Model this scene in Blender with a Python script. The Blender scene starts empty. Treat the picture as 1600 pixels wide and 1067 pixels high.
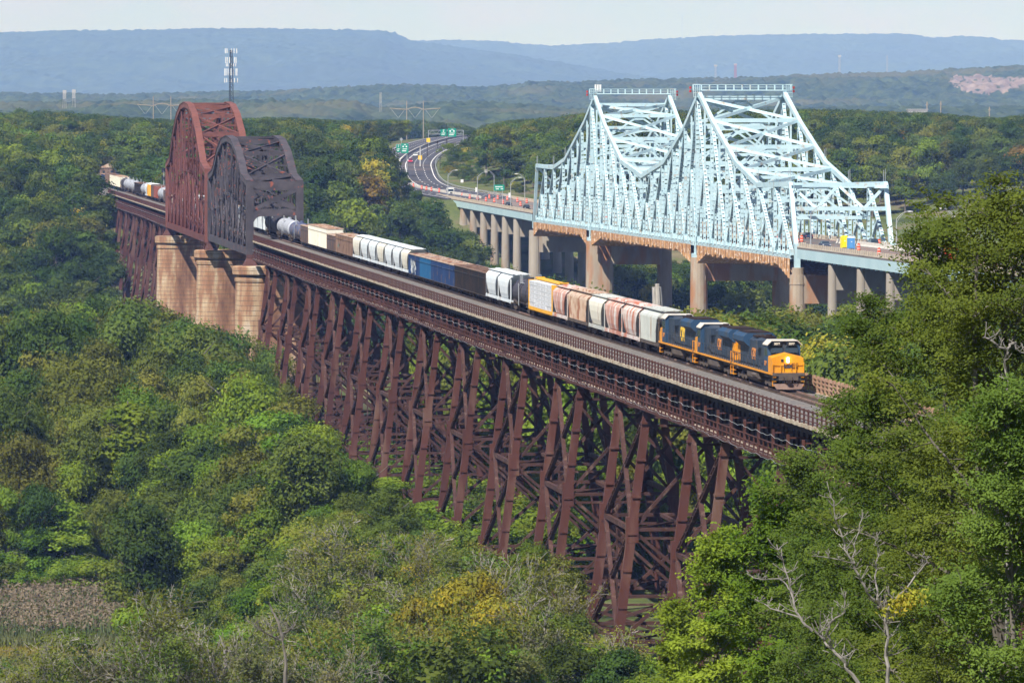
import bpy, math, random
import numpy as np
from math import sin, cos, pi, radians, atan, sqrt
from mathutils import Vector, Matrix
SC = bpy.context.scene
COL = SC.collection
# ------------------------------------------------------------------ camera, sky, sun, exposure
F_PX, HOR, CAMZ = 7730.26, 182.07, 76.0
PIT = atan((533.5-HOR)/F_PX)
cam = bpy.data.cameras.new('camera'); camo = bpy.data.objects.new('camera', cam); COL.objects.link(camo)
cam.lens = F_PX/1600*36; cam.sensor_width = 36; cam.clip_start = 5; cam.clip_end = 60000
camo.location = (0, 0, CAMZ); camo.rotation_euler = (pi/2-PIT, 0, 0)
SC.camera = camo
SUN = Vector((-.35, -.53, .77)).normalized()
w = bpy.data.worlds.new('World'); SC.world = w; w.use_nodes = True
nt = w.node_tree; nt.nodes.clear()
sky = nt.nodes.new('ShaderNodeTexSky'); sky.sky_type = 'NISHITA'; sky.sun_disc = False
sky.sun_elevation = math.asin(SUN.z); sky.sun_rotation = math.atan2(SUN.x, SUN.y); sky.air_density = .7; sky.dust_density = 0; sky.ozone_density = 3
bg = nt.nodes.new('ShaderNodeBackground'); bg.inputs[1].default_value = .05
wo = nt.nodes.new('ShaderNodeOutputWorld')
tc = nt.nodes.new('ShaderNodeTexCoord'); mp = nt.nodes.new('ShaderNodeMapping'); mp.inputs['Scale'].default_value = (1, 1, 2.6)
nz = nt.nodes.new('ShaderNodeTexNoise'); nz.inputs['Scale'].default_value = 22; nz.inputs['Detail'].default_value = 5; nz.inputs['Roughness'].default_value = .55
rp = nt.nodes.new('ShaderNodeValToRGB'); rp.color_ramp.elements[0].position = .46; rp.color_ramp.elements[1].position = .62
rp.color_ramp.elements[0].color = (0, 0, 0, 1); rp.color_ramp.elements[1].color = (.5, .5, .5, 1)
mx = nt.nodes.new('ShaderNodeMixRGB'); mx.inputs[2].default_value = (9.2, 8.4, 10.2, 1)
nt.links.new(tc.outputs['Generated'], mp.inputs[0]); nt.links.new(mp.outputs[0], nz.inputs['Vector']); nt.links.new(nz.outputs[0], rp.inputs[0])
nt.links.new(rp.outputs[0], mx.inputs[0]); nt.links.new(sky.outputs[0], mx.inputs[1]); nt.links.new(mx.outputs[0], bg.inputs[0]); nt.links.new(bg.outputs[0], wo.inputs[0])
sl = bpy.data.lights.new('sun', 'SUN'); sl.energy = 4.9; sl.angle = radians(.55); sl.color = (1, .965, .92)
so = bpy.data.objects.new('sun', sl); COL.objects.link(so); so.rotation_euler = SUN.to_track_quat('Z', 'Y').to_euler(); so.location = (0, 0, 500)
vs = SC.view_settings; vs.view_transform = 'Standard'; vs.look = 'None'; vs.exposure = 0.66; vs.gamma = 1; vs.use_curve_mapping = False
cy = SC.cycles
cy.use_denoising = True; cy.max_bounces = 5; cy.diffuse_bounces = 2; cy.glossy_bounces = 2; cy.transmission_bounces = 2; cy.transparent_max_bounces = 4; cy.volume_bounces = 0
cy.caustics_reflective = False; cy.caustics_refractive = False; cy.sample_clamp_indirect = 3
try: cy.denoising_prefilter = 'ACCURATE'
except Exception: pass
RND = random.Random(7)
# ------------------------------------------------------------------ projection helpers (metres <-> photo pixels 1600 wide)
def proj(x, Y, z):
    z = z-CAMZ; fw = Y*cos(PIT)-z*sin(PIT); up = Y*sin(PIT)+z*cos(PIT)
    return 800+F_PX*x/fw, 533.5-F_PX*up/fw
def inv(px, py, Y):
    a = (px-800)/F_PX; b = (533.5-py)/F_PX
    dy = cos(PIT)+b*sin(PIT); k = Y/dy
    return Vector((a*k, Y, CAMZ+(-sin(PIT)+b*cos(PIT))*k))
AL = .12715            # heading of the railway, O its offset
OX = 82.96
AL2 = atan((800+150)/F_PX*cos(PIT)); OX2 = 202.0
class Frame:
    def __init__(s, al, ox): s.al, s.ox, s.c, s.s = al, ox, cos(al), sin(al)
    def w(f, u, s, z): return Vector((f.ox-s*f.s+u*f.c, s*f.c+u*f.s, z))
    def us(f, x, Y):
        dx = x-f.ox; return dx*f.c+Y*f.s, -dx*f.s+Y*f.c
    def s_at(f, px, py, u):
        s = 800.
        for _ in range(40):
            Y = s*f.c+u*f.s; m = inv(px, py, Y).x/Y
            s = (f.ox+u*f.c-m*u*f.s)/(f.s+m*f.c)
        return s, inv(px, py, s*f.c+u*f.s).z
RF = Frame(AL, OX); HF = Frame(AL2, OX2)
ZR = 50.86
# ------------------------------------------------------------------ materials
MAT = {}
def mat(name, c1, c2=None, scale=.5, rough=.75, c3=None, metal=0, bump=0, detail=6, lo=.35, hi=.65, stretch=(1, 1, 1), c3lo=.58, c3hi=.68, c3scale=None, coord='Object', emit=None, spec=.3):
    m = bpy.data.materials.new(name); m.use_nodes = True; t = m.node_tree; b = t.nodes['Principled BSDF']; L = t.links
    b.inputs['Roughness'].default_value = rough; b.inputs['Metallic'].default_value = metal; b.inputs['Specular IOR Level'].default_value = spec
    if emit:
        b.inputs['Emission Color'].default_value = (*emit[:3], 1); b.inputs['Emission Strength'].default_value = emit[3]
    if c2 is None: b.inputs['Base Color'].default_value = (*c1, 1)
    else:
        tc = t.nodes.new('ShaderNodeTexCoord'); mp = t.nodes.new('ShaderNodeMapping'); mp.inputs['Scale'].default_value = stretch
        L.new(tc.outputs[coord], mp.inputs[0])
        n = t.nodes.new('ShaderNodeTexNoise'); n.inputs['Scale'].default_value = scale; n.inputs['Detail'].default_value = detail; n.inputs['Roughness'].default_value = .65
        L.new(mp.outputs[0], n.inputs['Vector'])
        r = t.nodes.new('ShaderNodeValToRGB'); e = r.color_ramp.elements; e[0].position = lo; e[1].position = hi; e[0].color = (*c1, 1); e[1].color = (*c2, 1)
        L.new(n.outputs[0], r.inputs[0]); out = r.outputs[0]
        if c3:
            n2 = t.nodes.new('ShaderNodeTexNoise'); n2.inputs['Scale'].default_value = c3scale or scale*2.3; n2.inputs['Detail'].default_value = 5
            L.new(mp.outputs[0], n2.inputs['Vector'])
            r2 = t.nodes.new('ShaderNodeMapRange'); r2.inputs[1].default_value = c3lo; r2.inputs[2].default_value = c3hi
            L.new(n2.outputs[0], r2.inputs[0])
            mm = t.nodes.new('ShaderNodeMixRGB'); L.new(r2.outputs[0], mm.inputs[0]); L.new(out, mm.inputs[1]); mm.inputs[2].default_value = (*c3, 1); out = mm.outputs[0]
        L.new(out, b.inputs['Base Color'])
        if bump:
            bp = t.nodes.new('ShaderNodeBump'); bp.inputs['Strength'].default_value = bump; L.new(n.outputs[0], bp.inputs['Height']); L.new(bp.outputs[0], b.inputs['Normal'])
    MAT[name] = m; return m
def leafmat(name, c, c2, tr=.35):
    m = bpy.data.materials.new(name); m.use_nodes = True; t = m.node_tree; t.nodes.clear(); L = t.links
    o = t.nodes.new('ShaderNodeOutputMaterial'); tc = t.nodes.new('ShaderNodeTexCoord'); oi = t.nodes.new('ShaderNodeObjectInfo')
    n = t.nodes.new('ShaderNodeTexNoise'); n.inputs['Scale'].default_value = .35; n.inputs['Detail'].default_value = 3; L.new(tc.outputs['Object'], n.inputs['Vector'])
    r = t.nodes.new('ShaderNodeValToRGB'); e = r.color_ramp.elements; e[0].position = .4; e[1].position = .62; e[0].color = (*c, 1); e[1].color = (*c2, 1); L.new(n.outputs[0], r.inputs[0])
    h = t.nodes.new('ShaderNodeHueSaturation')
    a = t.nodes.new('ShaderNodeMapRange'); a.inputs[3].default_value = .475; a.inputs[4].default_value = .52; L.new(oi.outputs['Random'], a.inputs[0]); L.new(a.outputs[0], h.inputs['Hue'])
    g = t.nodes.new('ShaderNodeMath'); g.operation = 'MULTIPLY'; g.inputs[1].default_value = 7.31; L.new(oi.outputs['Random'], g.inputs[0])
    fr = t.nodes.new('ShaderNodeMath'); fr.operation = 'FRACT'; L.new(g.outputs[0], fr.inputs[0])
    v = t.nodes.new('ShaderNodeMapRange'); v.inputs[3].default_value = .72; v.inputs[4].default_value = 1.22; L.new(fr.outputs[0], v.inputs[0]); L.new(v.outputs[0], h.inputs['Value'])
    L.new(r.outputs[0], h.inputs['Color'])
    d = t.nodes.new('ShaderNodeBsdfDiffuse'); ts = t.nodes.new('ShaderNodeBsdfTranslucent'); mxs = t.nodes.new('ShaderNodeMixShader'); mxs.inputs[0].default_value = tr
    L.new(h.outputs[0], d.inputs[0])
    y = t.nodes.new('ShaderNodeMixRGB'); y.blend_type = 'MULTIPLY'; y.inputs[0].default_value = 1; y.inputs[2].default_value = (1.25, 1.2, .5, 1); L.new(h.outputs[0], y.inputs[1]); L.new(y.outputs[0], ts.inputs[0])
    L.new(d.outputs[0], mxs.inputs[1]); L.new(ts.outputs[0], mxs.inputs[2]); L.new(mxs.outputs[0], o.inputs[0])
    MAT[name] = m; return m
leafmat('leaf_dark', (0.042, 0.075, 0.018), (0.076, 0.121, 0.024)); leafmat('leaf_mid', (0.075, 0.123, 0.023), (0.127, 0.179, 0.034)); leafmat('leaf_olive', (0.127, 0.154, 0.029), (0.199, 0.219, 0.042))
leafmat('leaf_yellow', (.20, .225, .035), (.42, .37, .04)); leafmat('leaf_bright', (0.112, 0.186, 0.021), (0.198, 0.279, 0.032)); leafmat('leaf_autumn', (.10, .10, .03), (.30, .20, .04))
leafmat('leaf_locust', (0.069, 0.109, 0.021), (0.121, 0.171, 0.029)); leafmat('leaf_greyish', (0.132, 0.146, 0.053), (0.198, 0.198, 0.068)); leafmat('leaf_vine', (0.092, 0.167, 0.017), (0.191, 0.285, 0.029))
leafmat('reed', (.11, .15, .06), (.18, .20, .09), .2); leafmat('reed_plume', (.24, .18, .135), (.34, .27, .20), .2); leafmat('gold_grass', (.24, .18, .04), (.33, .25, .06), .2)
mat('bark', (.10, .085, .07), (.19, .17, .145), 1.5, .95, stretch=(1, 1, .3)); mat('bark_pale', (.27, .25, .22), (.46, .43, .38), 1.2, .9, stretch=(1, 1, .3)); mat('bark_twig', (.20, .175, .155), (.34, .31, .28), 1.2, .9); mat('bark_grey', (.17, .155, .14), (.30, .275, .25), 1.2, .9)
RU1, RU2, RU3 = (.042, .018, .014), (.078, .035, .027), (.27, .15, .11)
mat('rust_leg', (.068, .023, .017), (.108, .038, .027), .25, .75, c3=(.15, .085, .062), c3scale=.5, stretch=(1, 1, .25), c3lo=.52, c3hi=.7); mat('rust_light', (.14, .052, .04), (.21, .078, .06), .3, .75, c3=(.10, .045, .04), c3scale=.9); mat('rust_steel', RU1, RU2, .35, .8, c3=(.125, .078, .06), c3scale=1.1); mat('rust_dark', (.016, .010, .009), (.034, .018, .015), .5, .85)
mat('rust_red', (.062, .024, .02), (.105, .04, .031), .3, .75, c3=(.10, .045, .04), c3scale=.9); mat('red_steel', (.105, .034, .028), (.165, .053, .042), .25, .7, c3=(.09, .04, .038), c3scale=.8)
mat('black_steel', (.042, .037, .044), (.088, .076, .085), .3, .7, c3=(.28, .085, .055), c3scale=.7, c3lo=.62, c3hi=.70)
mat('blue_steel', (.43, .61, .68), (.56, .73, .79), .2, .55, c3=(.44, .38, .31), c3scale=.6, c3lo=.58, c3hi=.72); mat('girder_blue', (.44, .62, .68), (.53, .70, .75), .1, .5)
mat('ballast', (.085, .078, .073), (.21, .196, .185), 3.2, .95, bump=.5, c3=(.23, .17, .14), c3scale=.35); mat('tie', (.05, .035, .028), (.10, .07, .055), 2, .9); mat('rail', (.20, .11, .08), (.32, .22, .18), 1, .45)
mat('deck_edge', (.30, .25, .19), (.50, .43, .34), .9, .9, c3=(.30, .2, .13), c3scale=.5); mat('concrete', (.27, .235, .195), (.40, .355, .30), .12, .9, c3=(.30, .21, .14), c3scale=.22, stretch=(1, 1, .35)); mat('concrete_rusty', (.27, .20, .145), (.42, .35, .27), .16, .9, c3=(.36, .17, .08), c3scale=.25, c3lo=.5, c3hi=.62, stretch=(1, 1, .3))
mat('asphalt', (.045, .045, .055), (.075, .075, .088), .08, .9, c3=(.12, .095, .085), c3scale=.03); mat('deck_road', (.13, .115, .11), (.21, .185, .17), .15, .9); mat('barrier', (.50, .47, .43), (.66, .63, .58), .4, .9)
mat('white_line', (.75, .75, .75)); mat('orange_line', (.75, .22, .06)); mat('orange', (.85, .10, .03), rough=.5); mat('white', (.8, .8, .8), (.70, .70, .70), .8, .5); mat('galv', (.34, .36, .38), (.45, .47, .49), .5, .45, metal=.2)
mat('sign_green', (.0, .26, .17), rough=.5); mat('sign_yellow', (.85, .55, .01), rough=.5); mat('glass', (.03, .045, .06), rough=.12, spec=.6); mat('black', (.02, .02, .022), rough=.7); mat('tyre', (.018, .018, .018), rough=.9)
mat('tarp', (.62, .36, .17), (.42, .20, .08), .5, .95, c3=(.75, .60, .48), c3scale=1.2, c3lo=.55, c3hi=.62); mat('tarp_dark', (.10, .06, .04), (.22, .12, .07), .6, .95); mat('rust_run', (.30, .15, .09), (.42, .22, .14), 1.2, .9)
mat('red_lamp', (.45, .03, .02), rough=.4); mat('lamp_on', (1, .93, .75), emit=(1, .9, .7, 6)); mat('pylon_wood', (.27, .23, .18), (.36, .31, .25), .5, .9); mat('fence_wood', (.30, .17, .11), (.44, .28, .19), .8, .95); mat('wood_pale', (.50, .42, .33), (.62, .54, .44), .5, .9)
# ------------------------------------------------------------------ mesh builder
class MB:
    def __init__(s): s.v = []; s.f = []; s.m = []; s.mi = 0
    def quadbox(s, P):      # 8 points, bottom 4 ccw then top 4
        n = len(s.v); s.v += [tuple(p) for p in P]
        for q in ((3, 2, 1, 0), (4, 5, 6, 7), (0, 1, 5, 4), (1, 2, 6, 5), (2, 3, 7, 6), (3, 0, 4, 7)):
            s.f.append(tuple(n+i for i in q)); s.m.append(s.mi)
    def box(s, x0, x1, y0, y1, z0, z1):
        s.quadbox([(x0, y0, z0), (x1, y0, z0), (x1, y1, z0), (x0, y1, z0), (x0, y0, z1), (x1, y0, z1), (x1, y1, z1), (x0, y1, z1)])
    def beam(s, a, b, w, h, side=(1, 0, 0), w2=None, h2=None):
        a = Vector(a); b = Vector(b); d = (b-a)
        if d.length < 1e-4: return
        d.normalize(); sd = Vector(side); sd = sd-d*sd.dot(d)
        if sd.length < 1e-3: sd = Vector((0, 1, 0)); sd = sd-d*sd.dot(d)
        sd.normalize(); up = d.cross(sd); w2 = w if w2 is None else w2; h2 = h if h2 is None else h2
        P = []
        for p, ww, hh in ((a, w, h), (b, w2, h2)):
            P += [p-sd*ww/2-up*hh/2, p+sd*ww/2-up*hh/2, p+sd*ww/2+up*hh/2, p-sd*ww/2+up*hh/2]
        s.quadbox(P)
    def laced(s, a, b, w, h, side=(1, 0, 0), pitch=1.2, fill=.62, t=.07, zig=False):
        # built-up member: two side plates joined front and back by battens or zigzag lacing
        a = Vector(a); b = Vector(b); d = b-a; L = d.length; d.normalize(); sd = Vector(side); sd = (sd-d*sd.dot(d)).normalized(); up = d.cross(sd)
        for q in (-1, 1): s.beam(a+sd*q*(w/2), b+sd*q*(w/2), t*1.6, h, sd)
        n = max(1, int(L/pitch))
        for i in range(n):
            c0 = a+d*(L*(i+.5-fill/2)/n); c1 = a+d*(L*(i+.5+fill/2)/n)
            for q in (-1, 1):
                if zig:
                    k = 1 if i % 2 else -1
                    s.beam(a+d*(L*i/n)+sd*k*w/2+up*q*h*.45, a+d*(L*(i+1)/n)-sd*k*w/2+up*q*h*.45, .10, t, sd)
                else: s.beam(c0+up*q*h*.46, c1+up*q*h*.46, w-.04, t, sd)
    def tube(s, pts, rad, n=6, cap=True):
        pts = [Vector(p) for p in pts]; base = len(s.v); m = len(pts)
        for i, p in enumerate(pts):
            d = (pts[min(i+1, m-1)]-pts[max(i-1, 0)])
            d = d.normalized() if d.length > 1e-6 else Vector((0, 0, 1))
            a = d.cross(Vector((.31, .92, .21))); a.normalize(); b = d.cross(a); r = rad[i] if hasattr(rad, '__len__') else rad
            for k in range(n):
                t = 2*pi*k/n; s.v.append(tuple(p+a*r*cos(t)+b*r*sin(t)))
        for i in range(m-1):
            for k in range(n):
                q = base+i*n; s.f.append((q+k, q+(k+1) % n, q+n+(k+1) % n, q+n+k)); s.m.append(s.mi)
        if cap:
            s.f.append(tuple(base+k for k in range(n))[::-1]); s.m.append(s.mi); s.f.append(tuple(base+(m-1)*n+k for k in range(n))); s.m.append(s.mi)
    def loft(s, secs, closed=True, caps=True):   # list of equal-length point rings
        n = len(secs[0]); base = len(s.v)
        for r in secs: s.v += [tuple(p) for p in r]
        for i in range(len(secs)-1):
            for k in range(n if closed else n-1):
                q = base+i*n; s.f.append((q+k, q+(k+1) % n, q+n+(k+1) % n, q+n+k)); s.m.append(s.mi)
        if caps and closed:
            s.f.append(tuple(base+k for k in range(n))[::-1]); s.m.append(s.mi); s.f.append(tuple(base+(len(secs)-1)*n+k for k in range(n))); s.m.append(s.mi)
    def face(s, P):
        n = len(s.v); s.v += [tuple(p) for p in P]; s.f.append(tuple(range(n, n+len(P)))); s.m.append(s.mi)
    def mesh(s, name, mats, org=(0, 0, 0)):
        me = bpy.data.meshes.new(name); v = np.array(s.v, dtype=np.float64).reshape(-1, 3)-np.array(org)
        me.from_pydata(v.tolist(), [], s.f)
        for m in ([mats] if isinstance(mats, str) else mats): me.materials.append(MAT[m])
        if len(me.materials) > 1: me.polygons.foreach_set('material_index', s.m)
        me.update(); return me
    def build(s, name, mats, parent=None, org=(0, 0, 0), smooth=False):
        me = s.mesh(name, mats, org)
        if smooth: me.polygons.foreach_set('use_smooth', [True]*len(me.polygons))
        return place(name, me, parent)
def place(name, me, parent=None, loc=(0, 0, 0)):
    o = bpy.data.objects.new(name, me); COL.objects.link(o); o.location = loc
    if parent: o.parent = parent
    return o
def tag(o, label=None, cat=None, group=None, kind=None):
    if label: o['label'] = label
    if cat: o['category'] = cat
    if group: o['group'] = group
    if kind: o['kind'] = kind
    return o
def thing(name, label, cat, loc=(0, 0, 0), rz=0, group=None):
    o = bpy.data.objects.new(name, None); COL.objects.link(o); o.location = loc; o.rotation_euler = (0, 0, rz); o.empty_display_size = .5
    return tag(o, label, cat, group)
def kids(o): return [c for c in bpy.data.objects if c.parent == o]
def dup(root, loc, rz, label, group=None, scale=None, tree=None):
    r = root.copy(); COL.objects.link(r); r.location = loc; r.rotation_euler = (0, 0, rz); r['label'] = label
    if scale: r.scale = scale
    if group: r['group'] = group
    for ch in (tree if tree is not None else kids(root)):
        if isinstance(ch, tuple): ch, sub = ch
        else: sub = kids(ch) if tree is None else []
        c = ch.copy(); COL.objects.link(c); c.parent = r
        for g in sub:
            d = g.copy(); COL.objects.link(d); d.parent = c
    return r
def nprng(seed): return np.random.default_rng(seed)
_txt = {}
def text_mesh(txt, size, ext=.01, bold=0):
    cu = bpy.data.curves.new('lettering', 'FONT'); cu.body = txt; cu.size = size; cu.extrude = ext; cu.offset = bold; cu.align_x = 'CENTER'; cu.align_y = 'CENTER'
    o = bpy.data.objects.new('lettering', cu); COL.objects.link(o)
    dg = bpy.context.evaluated_depsgraph_get(); me = bpy.data.meshes.new_from_object(o.evaluated_get(dg)); bpy.data.objects.remove(o); return me
TXT = {'road': text_mesh('CSX', 1.0, .02, .03), 'n1': text_mesh('3077', .32, .01, .01), 'n2': text_mesh('3077', .62, .01, .01)}
def lettering(name, key, m, parent, M):
    me = TXT[key].copy(); me.transform(M); me.materials.clear(); me.materials.append(MAT[m]); return place(name, me, parent)

def ORD(n):
    w = ['first', 'second', 'third', 'fourth', 'fifth', 'sixth', 'seventh', 'eighth', 'ninth', 'tenth', 'eleventh', 'twelfth']
    return w[n-1] if n <= 12 else f"{n}{'th' if 10 < n % 100 < 14 else {1: 'st', 2: 'nd', 3: 'rd'}.get(n % 10, 'th')}"
# ------------------------------------------------------------------ terrain
def vnoise(x, y, seed=0):
    x = np.asarray(x, float); y = np.asarray(y, float); xi = np.floor(x).astype(np.int64); yi = np.floor(y).astype(np.int64); fx = x-xi; fy = y-yi
    fx = fx*fx*(3-2*fx); fy = fy*fy*(3-2*fy)
    def h(a, b):
        n = (a*374761393+b*668265263+seed*1442695041) & 0xffffffff; n = ((n ^ (n >> 13))*1274126177) & 0xffffffff; return ((n ^ (n >> 16)) & 0xffff)/65535.
    return (h(xi, yi)*(1-fx)+h(xi+1, yi)*fx)*(1-fy)+(h(xi, yi+1)*(1-fx)+h(xi+1, yi+1)*fx)*fy
def fbm(x, y, seed=0, o=4): return sum(vnoise(x*2**i, y*2**i, seed+i)*.5**i for i in range(o))/(2-.5**(o-1))-.5
def sstep(a, b, x): t = np.clip((x-a)/(b-a), 0, 1); return t*t*(3-2*t)
RP = [HF.w(11, 1700, 44.9), HF.w(11, 1780, 45.3), HF.w(11, 1840, 45.9)]+[inv(a, b, c) for a, b, c in ((648, 290, 1955), (627, 263, 2065), (635, 245.5, 2155), (662, 230.5, 2275), (690, 221, 2375), (716, 215.3, 2460), (765, 211.5, 2580), (840, 209, 2700))]
def catmull(P, n=14):
    out = []
    P = [P[0]*2-P[1]]+P+[P[-1]*2-P[-2]]
    for i in range(1, len(P)-2):
        for k in range(n):
            t = k/n; a, b, c, d = P[i-1:i+3]
            out.append(.5*((2*b)+(c-a)*t+(2*a-5*b+4*c-d)*t*t+(3*b-a-3*c+d)*t**3))
    out.append(P[-2]); return out
RC = catmull(RP)
RCn = np.array([tuple(p) for p in RC if p.y > 1830])
def T(x, Y, road=True):
    x = np.asarray(x, float); Y = np.asarray(Y, float)
    c, s = RF.c, RF.s; u = (x-RF.ox)*c+Y*s
    k = [-400, -60, 0, 60, 150, 250, 350, 450, 650, 800, 900, 980, 1040, 1240, 1330, 1400, 1500, 1600, 1700, 2000, 2400, 3000, 5000, 9000, 60000]
    v = [110, 88, 73, 60, 45, 34, 27, 21, 17.5, 14, 9, 5, 0, -1, 2, 9, 21, 34, 44, 55, 60, 58, 45, 40, 40]
    Ye = Y-190*sstep(-70, -15, x)*sstep(1380, 1560, Y)*sstep(2060, 1860, Y)
    z = np.interp(Ye, k, v)
    left = sstep(-16, -46, u)*sstep(430, 520, Y)*sstep(1090, 1010, Y)
    z = z*(1-left)+left*(.8+5*sstep(780, 830, Y)*sstep(1090, 1010, Y))
    # mid slope toward the marsh in front of the trestle
    z = z-4*sstep(-5, -30, u)*sstep(380, 480, Y)*(1-left)*sstep(1090, 1010, Y)
    z = z+np.where(Y > 1350, 1, .35)*10*fbm(x/170., Y/170., 3)*sstep(1020, 1500, Y)+1.6*fbm(x/25., Y/25., 9)*sstep(1350, 1250, np.abs(Y-100)+0*x)*sstep(20, 60, np.abs(u-10)+20*(Y > 1400))
    z = np.where((Y > 1050) & (Y < 1320), np.minimum(z, -.6), z)
    z = z-(z-np.minimum(z, 49.6))*sstep(34, 14, np.abs(u+1))*sstep(2200, 2000, Y)*(Y > 1400)
    rr = sstep(60, 260, x)*sstep(1500, 1900, Y)*sstep(3200, 2500, Y)*6; z = z+rr
    if road:
        sh = x.shape; P = np.stack([x.ravel(), Y.ravel()], 1); zz = z.ravel()
        m = np.where((P[:, 1] > 1780) & (P[:, 1] < 2800) & (np.abs(P[:, 0]) < 200))[0]
        if len(m):
            D = np.sqrt(((P[m, None, :]-RCn[None, :, :2])**2).sum(2)); j = D.argmin(1); d = D.min(1); t = sstep(58, 20, d)
            zz[m] = zz[m]*(1-t)+(RCn[j, 2]-.7)*t
        z = zz.reshape(sh)
    return z
def T1(x, Y): return float(T(np.array([x]), np.array([Y]))[0])
ground = bpy.data.materials.new('ground_cover'); ground.use_nodes = True
def _ground():
    t = ground.node_tree; b = t.nodes['Principled BSDF']; L = t.links; b.inputs['Roughness'].default_value = 1; b.inputs['Specular IOR Level'].default_value = .1
    tc = t.nodes.new('ShaderNodeTexCoord'); n = t.nodes.new('ShaderNodeTexNoise'); n.inputs['Scale'].default_value = .06; n.inputs['Detail'].default_value = 12; n.inputs['Roughness'].default_value = .7
    L.new(tc.outputs['Object'], n.inputs['Vector']); r = t.nodes.new('ShaderNodeValToRGB'); e = r.color_ramp.elements
    e[0].position = .35; e[0].color = (.045, .06, .02, 1); e[1].position = .7; e[1].color = (.20, .17, .09, 1); q = e.new(.5); q.color = (.105, .13, .04, 1); q = e.new(.6); q.color = (.15, .125, .075, 1)
    L.new(n.outputs[0], r.inputs[0]); L.new(r.outputs[0], b.inputs['Base Color']); bp = t.nodes.new('ShaderNodeBump'); bp.inputs['Distance'].default_value = 1; L.new(n.outputs[0], bp.inputs['Height']); L.new(bp.outputs[0], b.inputs['Normal'])
_ground(); MAT['ground_cover'] = ground
def grid_mesh(X, Y, Z, name, m, smooth=True):
    R, Cn = X.shape; v = np.stack([X, Y, Z], 2).reshape(-1, 3); i = np.arange(R*Cn).reshape(R, Cn)
    f = np.stack([i[:-1, :-1], i[:-1, 1:], i[1:, 1:], i[1:, :-1]], 2).reshape(-1, 4)
    me = bpy.data.meshes.new(name); me.vertices.add(len(v)); me.vertices.foreach_set('co', v.ravel()); me.loops.add(f.size); me.loops.foreach_set('vertex_index', f.ravel())
    me.polygons.add(len(f)); me.polygons.foreach_set('loop_start', np.arange(0, f.size, 4)); me.polygons.foreach_set('loop_total', np.full(len(f), 4)) if False else None
    me.update(calc_edges=True); me.polygons.foreach_set('use_smooth', [smooth]*len(f)); me.materials.append(MAT[m]); return place(name, me)
rows = np.concatenate([np.arange(-400, 400, 20), np.arange(400, 1400, 9), np.arange(1400, 2900, 11), np.arange(2900, 5200, 60), np.geomspace(5200, 45000, 30)])
cols = np.linspace(-1, 1, 141); cols = np.sign(cols)*(.75*np.abs(cols)+.25*np.abs(cols)**4)
Xg = cols[None, :]*(150+.24*np.clip(rows, 0, None))[:, None]; Yg = np.repeat(rows[:, None], len(cols), 1)
tag(grid_mesh(Xg, Yg, T(Xg, Yg), 'terrain', 'ground_cover'), kind='structure')
mat('water', (.05, .06, .045), (.07, .08, .055), .02, .12, spec=.5)
b = MB(); b.box(-400, 600, 1030, 1345, -1.2, 0); tag(b.build('river', 'water'), kind='structure')
# far ridges: heightfields with lumpy tree canopy
def hillmat(name, c1, c2, c3, sc):
    mat(name, c1, c2, sc, 1, c3=c3, c3scale=sc*.12, c3lo=.5, c3hi=.62, spec=.05, detail=10)
hillmat('canopy_far', (.018, .036, .018), (.062, .088, .032), (.035, .05, .02), .012); hillmat('canopy_mid', (.014, .030, .014), (.070, .096, .034), (.085, .09, .035), .035); mat('quarry', (.13, .095, .08), (.27, .21, .18), .03, 1, c3=(.10, .085, .075), c3scale=.05)
def ridge(name, prof, Y, depth, mt, nx, ny, amp, lump, seed, zb=30, over=.35, pw=1.0):
    px = np.array([p[0] for p in prof], float); py = np.array([p[1] for p in prof], float)
    x0, x1 = -over*1600, 1600*(1+over); ax = np.linspace(x0, x1, nx); ytop = np.interp(ax, px, py)
    X = np.zeros((ny, nx)); YY = np.zeros((ny, nx)); Z = np.zeros((ny, nx)); xs = (ax-800)/F_PX*Y; zt = CAMZ+(HOR-ytop)*Y/F_PX
    for j in range(ny):
        t = j/(ny-1)
        if t < .8: q = t/.8; k = (q*q*(3-2*q))*.55+.45*q; X[j] = xs; YY[j] = Y-depth*(1-q); Z[j] = zb+(zt-zb)*k**pw
        else: q = (t-.8)/.2; X[j] = xs; YY[j] = Y+depth*.6*q; Z[j] = zt-(zt-zb)*.25*q*q
    env = np.clip(np.arange(ny)/(ny*.8), 0, 1)[:, None]; env = np.sin(env*pi)**.7
    Z += amp*fbm(X/(amp*9), YY/(amp*9), seed, 5)*2*env
    Z += lump*(vnoise(X/(lump*1.3), YY/(lump*1.6), seed+5)+.6*vnoise(X/(lump*.6), YY/(lump*.7), seed+6)-.8)
    return tag(grid_mesh(X, YY, Z, name, mt), kind='structure')
ridge('mountain', [(-600, 60), (0, 52), (100, 50), (250, 48), (400, 46), (500, 47), (600, 50), (618, 53), (632, 60), (645, 66), (800, 88), (1000, 120), (1400, 150), (2300, 160)], 23000, 6200, 'canopy_far', 620, 170, 55, 15, 11, pw=1.05)
ridge('mountain', [(-600, 75), (500, 66), (640, 65), (700, 63.5), (750, 64.5), (790, 67), (825, 71), (860, 72.5), (900, 71), (950, 68.5), (1000, 64), (1060, 61), (1100, 58.5), (1200, 55.5), (1300, 54), (1400, 54), (1432, 56), (1450, 60), (1500, 58), (1540, 60), (1562, 65), (1650, 66), (2300, 60)], 28500, 7500, 'canopy_far', 640, 170, 62, 17, 23, pw=1.0)
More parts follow.
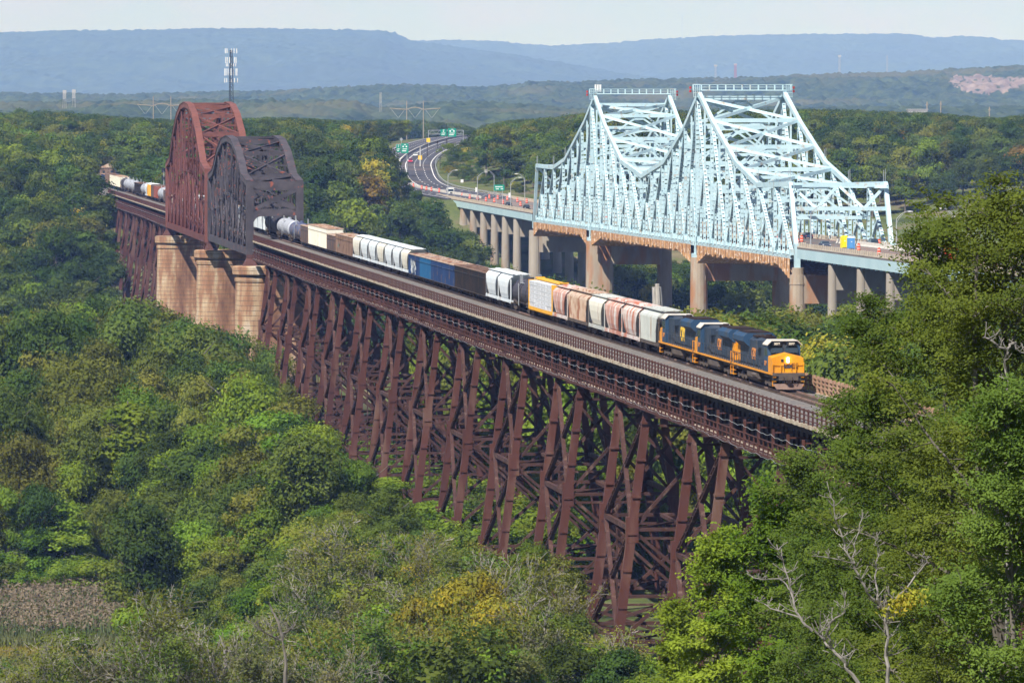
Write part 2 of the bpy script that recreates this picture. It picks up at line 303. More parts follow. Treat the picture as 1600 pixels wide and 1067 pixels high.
MIDHILL = ridge('hill', [(-600, 150), (0, 148), (150, 150), (300, 147), (400, 146), (480, 142), (560, 137), (640, 135), (700, 137), (750, 140), (780, 137), (830, 131), (900, 130), (1000, 126), (1100, 124), (1200, 123), (1300, 118), (1400, 115), (1480, 111), (1550, 107), (1620, 105), (2300, 110)], 9000, 2100, 'canopy_mid', 1000, 240, 18, 10, 37)
ridge('hill', [(-600, 166), (0, 163), (200, 160), (420, 158), (560, 160), (590, 172), (640, 168), (700, 160), (800, 163), (900, 172), (1200, 170), (1400, 168), (1600, 168), (2300, 165)], 6000, 1100, 'canopy_mid', 800, 130, 10, 8, 51)
# bare rock of a quarry: the faces of the mid hill where the woods have been stripped
def quarry(o):
    me = o.data; me.materials.append(MAT['quarry']); n = len(me.polygons); c = np.zeros(n*3); me.polygons.foreach_get('center', c); c = c.reshape(-1, 3); idx = np.zeros(n, int)
    px = 800+F_PX*c[:, 0]/(c[:, 1]*cos(PIT)-(c[:, 2]-CAMZ)*sin(PIT)); py = HOR-F_PX*(c[:, 2]-CAMZ)/c[:, 1]
    k = fbm(px/9, py/5, 61, 4)*16
    t = np.clip((px-1486)/130, 0, 1); top = 119+4*t+k*.5; bot = 131+16*np.sin(np.pi*np.clip(t*1.15, 0, 1))**.7+k*.6
    m = (px > 1486+k) & (px < 1622) & (py > top) & (py < bot) & (c[:, 1] < 9000) & (fbm(px/6, py/3, 71, 3) > -.17); idx[m] = 1; me.polygons.foreach_set('material_index', idx)
quarry(MIDHILL)
# ------------------------------------------------------------------ highway on the far bank
def strip(C, o0, o1, dz, name, m, thick=0, i0=0, i1=None, dash=None):
    b = MB(); i1 = i1 or len(C)-1; N = []
    for i in range(len(C)):
        d = C[min(i+1, len(C)-1)]-C[max(i-1, 0)]; d.z = 0; d.normalize(); N.append(Vector((d.y, -d.x, 0)))
    for i in range(i0, i1):
        if dash and i % dash: continue
        z = Vector((0, 0, dz)); a = C[i]+N[i]*o0+z; c = C[i+1]+N[i+1]*o0+z; e = C[i+1]+N[i+1]*o1+z; g = C[i]+N[i]*o1+z
        if thick:
            k = Vector((0, 0, thick)); b.quadbox([a, g, e, c, a+k, g+k, e+k, c+k])
        else: b.face([a, c, e, g])
    return b
RD = catmull(RP, 30); r0 = next(i for i, p in enumerate(RD) if p.y > 1822)
tag(strip(RD, -14, 14, -.5, '', '', .5, r0).build('road', 'asphalt'), kind='structure')
b = MB()
for o, dsh in ((1.9, 0), (5.6, 3), (9.3, 3), (12.6, 0), (-1.9, 0), (-5.6, 3), (-9.3, 3), (-12.6, 0)):
    q = strip(RD, o-.16, o+.16, .012, '', '', 0, r0, None, dsh); n = len(b.v); b.v += q.v; b.f += [tuple(i+n for i in f) for f in q.f]; b.m += q.m
tag(b.build('lane_markings', 'white_line'), kind='structure')
tag(strip(RD, -1.0, -.6, 0, '', '', .85, r0).build('median_barrier', 'barrier'), 'pale concrete median barrier running along the curving highway on the far bank', 'barrier')
b = strip(RD, 14.3, 14.4, .35, '', '', .35, r0+6)
for i in range(r0+6, len(RD), 2):
    d = RD[min(i+1, len(RD)-1)]-RD[i-1]; d.z = 0; d.normalize(); p = RD[i]+Vector((d.y, -d.x, 0))*14.55; b.box(p.x-.08, p.x+.08, p.y-.08, p.y+.08, p.z-.7, p.z+.75)
tag(b.build('guardrail', 'galv'), 'grey steel guardrail along the outer edge of the curving highway', 'guardrail')
def road_pt(px, off, z=0):
    best = min(range(1, len(RD)-1), key=lambda i: abs(proj(*_ro(i, off))[0]-px)+(0 if RD[i].y > 1822 else 999)); return best
def _ro(i, off):
    d = RD[min(i+1, len(RD)-1)]-RD[i-1]; d.z = 0; d.normalize(); p = RD[i]+Vector((d.y, -d.x, 0))*off; return p
# ------------------------------------------------------------------ railway bridge
ED, FD = -6.75, 3.15           # deck edges (u)
def rail_thing(name, label, cat, u, s, z, group=None): return thing(name, label, cat, RF.w(u, s, z), AL, group)
def legz(s): return 46.75
def make_tower(s1, s0, parent, org, npan, vary=0):
    # s0 near legs, s1 far legs; near side u=-6.46 far side +2.85, batter outwards 1:8
    zt = legz(s0); uN, uF = -6.1, 2.5; bt = .127
    P = {}
    sc = []
    for s in (s0, s1):
        gx = RF.w(-8, s, 0); zg = min(T1(gx.x, gx.y), T1(*RF.w(5, s, 0)[:2]))-1; sc.append(max(zg, -2))
    zg = min(sc)
    def N(s, z): return (uN-(zt-z)*bt, s, z)
    def Fp(s, z): return (uF+(zt-z)*bt, s, z)
    lv = [zt-.8]; h = 11.3
    while lv[-1]-h > zg+4: lv.append(lv[-1]-h)
    lv.append(zg+.4)
    bents = []
    for s in (s0, s1):
        br = MB()
        for i in range(len(lv)-1):                   # transverse sway bracing
            a, c = lv[i], lv[i+1]
            br.beam(N(s, a), Fp(s, a), .45, .35, (0, 1, 0)); br.beam(Vector(N(s, a))+Vector((0, 0, -.9)), Vector(Fp(s, a))+Vector((0, 0, -.9)), .2, .25, (0, 1, 0))
            br.beam(N(s, a), Fp(s, c), .3, .34, (0, 1, 0)); br.beam(Vector(Fp(s, a))+Vector((0, .2, 0)), Vector(N(s, c))+Vector((0, .2, 0)), .3, .34, (0, 1, 0))
        o = br.build('tower_bent', 'rust_steel', parent, org); bents.append(o)
        for f in (N, Fp):
            L = MB(); L.beam(f(s, zt), f(s, zg), .78, .55, (1, 0, 0), 1.0, .8)
            for z in lv[1:-1]:
                p = f(s, z); L.box(p[0]-.62, p[0]+.62, s-.36, s+.36, z-1.3, z+1.3)
            z = zt-1.4
            while z > zg+2: p = f(s, z); L.box(p[0]-.47, p[0]+.47, s-.46, s+.46, z-.12, z+.12); z -= 3.7
            L.build('leg', 'rust_leg', o, org)
            p = f(s, zg); c = MB(); c.box(p[0]-1.2, p[0]+1.2, s-1.2, s+1.2, zg-1.5, zg); c.build('footing', 'concrete', o, org)
        caps = MB(); caps.box(uN-.6, uF+.6, s-.35, s+.35, zt-.15, zt+1.35); caps.box(uN-.7, uF+.7, s-.5, s+.5, zt-.28, zt-.15)
        for u in np.arange(uN, uF, 1.6): caps.box(u-.06, u+.06, s-.43, s+.43, zt-.15, zt+1.3)
        caps.build('bent_cap', 'rust_dark', o, org)
    for f in (N, Fp):                            # longitudinal laced bracing
        B = MB()
        for i in range(len(lv)-1):
            a, c = lv[i], lv[i+1]
            B.laced(f(s0, a), f(s1, c), .5, .42, (0, .5, .5), .8, .5, zig=True); B.laced(f(s1, a), f(s0, c), .5, .40, (0, .5, -.5), .8, .5, zig=True)
            if i > 0: B.beam(f(s0, a), f(s1, a), .42, .5, (1, 0, 0))
        B.build('longitudinal_brace', 'rust_steel', bents[0], org)
    B = MB()
    for i in range(1, len(lv)-1):
        a = lv[i]; u = (N(s0, a)[0]+Fp(s0, a)[0])/2; B.beam((u, s0, a), (u, s1, a), .35, .35); B.beam(N(s0, a), Fp(s1, a), .22, .22, (0, 0, 1)); B.beam((u-.4, s0, a), (u-.4, s0, lv[i+1]), .2, .2)
    if B.v: B.build('interior_strut', 'rust_steel', bents[0], org)
def make_viaduct(label, sa, sb, towers, top='deck'):
    org = (0, sa, 46.7); v = rail_thing('railway_viaduct', label, 'viaduct', *org)
    d = MB(); d.box(ED+.25, FD-.05, sa, sb, ZR-.95, ZR-.42); n = int((sb-sa)/1.1)
    d.build('deck_slab', 'rust_dark', v, org)
    e = MB()
    for i in range(n):
        s = sa+(sb-sa)*i/n; l = (sb-sa)/n-.05; j = RND.uniform(0, .12); e.box(ED, ED+.3+RND.uniform(0, .2), s, s+l, ZR-.52+j*.4, ZR-.24+j*.8)
    e.box(FD-.3, FD, sa, sb, ZR-.6, ZR-.2); e.build('deck_curb', 'deck_edge', v, org)
    L = MB(); xs = np.array([ED+.35, -5.2, -3, -1.75, -1.3, 0, 1.3, 1.8, 2.6, FD-.2]); zs = np.array([-.30, -.22, -.2, -.14, -.1, -.1, -.1, -.14, -.25, -.3])+ZR
    ss = np.arange(sa, sb, 1.0); X, S = np.meshgrid(xs, ss); Z = np.tile(zs, (len(ss), 1))+.05*fbm(X*2, S*1.3, 4)
    bm_ = [[(X[i, j], S[i, j], Z[i, j]) for j in range(len(xs))] for i in range(len(ss))]
    L.loft(bm_, closed=False, caps=False); L.build('ballast_bed', 'ballast', v, org)
    tr = MB()
    for s in np.arange(sa, sb, .6): tr.box(-1.3, 1.3, s-.12, s+.12, ZR-.18, ZR-.035+RND.uniform(0, .02))
    tr.build('ties', 'tie', v, org)
    for u in (-.7525, .7525):
        r = MB(); r.box(u-.035, u+.035, sa, sb, ZR-.04, ZR+.12); r.build('rail', 'rail', v, org)
    g = MB()
    for u in (-4.7, 1.1): g.box(u-.2, u+.2, sa, sb, 46.95, ZR-.96); g.box(u-.42, u+.42, sa, sb, 46.9, 46.97)
    for u in (-4.7, 1.1):
        for s in np.arange(sa, sb, 2.4): g.box(u-.38, u+.38, s-.06, s+.06, 47, ZR-1)
    for s in np.arange(sa, sb, 4.8): g.box(-4.5, .9, s-.1, s+.1, 47.4, ZR-1)
    g.build('deck_girder', 'rust_dark', v, org)
    for uu, nm in ((ED+.12, 'railing'), (FD-.12, 'railing')):
        r = MB(); H = 1.12 if uu < 0 else 1.25
        for s in np.arange(sa+.5, sb, 1.93): r.box(uu-.07, uu+.07, s-.07, s+.07, ZR-.6, ZR+H-.05)
        for k in ((H-.16, .11), (H-.5, .06), (H-.9, .06)): r.box(uu-.04, uu+.04, sa, sb, ZR+k[0]-.1, ZR+k[0]-.1+k[1]*1.4)
        if uu > 0:
            r = MB()
            for s in np.arange(sa+.5, sb, 1.93): r.box(uu-.14, uu+.14, s-.14, s+.14, ZR-.6, ZR+1.35)
            for k in (.35, .75, 1.12): r.box(uu-.1, uu-.02, sa, sb, ZR+k-.07, ZR+k+.07)
        r.build(nm, 'rust_red' if uu < 0 else 'fence_wood', v, org)
    wk = MB(); wz = 47.0; wu = -6.75
    wk.box(wu, wu+.75, sa, sb, wz-.05, wz+.04); wk.build('walkway_plank', 'wood_pale', v, org)
    wk = MB(); k = 0
    for s in np.arange(sa+1, sb, 2.33):
        if k % 3 == 0: wk.box(wu-.12, wu+.12, s-.12, s+.12, wz-.35, wz+2.35)
        else: wk.box(wu-.06, wu+.06, s-.06, s+.06, wz-.1, wz+1.15)
        wk.box(wu-.1, -4.9, s-.08, s+.08, wz-.25, wz-.06)
        if k % 3 == 0: wk.box(wu, -4.9, s-.06, s+.06, wz+2.0, wz+2.12)
        k += 1
    for z in (1.15, .6, .1): wk.box(wu-.05, wu+.05, sa, sb, wz+z-.05, wz+z+.04)
    wk.box(wu-.12, wu+.1, sa, sb, wz-.28, wz-.06); wk.build('walkway_railing', 'rust_red', v, org)
    cb = MB()
    for ph, zz, am in ((0, 1.72, .16), (.5, -.15, .2)):
        pts = []
        s = sa+1
        while s < sb-1:
            q = ((s-sa-1)/6.99) % 1; pts.append((wu-.16+.04*sin(s*2.1), s, wz+zz+am*(4*(q-.5)**2)+.05*sin(s*1.7+ph)+(.25*sin(s/37.) if zz < 0 else 0))); s += 1.16
        cb.tube(pts, .02 if zz > 0 else .014, 4)
    cb.build('cable', 'galv', v, org)
    for s1, s0 in towers: make_tower(s1, s0, v, org, 3)
    return v
LK = 471.2
tow = [(LK+46.628*k, LK+46.628*k-18.2) for k in range(-4, 12)]
make_viaduct('long rust brown steel trestle viaduct between the right foreground and the black span', 236, 1019, tow)
tow = [(1345+46.6*k+18.2, 1345+46.6*k) for k in range(0, 6)]
make_viaduct('short far trestle viaduct beyond the tall red arched span at left', 1316, 1665, tow)
# ------------------------------------------------------------------ arched truss spans
def make_span(label, name, sa, sb, zl, ze, zp, steel, steel2, n, portal_ends, ladder):
    org = (0, (sa+sb)/2, zl); v = rail_thing(name, label, 'truss bridge', *org); uN, uF = -6.95, 3.3; S = [sa+(sb-sa)*i/n for i in range(n+1)]; sm = (sa+sb)/2; hl = (sb-sa)/2
    def zt(s):
        t = abs(s-sm)/hl; tt = min(1, t/(1-1.6/n)); return ze+(zp-ze)*(1-tt**2.3)
    def top(s): # end posts are vertical, first top panel point sits at s inside
        return zt(s)
    for u in (uN, uF):
        c = MB(); c.laced((u, sa-.3, zl+.6), (u, sb+.3, zl+.6), .95, 1.5, (1, 0, 0), 1.6, .85); c.build('bottom_chord', steel, v, org)
        c = MB(); pts = [(u, s, top(s)) for s in S]
        for a, b_ in zip(pts[:-1], pts[1:]): c.beam(Vector(a), Vector(b_)+(Vector(b_)-Vector(a)).normalized()*.2, 1.3, 1.25)
        for a, b_ in zip(pts[:-1], pts[1:]): c.beam(Vector(a)+Vector((0, 0, .66)), Vector(b_)+Vector((0, 0, .66)), 1.55, .1)
        c.build('top_chord', steel2, v, org)
        for s in (sa, sb):
            c = MB(); c.beam((u, s, zl), (u, s, top(s)+.4), 1.5, 1.2, (1, 0, 0), 1.5, 1.2); c.beam((u, s-.62, zl+3), (u, s-.62, top(s)), .35, .1); c.build('end_post', steel2, v, org)
        posts = MB(); dg = MB()
        for i in range(1, n):
            posts.laced((u, S[i], zl+1), (u, S[i], top(S[i])-.3), .8, .75, (1, 0, 0), 1.5, .55, zig=True)
        for i in range(n):
            a, b_ = S[i], S[i+1]; za, zb = top(a), top(b_); m = (a+b_)/2; left = m < sm
            p0 = (u, a, za-.5) if left else (u, b_, zb-.5); p1 = (u, b_, zl+.8) if left else (u, a, zl+.8)
            dg.laced(p0, p1, .62, .6, (1, 0, 0), 1.3, .5, zig=True)
            zm = (zl+(za if left else zb))/2
            dg.laced((u, m, zl+.8), (u, m, zm), .5, .5, (1, 0, 0), 1.2, .5)
            q = (u, a if left else b_, zl+.8); dg.beam((u, m, zm), q, .42, .42)
            posts.beam((u, m, zm), (u, m, (za+zb)/2-.4), .4, .42)
            posts.beam((u, a, zm), (u, b_, zm), .45, .5)
        posts.build('vertical_posts', steel, v, org); dg.build('diagonal_bracing', steel, v, org)
    lat = MB()
    for i in range(n+1):
        z = top(S[i]); lat.laced((uN, S[i], z), (uF, S[i], z), .7, .9, (0, 1, 0), 1.0, .55, zig=True)
        if 0 < i < n: # sway frame
            d = min(7, z-57.5); lat.laced((uN, S[i], z-d), (uF, S[i], z-d), .5, .7, (0, 1, 0), 1.0, .55, zig=True)
            lat.beam((uN, S[i], z), (uF, S[i], z-d), .25, .3); lat.beam((uF, S[i]+.3, z), (uN, S[i]+.3, z-d), .25, .3)
            lat.beam((uN, S[i], z-d-2), (uN+2.5, S[i], z-d), .3, .3); lat.beam((uF, S[i], z-d-2), (uF-2.5, S[i], z-d), .3, .3)
        if i < n:
            z2 = top(S[i+1]); lat.beam((uN, S[i], z), (uF, S[i+1], z2), .32, .4); lat.beam((uF, S[i]+.2, z-.05), (uN, S[i+1]+.2, z2-.05), .32, .4)
            zm_ = (z+z2)/2; lat.beam((uN, (S[i]+S[i+1])/2, zm_), (uF, (S[i]+S[i+1])/2, zm_), .3, .35)
    lat.build('lateral_bracing', steel2, v, org)
    for s in (sa, sb):   # portal: plate frame with an X between two struts and rounded corners
        p = MB(); zt_ = top(s); zc = zt_-6.1
        s0_, s1_ = s-.5, s+.1
        def bar(a, c, w): p.beam((a[0], (s0_+s1_)/2, a[1]), (c[0], (s0_+s1_)/2, c[1]), .6, w, (0, 1, 0))
        bar((uN, zt_-.5), (uF, zt_-.5), 1.7); bar((uN, zc+.2), (uF, zc+.2), 1.5); cm = (uN+uF)/2
        bar((uN+.7, zt_-1.2), (uF-.7, zc+.8), .85); bar((uF-.7, zt_-1.2), (uN+.7, zc+.8), .85)
        p.box(cm-1.1, cm+1.1, s0_-.04, s1_+.04, (zt_+zc)/2-.75, (zt_+zc)/2+.45)
        for sg, u in ((1, uN+.7), (-1, uF-.7)):
            for k in range(5):
                t0 = k/5*pi/2; t1 = (k+1)/5*pi/2; R = 1.7
                for zz, dz in ((zc-.55, -1), ):
                    P = [(u+sg*R*(1-sin(t0)), zz-R*(1-cos(t0))), (u+sg*R*(1-sin(t1)), zz-R*(1-cos(t1)))]
                    p.quadbox([(u, s0_, zz), (P[0][0], s0_, P[0][1]), (P[1][0], s0_, P[1][1]), (u, s0_, zz+.01), (u, s1_, zz), (P[0][0], s1_, P[0][1]), (P[1][0], s1_, P[1][1]), (u, s1_, zz+.01)])
        p.build('portal_frame', steel2, v, org)
    f = MB()
    for i in range(2*n+1): s = sa+(sb-sa)*i/(2*n); f.box(uN+.5, uF-.5, s-.3, s+.3, zl+.3, zl+1.9)
    for u in (-4.4, -3, -.75, .75): f.box(u-.2, u+.2, sa, sb, zl+1.0, ZR-.55)
    f.box(-6.3, 2.6, sa-3, sb+3, ZR-.55, ZR-.3); f.build('floor_system', steel, v, org)
    f = MB(); f.box(-6.0, 2.3, sa-3, sb+3, ZR-.29, ZR-.16); f.build('ballast_bed', 'ballast', v, org)
    f = MB()
    for u in (-.7525, .7525): f.box(u-.035, u+.035, sa-3, sb+3, ZR-.1, ZR+.12)
    f.build('rails', 'rail', v, org)
    for u in (uN, uF):
        for s in (sa, sb):
            f = MB()
            f.box(u-.7, u+.7, s-.7, s+.7, zl-.7, zl); f.loft([[(u-1.5, s-1.3, zl-2.3), (u+1.5, s-1.3, zl-2.3), (u+1.5, s+1.3, zl-2.3), (u-1.5, s+1.3, zl-2.3)], [(u-.7, s-.6, zl-.7), (u+.7, s-.6, zl-.7), (u+.7, s+.6, zl-.7), (u-.7, s+.6, zl-.7)]])
            f.build('bearing_shoe', 'rust_red', v, org)
    if ladder:
        f = MB(); s = sa-1.1; u = uN-1.4
        for q in (-.35, .35): f.box(u+q-.05, u+q+.05, s-.05, s+.05, zl-6, zl+.5)
        for z in np.arange(zl-6, zl, .4): f.box(u-.35, u+.35, s-.03, s+.03, z, z+.06)
        f.build('ladder', 'rust_red', v, org)
make_span('lower blackened steel arched truss span with patchy red rust nearest the train', 'truss_span', 1023.8, 1144, 47.7, 62.2, 71.2, 'black_steel', 'black_steel', 8, 1, False)
make_span('tallest rust red arched truss span behind the black one', 'truss_span', 1154.5, 1312, 47.0, 63.2, 78.9, 'red_steel', 'rust_light', 10, 1, True)
# stone piers
MAT['stone'] = bpy.data.materials.new('stone'); MAT['stone'].use_nodes = True
def _stone():
    t = MAT['stone'].node_tree; b = t.nodes['Principled BSDF']; L = t.links; b.inputs['Roughness'].default_value = .95
    tc = t.nodes.new('ShaderNodeTexCoord'); mp = t.nodes.new('ShaderNodeMapping'); L.new(tc.outputs['Object'], mp.inputs[0]); mp.inputs['Scale'].default_value = (1, 1, .22)
    n = t.nodes.new('ShaderNodeTexNoise'); n.inputs['Scale'].default_value = .17; n.inputs['Detail'].default_value = 9; n.inputs['Roughness'].default_value = .65; L.new(mp.outputs[0], n.inputs['Vector'])
    r = t.nodes.new('ShaderNodeValToRGB'); e = r.color_ramp.elements; e[0].position = .36; e[0].color = (.14, .065, .035, 1); e[1].position = .62; e[1].color = (.56, .51, .44, 1); q = e.new(.46); q.color = (.29, .15, .08, 1); q = e.new(.53); q.color = (.43, .31, .19, 1)
    L.new(n.outputs[0], r.inputs[0])
    sx = t.nodes.new('ShaderNodeSeparateXYZ'); L.new(tc.outputs['Object'], sx.inputs[0])
    a = t.nodes.new('ShaderNodeMath'); a.operation = 'MULTIPLY'; a.inputs[1].default_value = 1/1.02; L.new(sx.outputs[2], a.inputs[0])
    fr = t.nodes.new('ShaderNodeMath'); fr.operation = 'FRACT'; L.new(a.outputs[0], fr.inputs[0]); lt = t.nodes.new('ShaderNodeMath'); lt.operation = 'LESS_THAN'; lt.inputs[1].default_value = .13; L.new(fr.outputs[0], lt.inputs[0])
    n2 = t.nodes.new('ShaderNodeTexNoise'); n2.inputs['Scale'].default_value = .9; L.new(tc.outputs['Object'], n2.inputs['Vector']); g = t.nodes.new('ShaderNodeMapRange'); g.inputs[1].default_value = .3; g.inputs[2].default_value = .6; g.inputs[3].default_value = .35; g.inputs[4].default_value = .9; L.new(n2.outputs[0], g.inputs[0])
    mu = t.nodes.new('ShaderNodeMath'); mu.operation = 'MULTIPLY'; L.new(lt.outputs[0], mu.inputs[0]); L.new(g.outputs[0], mu.inputs[1])
    m = t.nodes.new('ShaderNodeMixRGB'); m.inputs[2].default_value = (.10, .075, .055, 1); L.new(mu.outputs[0], m.inputs[0]); L.new(r.outputs[0], m.inputs[1]); L.new(m.outputs[0], b.inputs['Base Color'])
_stone()
def stone_pier(s, hw, label, ztop, extra=0):
    zb = -1.5; org = (-1.8, s, zb); v = rail_thing('stone_pier', label, 'bridge pier', *org)
    def ring(z, a, l0, l1):  # stadium plan: rounded upstream nose at -u
        R = []
        for k in range(9): t = pi/2+pi*k/8; R.append((l0+a+a*cos(t)*.9, s+a*sin(t), z))
        for k in range(9): t = -pi/2+pi*k/8; R.append((l1-a+a*cos(t)*.9, s+a*sin(t), z))
        return R
    b = MB(); secs = []
    zz = list(np.linspace(zb, ztop-3.2, 12))
    for z in zz: k = (ztop-z)*.022; secs.append(ring(z, hw+k, -10.2-k, 6.6+k))
    b.loft(secs); b.build('shaft', 'stone', v, org)
    c = MB(); c.loft([ring(ztop-3.2, hw+.25, -10.5, 6.9), ring(ztop-2.3, hw+.25, -10.5, 6.9)]); c.loft([ring(ztop-2.1, hw+.1, -10.3, 6.7), ring(ztop-1.7, hw+.75, -11, 7.4), ring(ztop-.2, hw+.75, -11, 7.4), ring(ztop, hw+.35, -10.6, 7)]); c.build('coping', 'stone', v, org)
stone_pier(1024, 3.6, 'pale stone pier with the white streak under the near end of the black span', 45.4)
stone_pier(1149.5, 4.1, 'middle stone pier with a thin dark pipe down its face between black and red spans', 45.3)
stone_pier(1313, 4.1, 'tan stone pier with a broad white stain at the far end of the red span', 44.6)
# ------------------------------------------------------------------ pale blue highway bridge
S_P = [1599, 1465, 1270, 1128]
def hz(s): return 42.1+(1599-s)*(1.5/471)        # underside of bottom chord
W2 = 22.0
def hthing(name, label, cat, u, s, z, group=None): return thing(name, label, cat, HF.w(u, s, z), AL2, group)
tp = [(840, 259), (865.5, 259.5), (884, 246.5), (914.5, 187.5), (929.7, 149), (945, 194), (972, 250), (1004, 272.5), (1039, 250), (1068, 201), (1092.7, 143.6), (1115.6, 191), (1151, 252), (1185, 286), (1235, 286)]
tps = [HF.s_at(a, b, 0) for a, b in tp]
PN = sorted([(s, z) for s, z in tps], key=lambda q: -q[0])
def ztop(s): return float(np.interp(-s, [-q[0] for q in PN], [q[1] for q in PN]))
def mod_s(sa, sb, n): return [sa+(sb-sa)*i/n for i in range(n+1)]
stations = mod_s(1592, 1465, 6)[:-1]+mod_s(1465, 1367, 5)[:-1]+mod_s(1367, 1270, 5)[:-1]+mod_s(1270, 1134, 6)
STW = []
def towers_(s): return min(abs(s-1465), abs(s-1270)) < 1
org = (0, 1363, 43)
hb = hthing('truss_bridge', 'pale blue cantilever truss highway bridge with two peaked towers', 'truss bridge', *org)
M = 'blue_steel'
def is_peak_side(a, b):
    m = (a+b)/2; pk = min((1465, 1270), key=lambda p: abs(p-m)); return abs(a-pk) < abs(b-pk)
for u, nm in ((0, 'truss'), (W2, 'truss')):
    c = MB(); 
    for a, b in zip(stations[:-1], stations[1:]): c.beam((u, a, hz(a)+.55), (u, b, hz(b)+.55), .85, 1.15); c.beam((u-.46, a, hz(a)+1.05), (u-.46, b, hz(b)+1.05), .1, .12)
    c.build('bottom_chord', M, hb, org)
    c = MB(); pk = [(u, s, z-.5) for s, z in PN]
    pk[0] = (u, 1592, 60.3); pk[-1] = (u, 1136.5, 60.6)
    for a, b in zip(pk[:-1], pk[1:]): c.beam(a, b, .95, 1.15)
    c.beam((u, 1599, hz(1599)), pk[0], .9, 1.1); c.beam((u, 1128, hz(1128)), pk[-1], .95, 1.2)
    c.build('top_chord', M, hb, org)
    c = MB(); d = MB(); sub = MB()
    for i, s in enumerate(stations):
        if i in (0, len(stations)-1): continue
        z = ztop(s)-.6; tw_ = towers_(s)
        c.laced((u, s, hz(s)+1), (u, s, z), .9 if tw_ else .7, .8 if tw_ else .55, (1, 0, 0), 1.15, .74)
    for a, b in zip(stations[:-1], stations[1:]):
        za, zb = ztop(a)-.5, ztop(b)-.5; m = (a+b)/2; zm = (za+zb)/2
        hi, lo = (a, b) if is_peak_side(a, b) else (b, a); zhi = ztop(hi)-.5
        d.laced((u, hi, zhi), (u, lo, hz(lo)+1), .68, .6, (1, 0, 0), 1.15, .74)
        zc = (zhi+hz(lo)+1)/2
        sub.laced((u, m, hz(m)+1), (u, m, zc), .5, .42, (1, 0, 0), 1.15, .74)
        sub.laced((u, m, zc), (u, hi, hz(hi)+1), .5, .45, (1, 0, 0), 1.15, .74)
        if zhi-hz(hi) > 24: sub.beam((u, m, zc), (u, m, zm), .45, .45)
        for q in (.25, .75):
            sq = a+(b-a)*q; f_ = (sq-lo)/(hi-lo); zq = hz(lo)+1+(zhi-hz(lo)-1)*f_; sub.laced((u, sq, hz(sq)+1), (u, sq, min(zq, zc)), .42, .35, (1, 0, 0), 1.15, .74)
    g = MB()
    for i, s in enumerate(stations): # gusset boxes along the lower chord
        g.box(u-.55, u+.55, s-1.3, s+1.3, hz(s)+.9, hz(s)+2.3)
    for s in np.arange(1134, 1592, 5.7): g.box(u-.6, u+.2, s-.5, s+.5, hz(s)+.7, hz(s)+1.75)
    c.build('vertical_posts', M, hb, org); d.build('diagonals', M, hb, org); sub.build('sub_struts', M, hb, org); g.build('gussets', M, hb, org)
lat = MB(); sw = MB()
ts = sorted(set([s for s in stations]+[q[0] for q in PN[1:-1]]), reverse=True)
ts = [s for s in stations]
for i, s in enumerate(ts):
    z = ztop(s)-.6
    if i not in (0, len(ts)-1): lat.laced((0, s, z), (W2, s, z), .8, 1.0, (0, 1, 0), 1.1, .5, zig=True)
    if 0 < i < len(ts)-1:
        d = 7.5; zz = max(z-d, hz(s)+9); sw.laced((0, s, zz), (W2, s, zz), .6, .8, (0, 1, 0), 1.1, .55, zig=True)
        if z-zz > 3:
            sw.beam((0, s, zz), (W2/2, s, z), .45, .5, (0, 1, 0)); sw.beam((W2, s, zz), (W2/2, s, z), .45, .5, (0, 1, 0)); sw.box(W2/2-1.2, W2/2+1.2, s-.3, s+.3, z-1.2, z+.1)
        if z > 72: z3 = zz-9; sw.laced((0, s, z3), (W2, s, z3), .6, .8, (0, 1, 0), 1.1, .55, zig=True); sw.beam((0, s, z3), (W2/2, s, zz), .4, .45, (0, 1, 0)); sw.beam((W2, s, z3), (W2/2, s, zz), .4, .45, (0, 1, 0))
        for k, u in ((1, 0), (-1, W2)): sw.beam((u, s, zz-4), (u+k*4, s, zz), .4, .45, (0, 1, 0))
for a, b in zip(ts[:-1], ts[1:]):
    za, zb = ztop(a)-.6, ztop(b)-.6
    if a == ts[0]: za = 59.8
    if b == ts[-1]: zb = 60
    lat.laced((0, a, za), (W2, b, zb), .7, .75, (0, 1, 0), 1.0, .5, zig=True); lat.laced((W2, a, za), (0, b, zb), .7, .75, (0, 1, 0), 1.0, .5, zig=True)
    lat.box(W2/2-.9, W2/2+.9, (a+b)/2-.9, (a+b)/2+.9, (za+zb)/2-.4, (za+zb)/2+.5)
lat.build('top_lateral_bracing', M, hb, org); sw.build('sway_frames', M, hb, org)
for s, z in ((1136.5, 60.6), (1592, 60.3)):
    p = MB(); p.beam((0, s, z-.2), (W2, s, z-.2), .8, 1.0, (0, 1, 0)); sb = s+(-1 if s < 1300 else 1)*2.6; z2 = z-5.6
    p.beam((0, sb, z2), (W2, sb, z2), .7, .9, (0, 1, 0)); n = 4
    for k in range(n):
        a = W2*k/n; c_ = W2*(k+1)/n; p.beam((a, s if k % 2 == 0 else sb, z-.3 if k % 2 == 0 else z2), (c_, sb if k % 2 == 0 else s, z2 if k % 2 == 0 else z-.3), .5, .65, (0, 1, 0))
    p.build('portal_frame', M, hb, org)
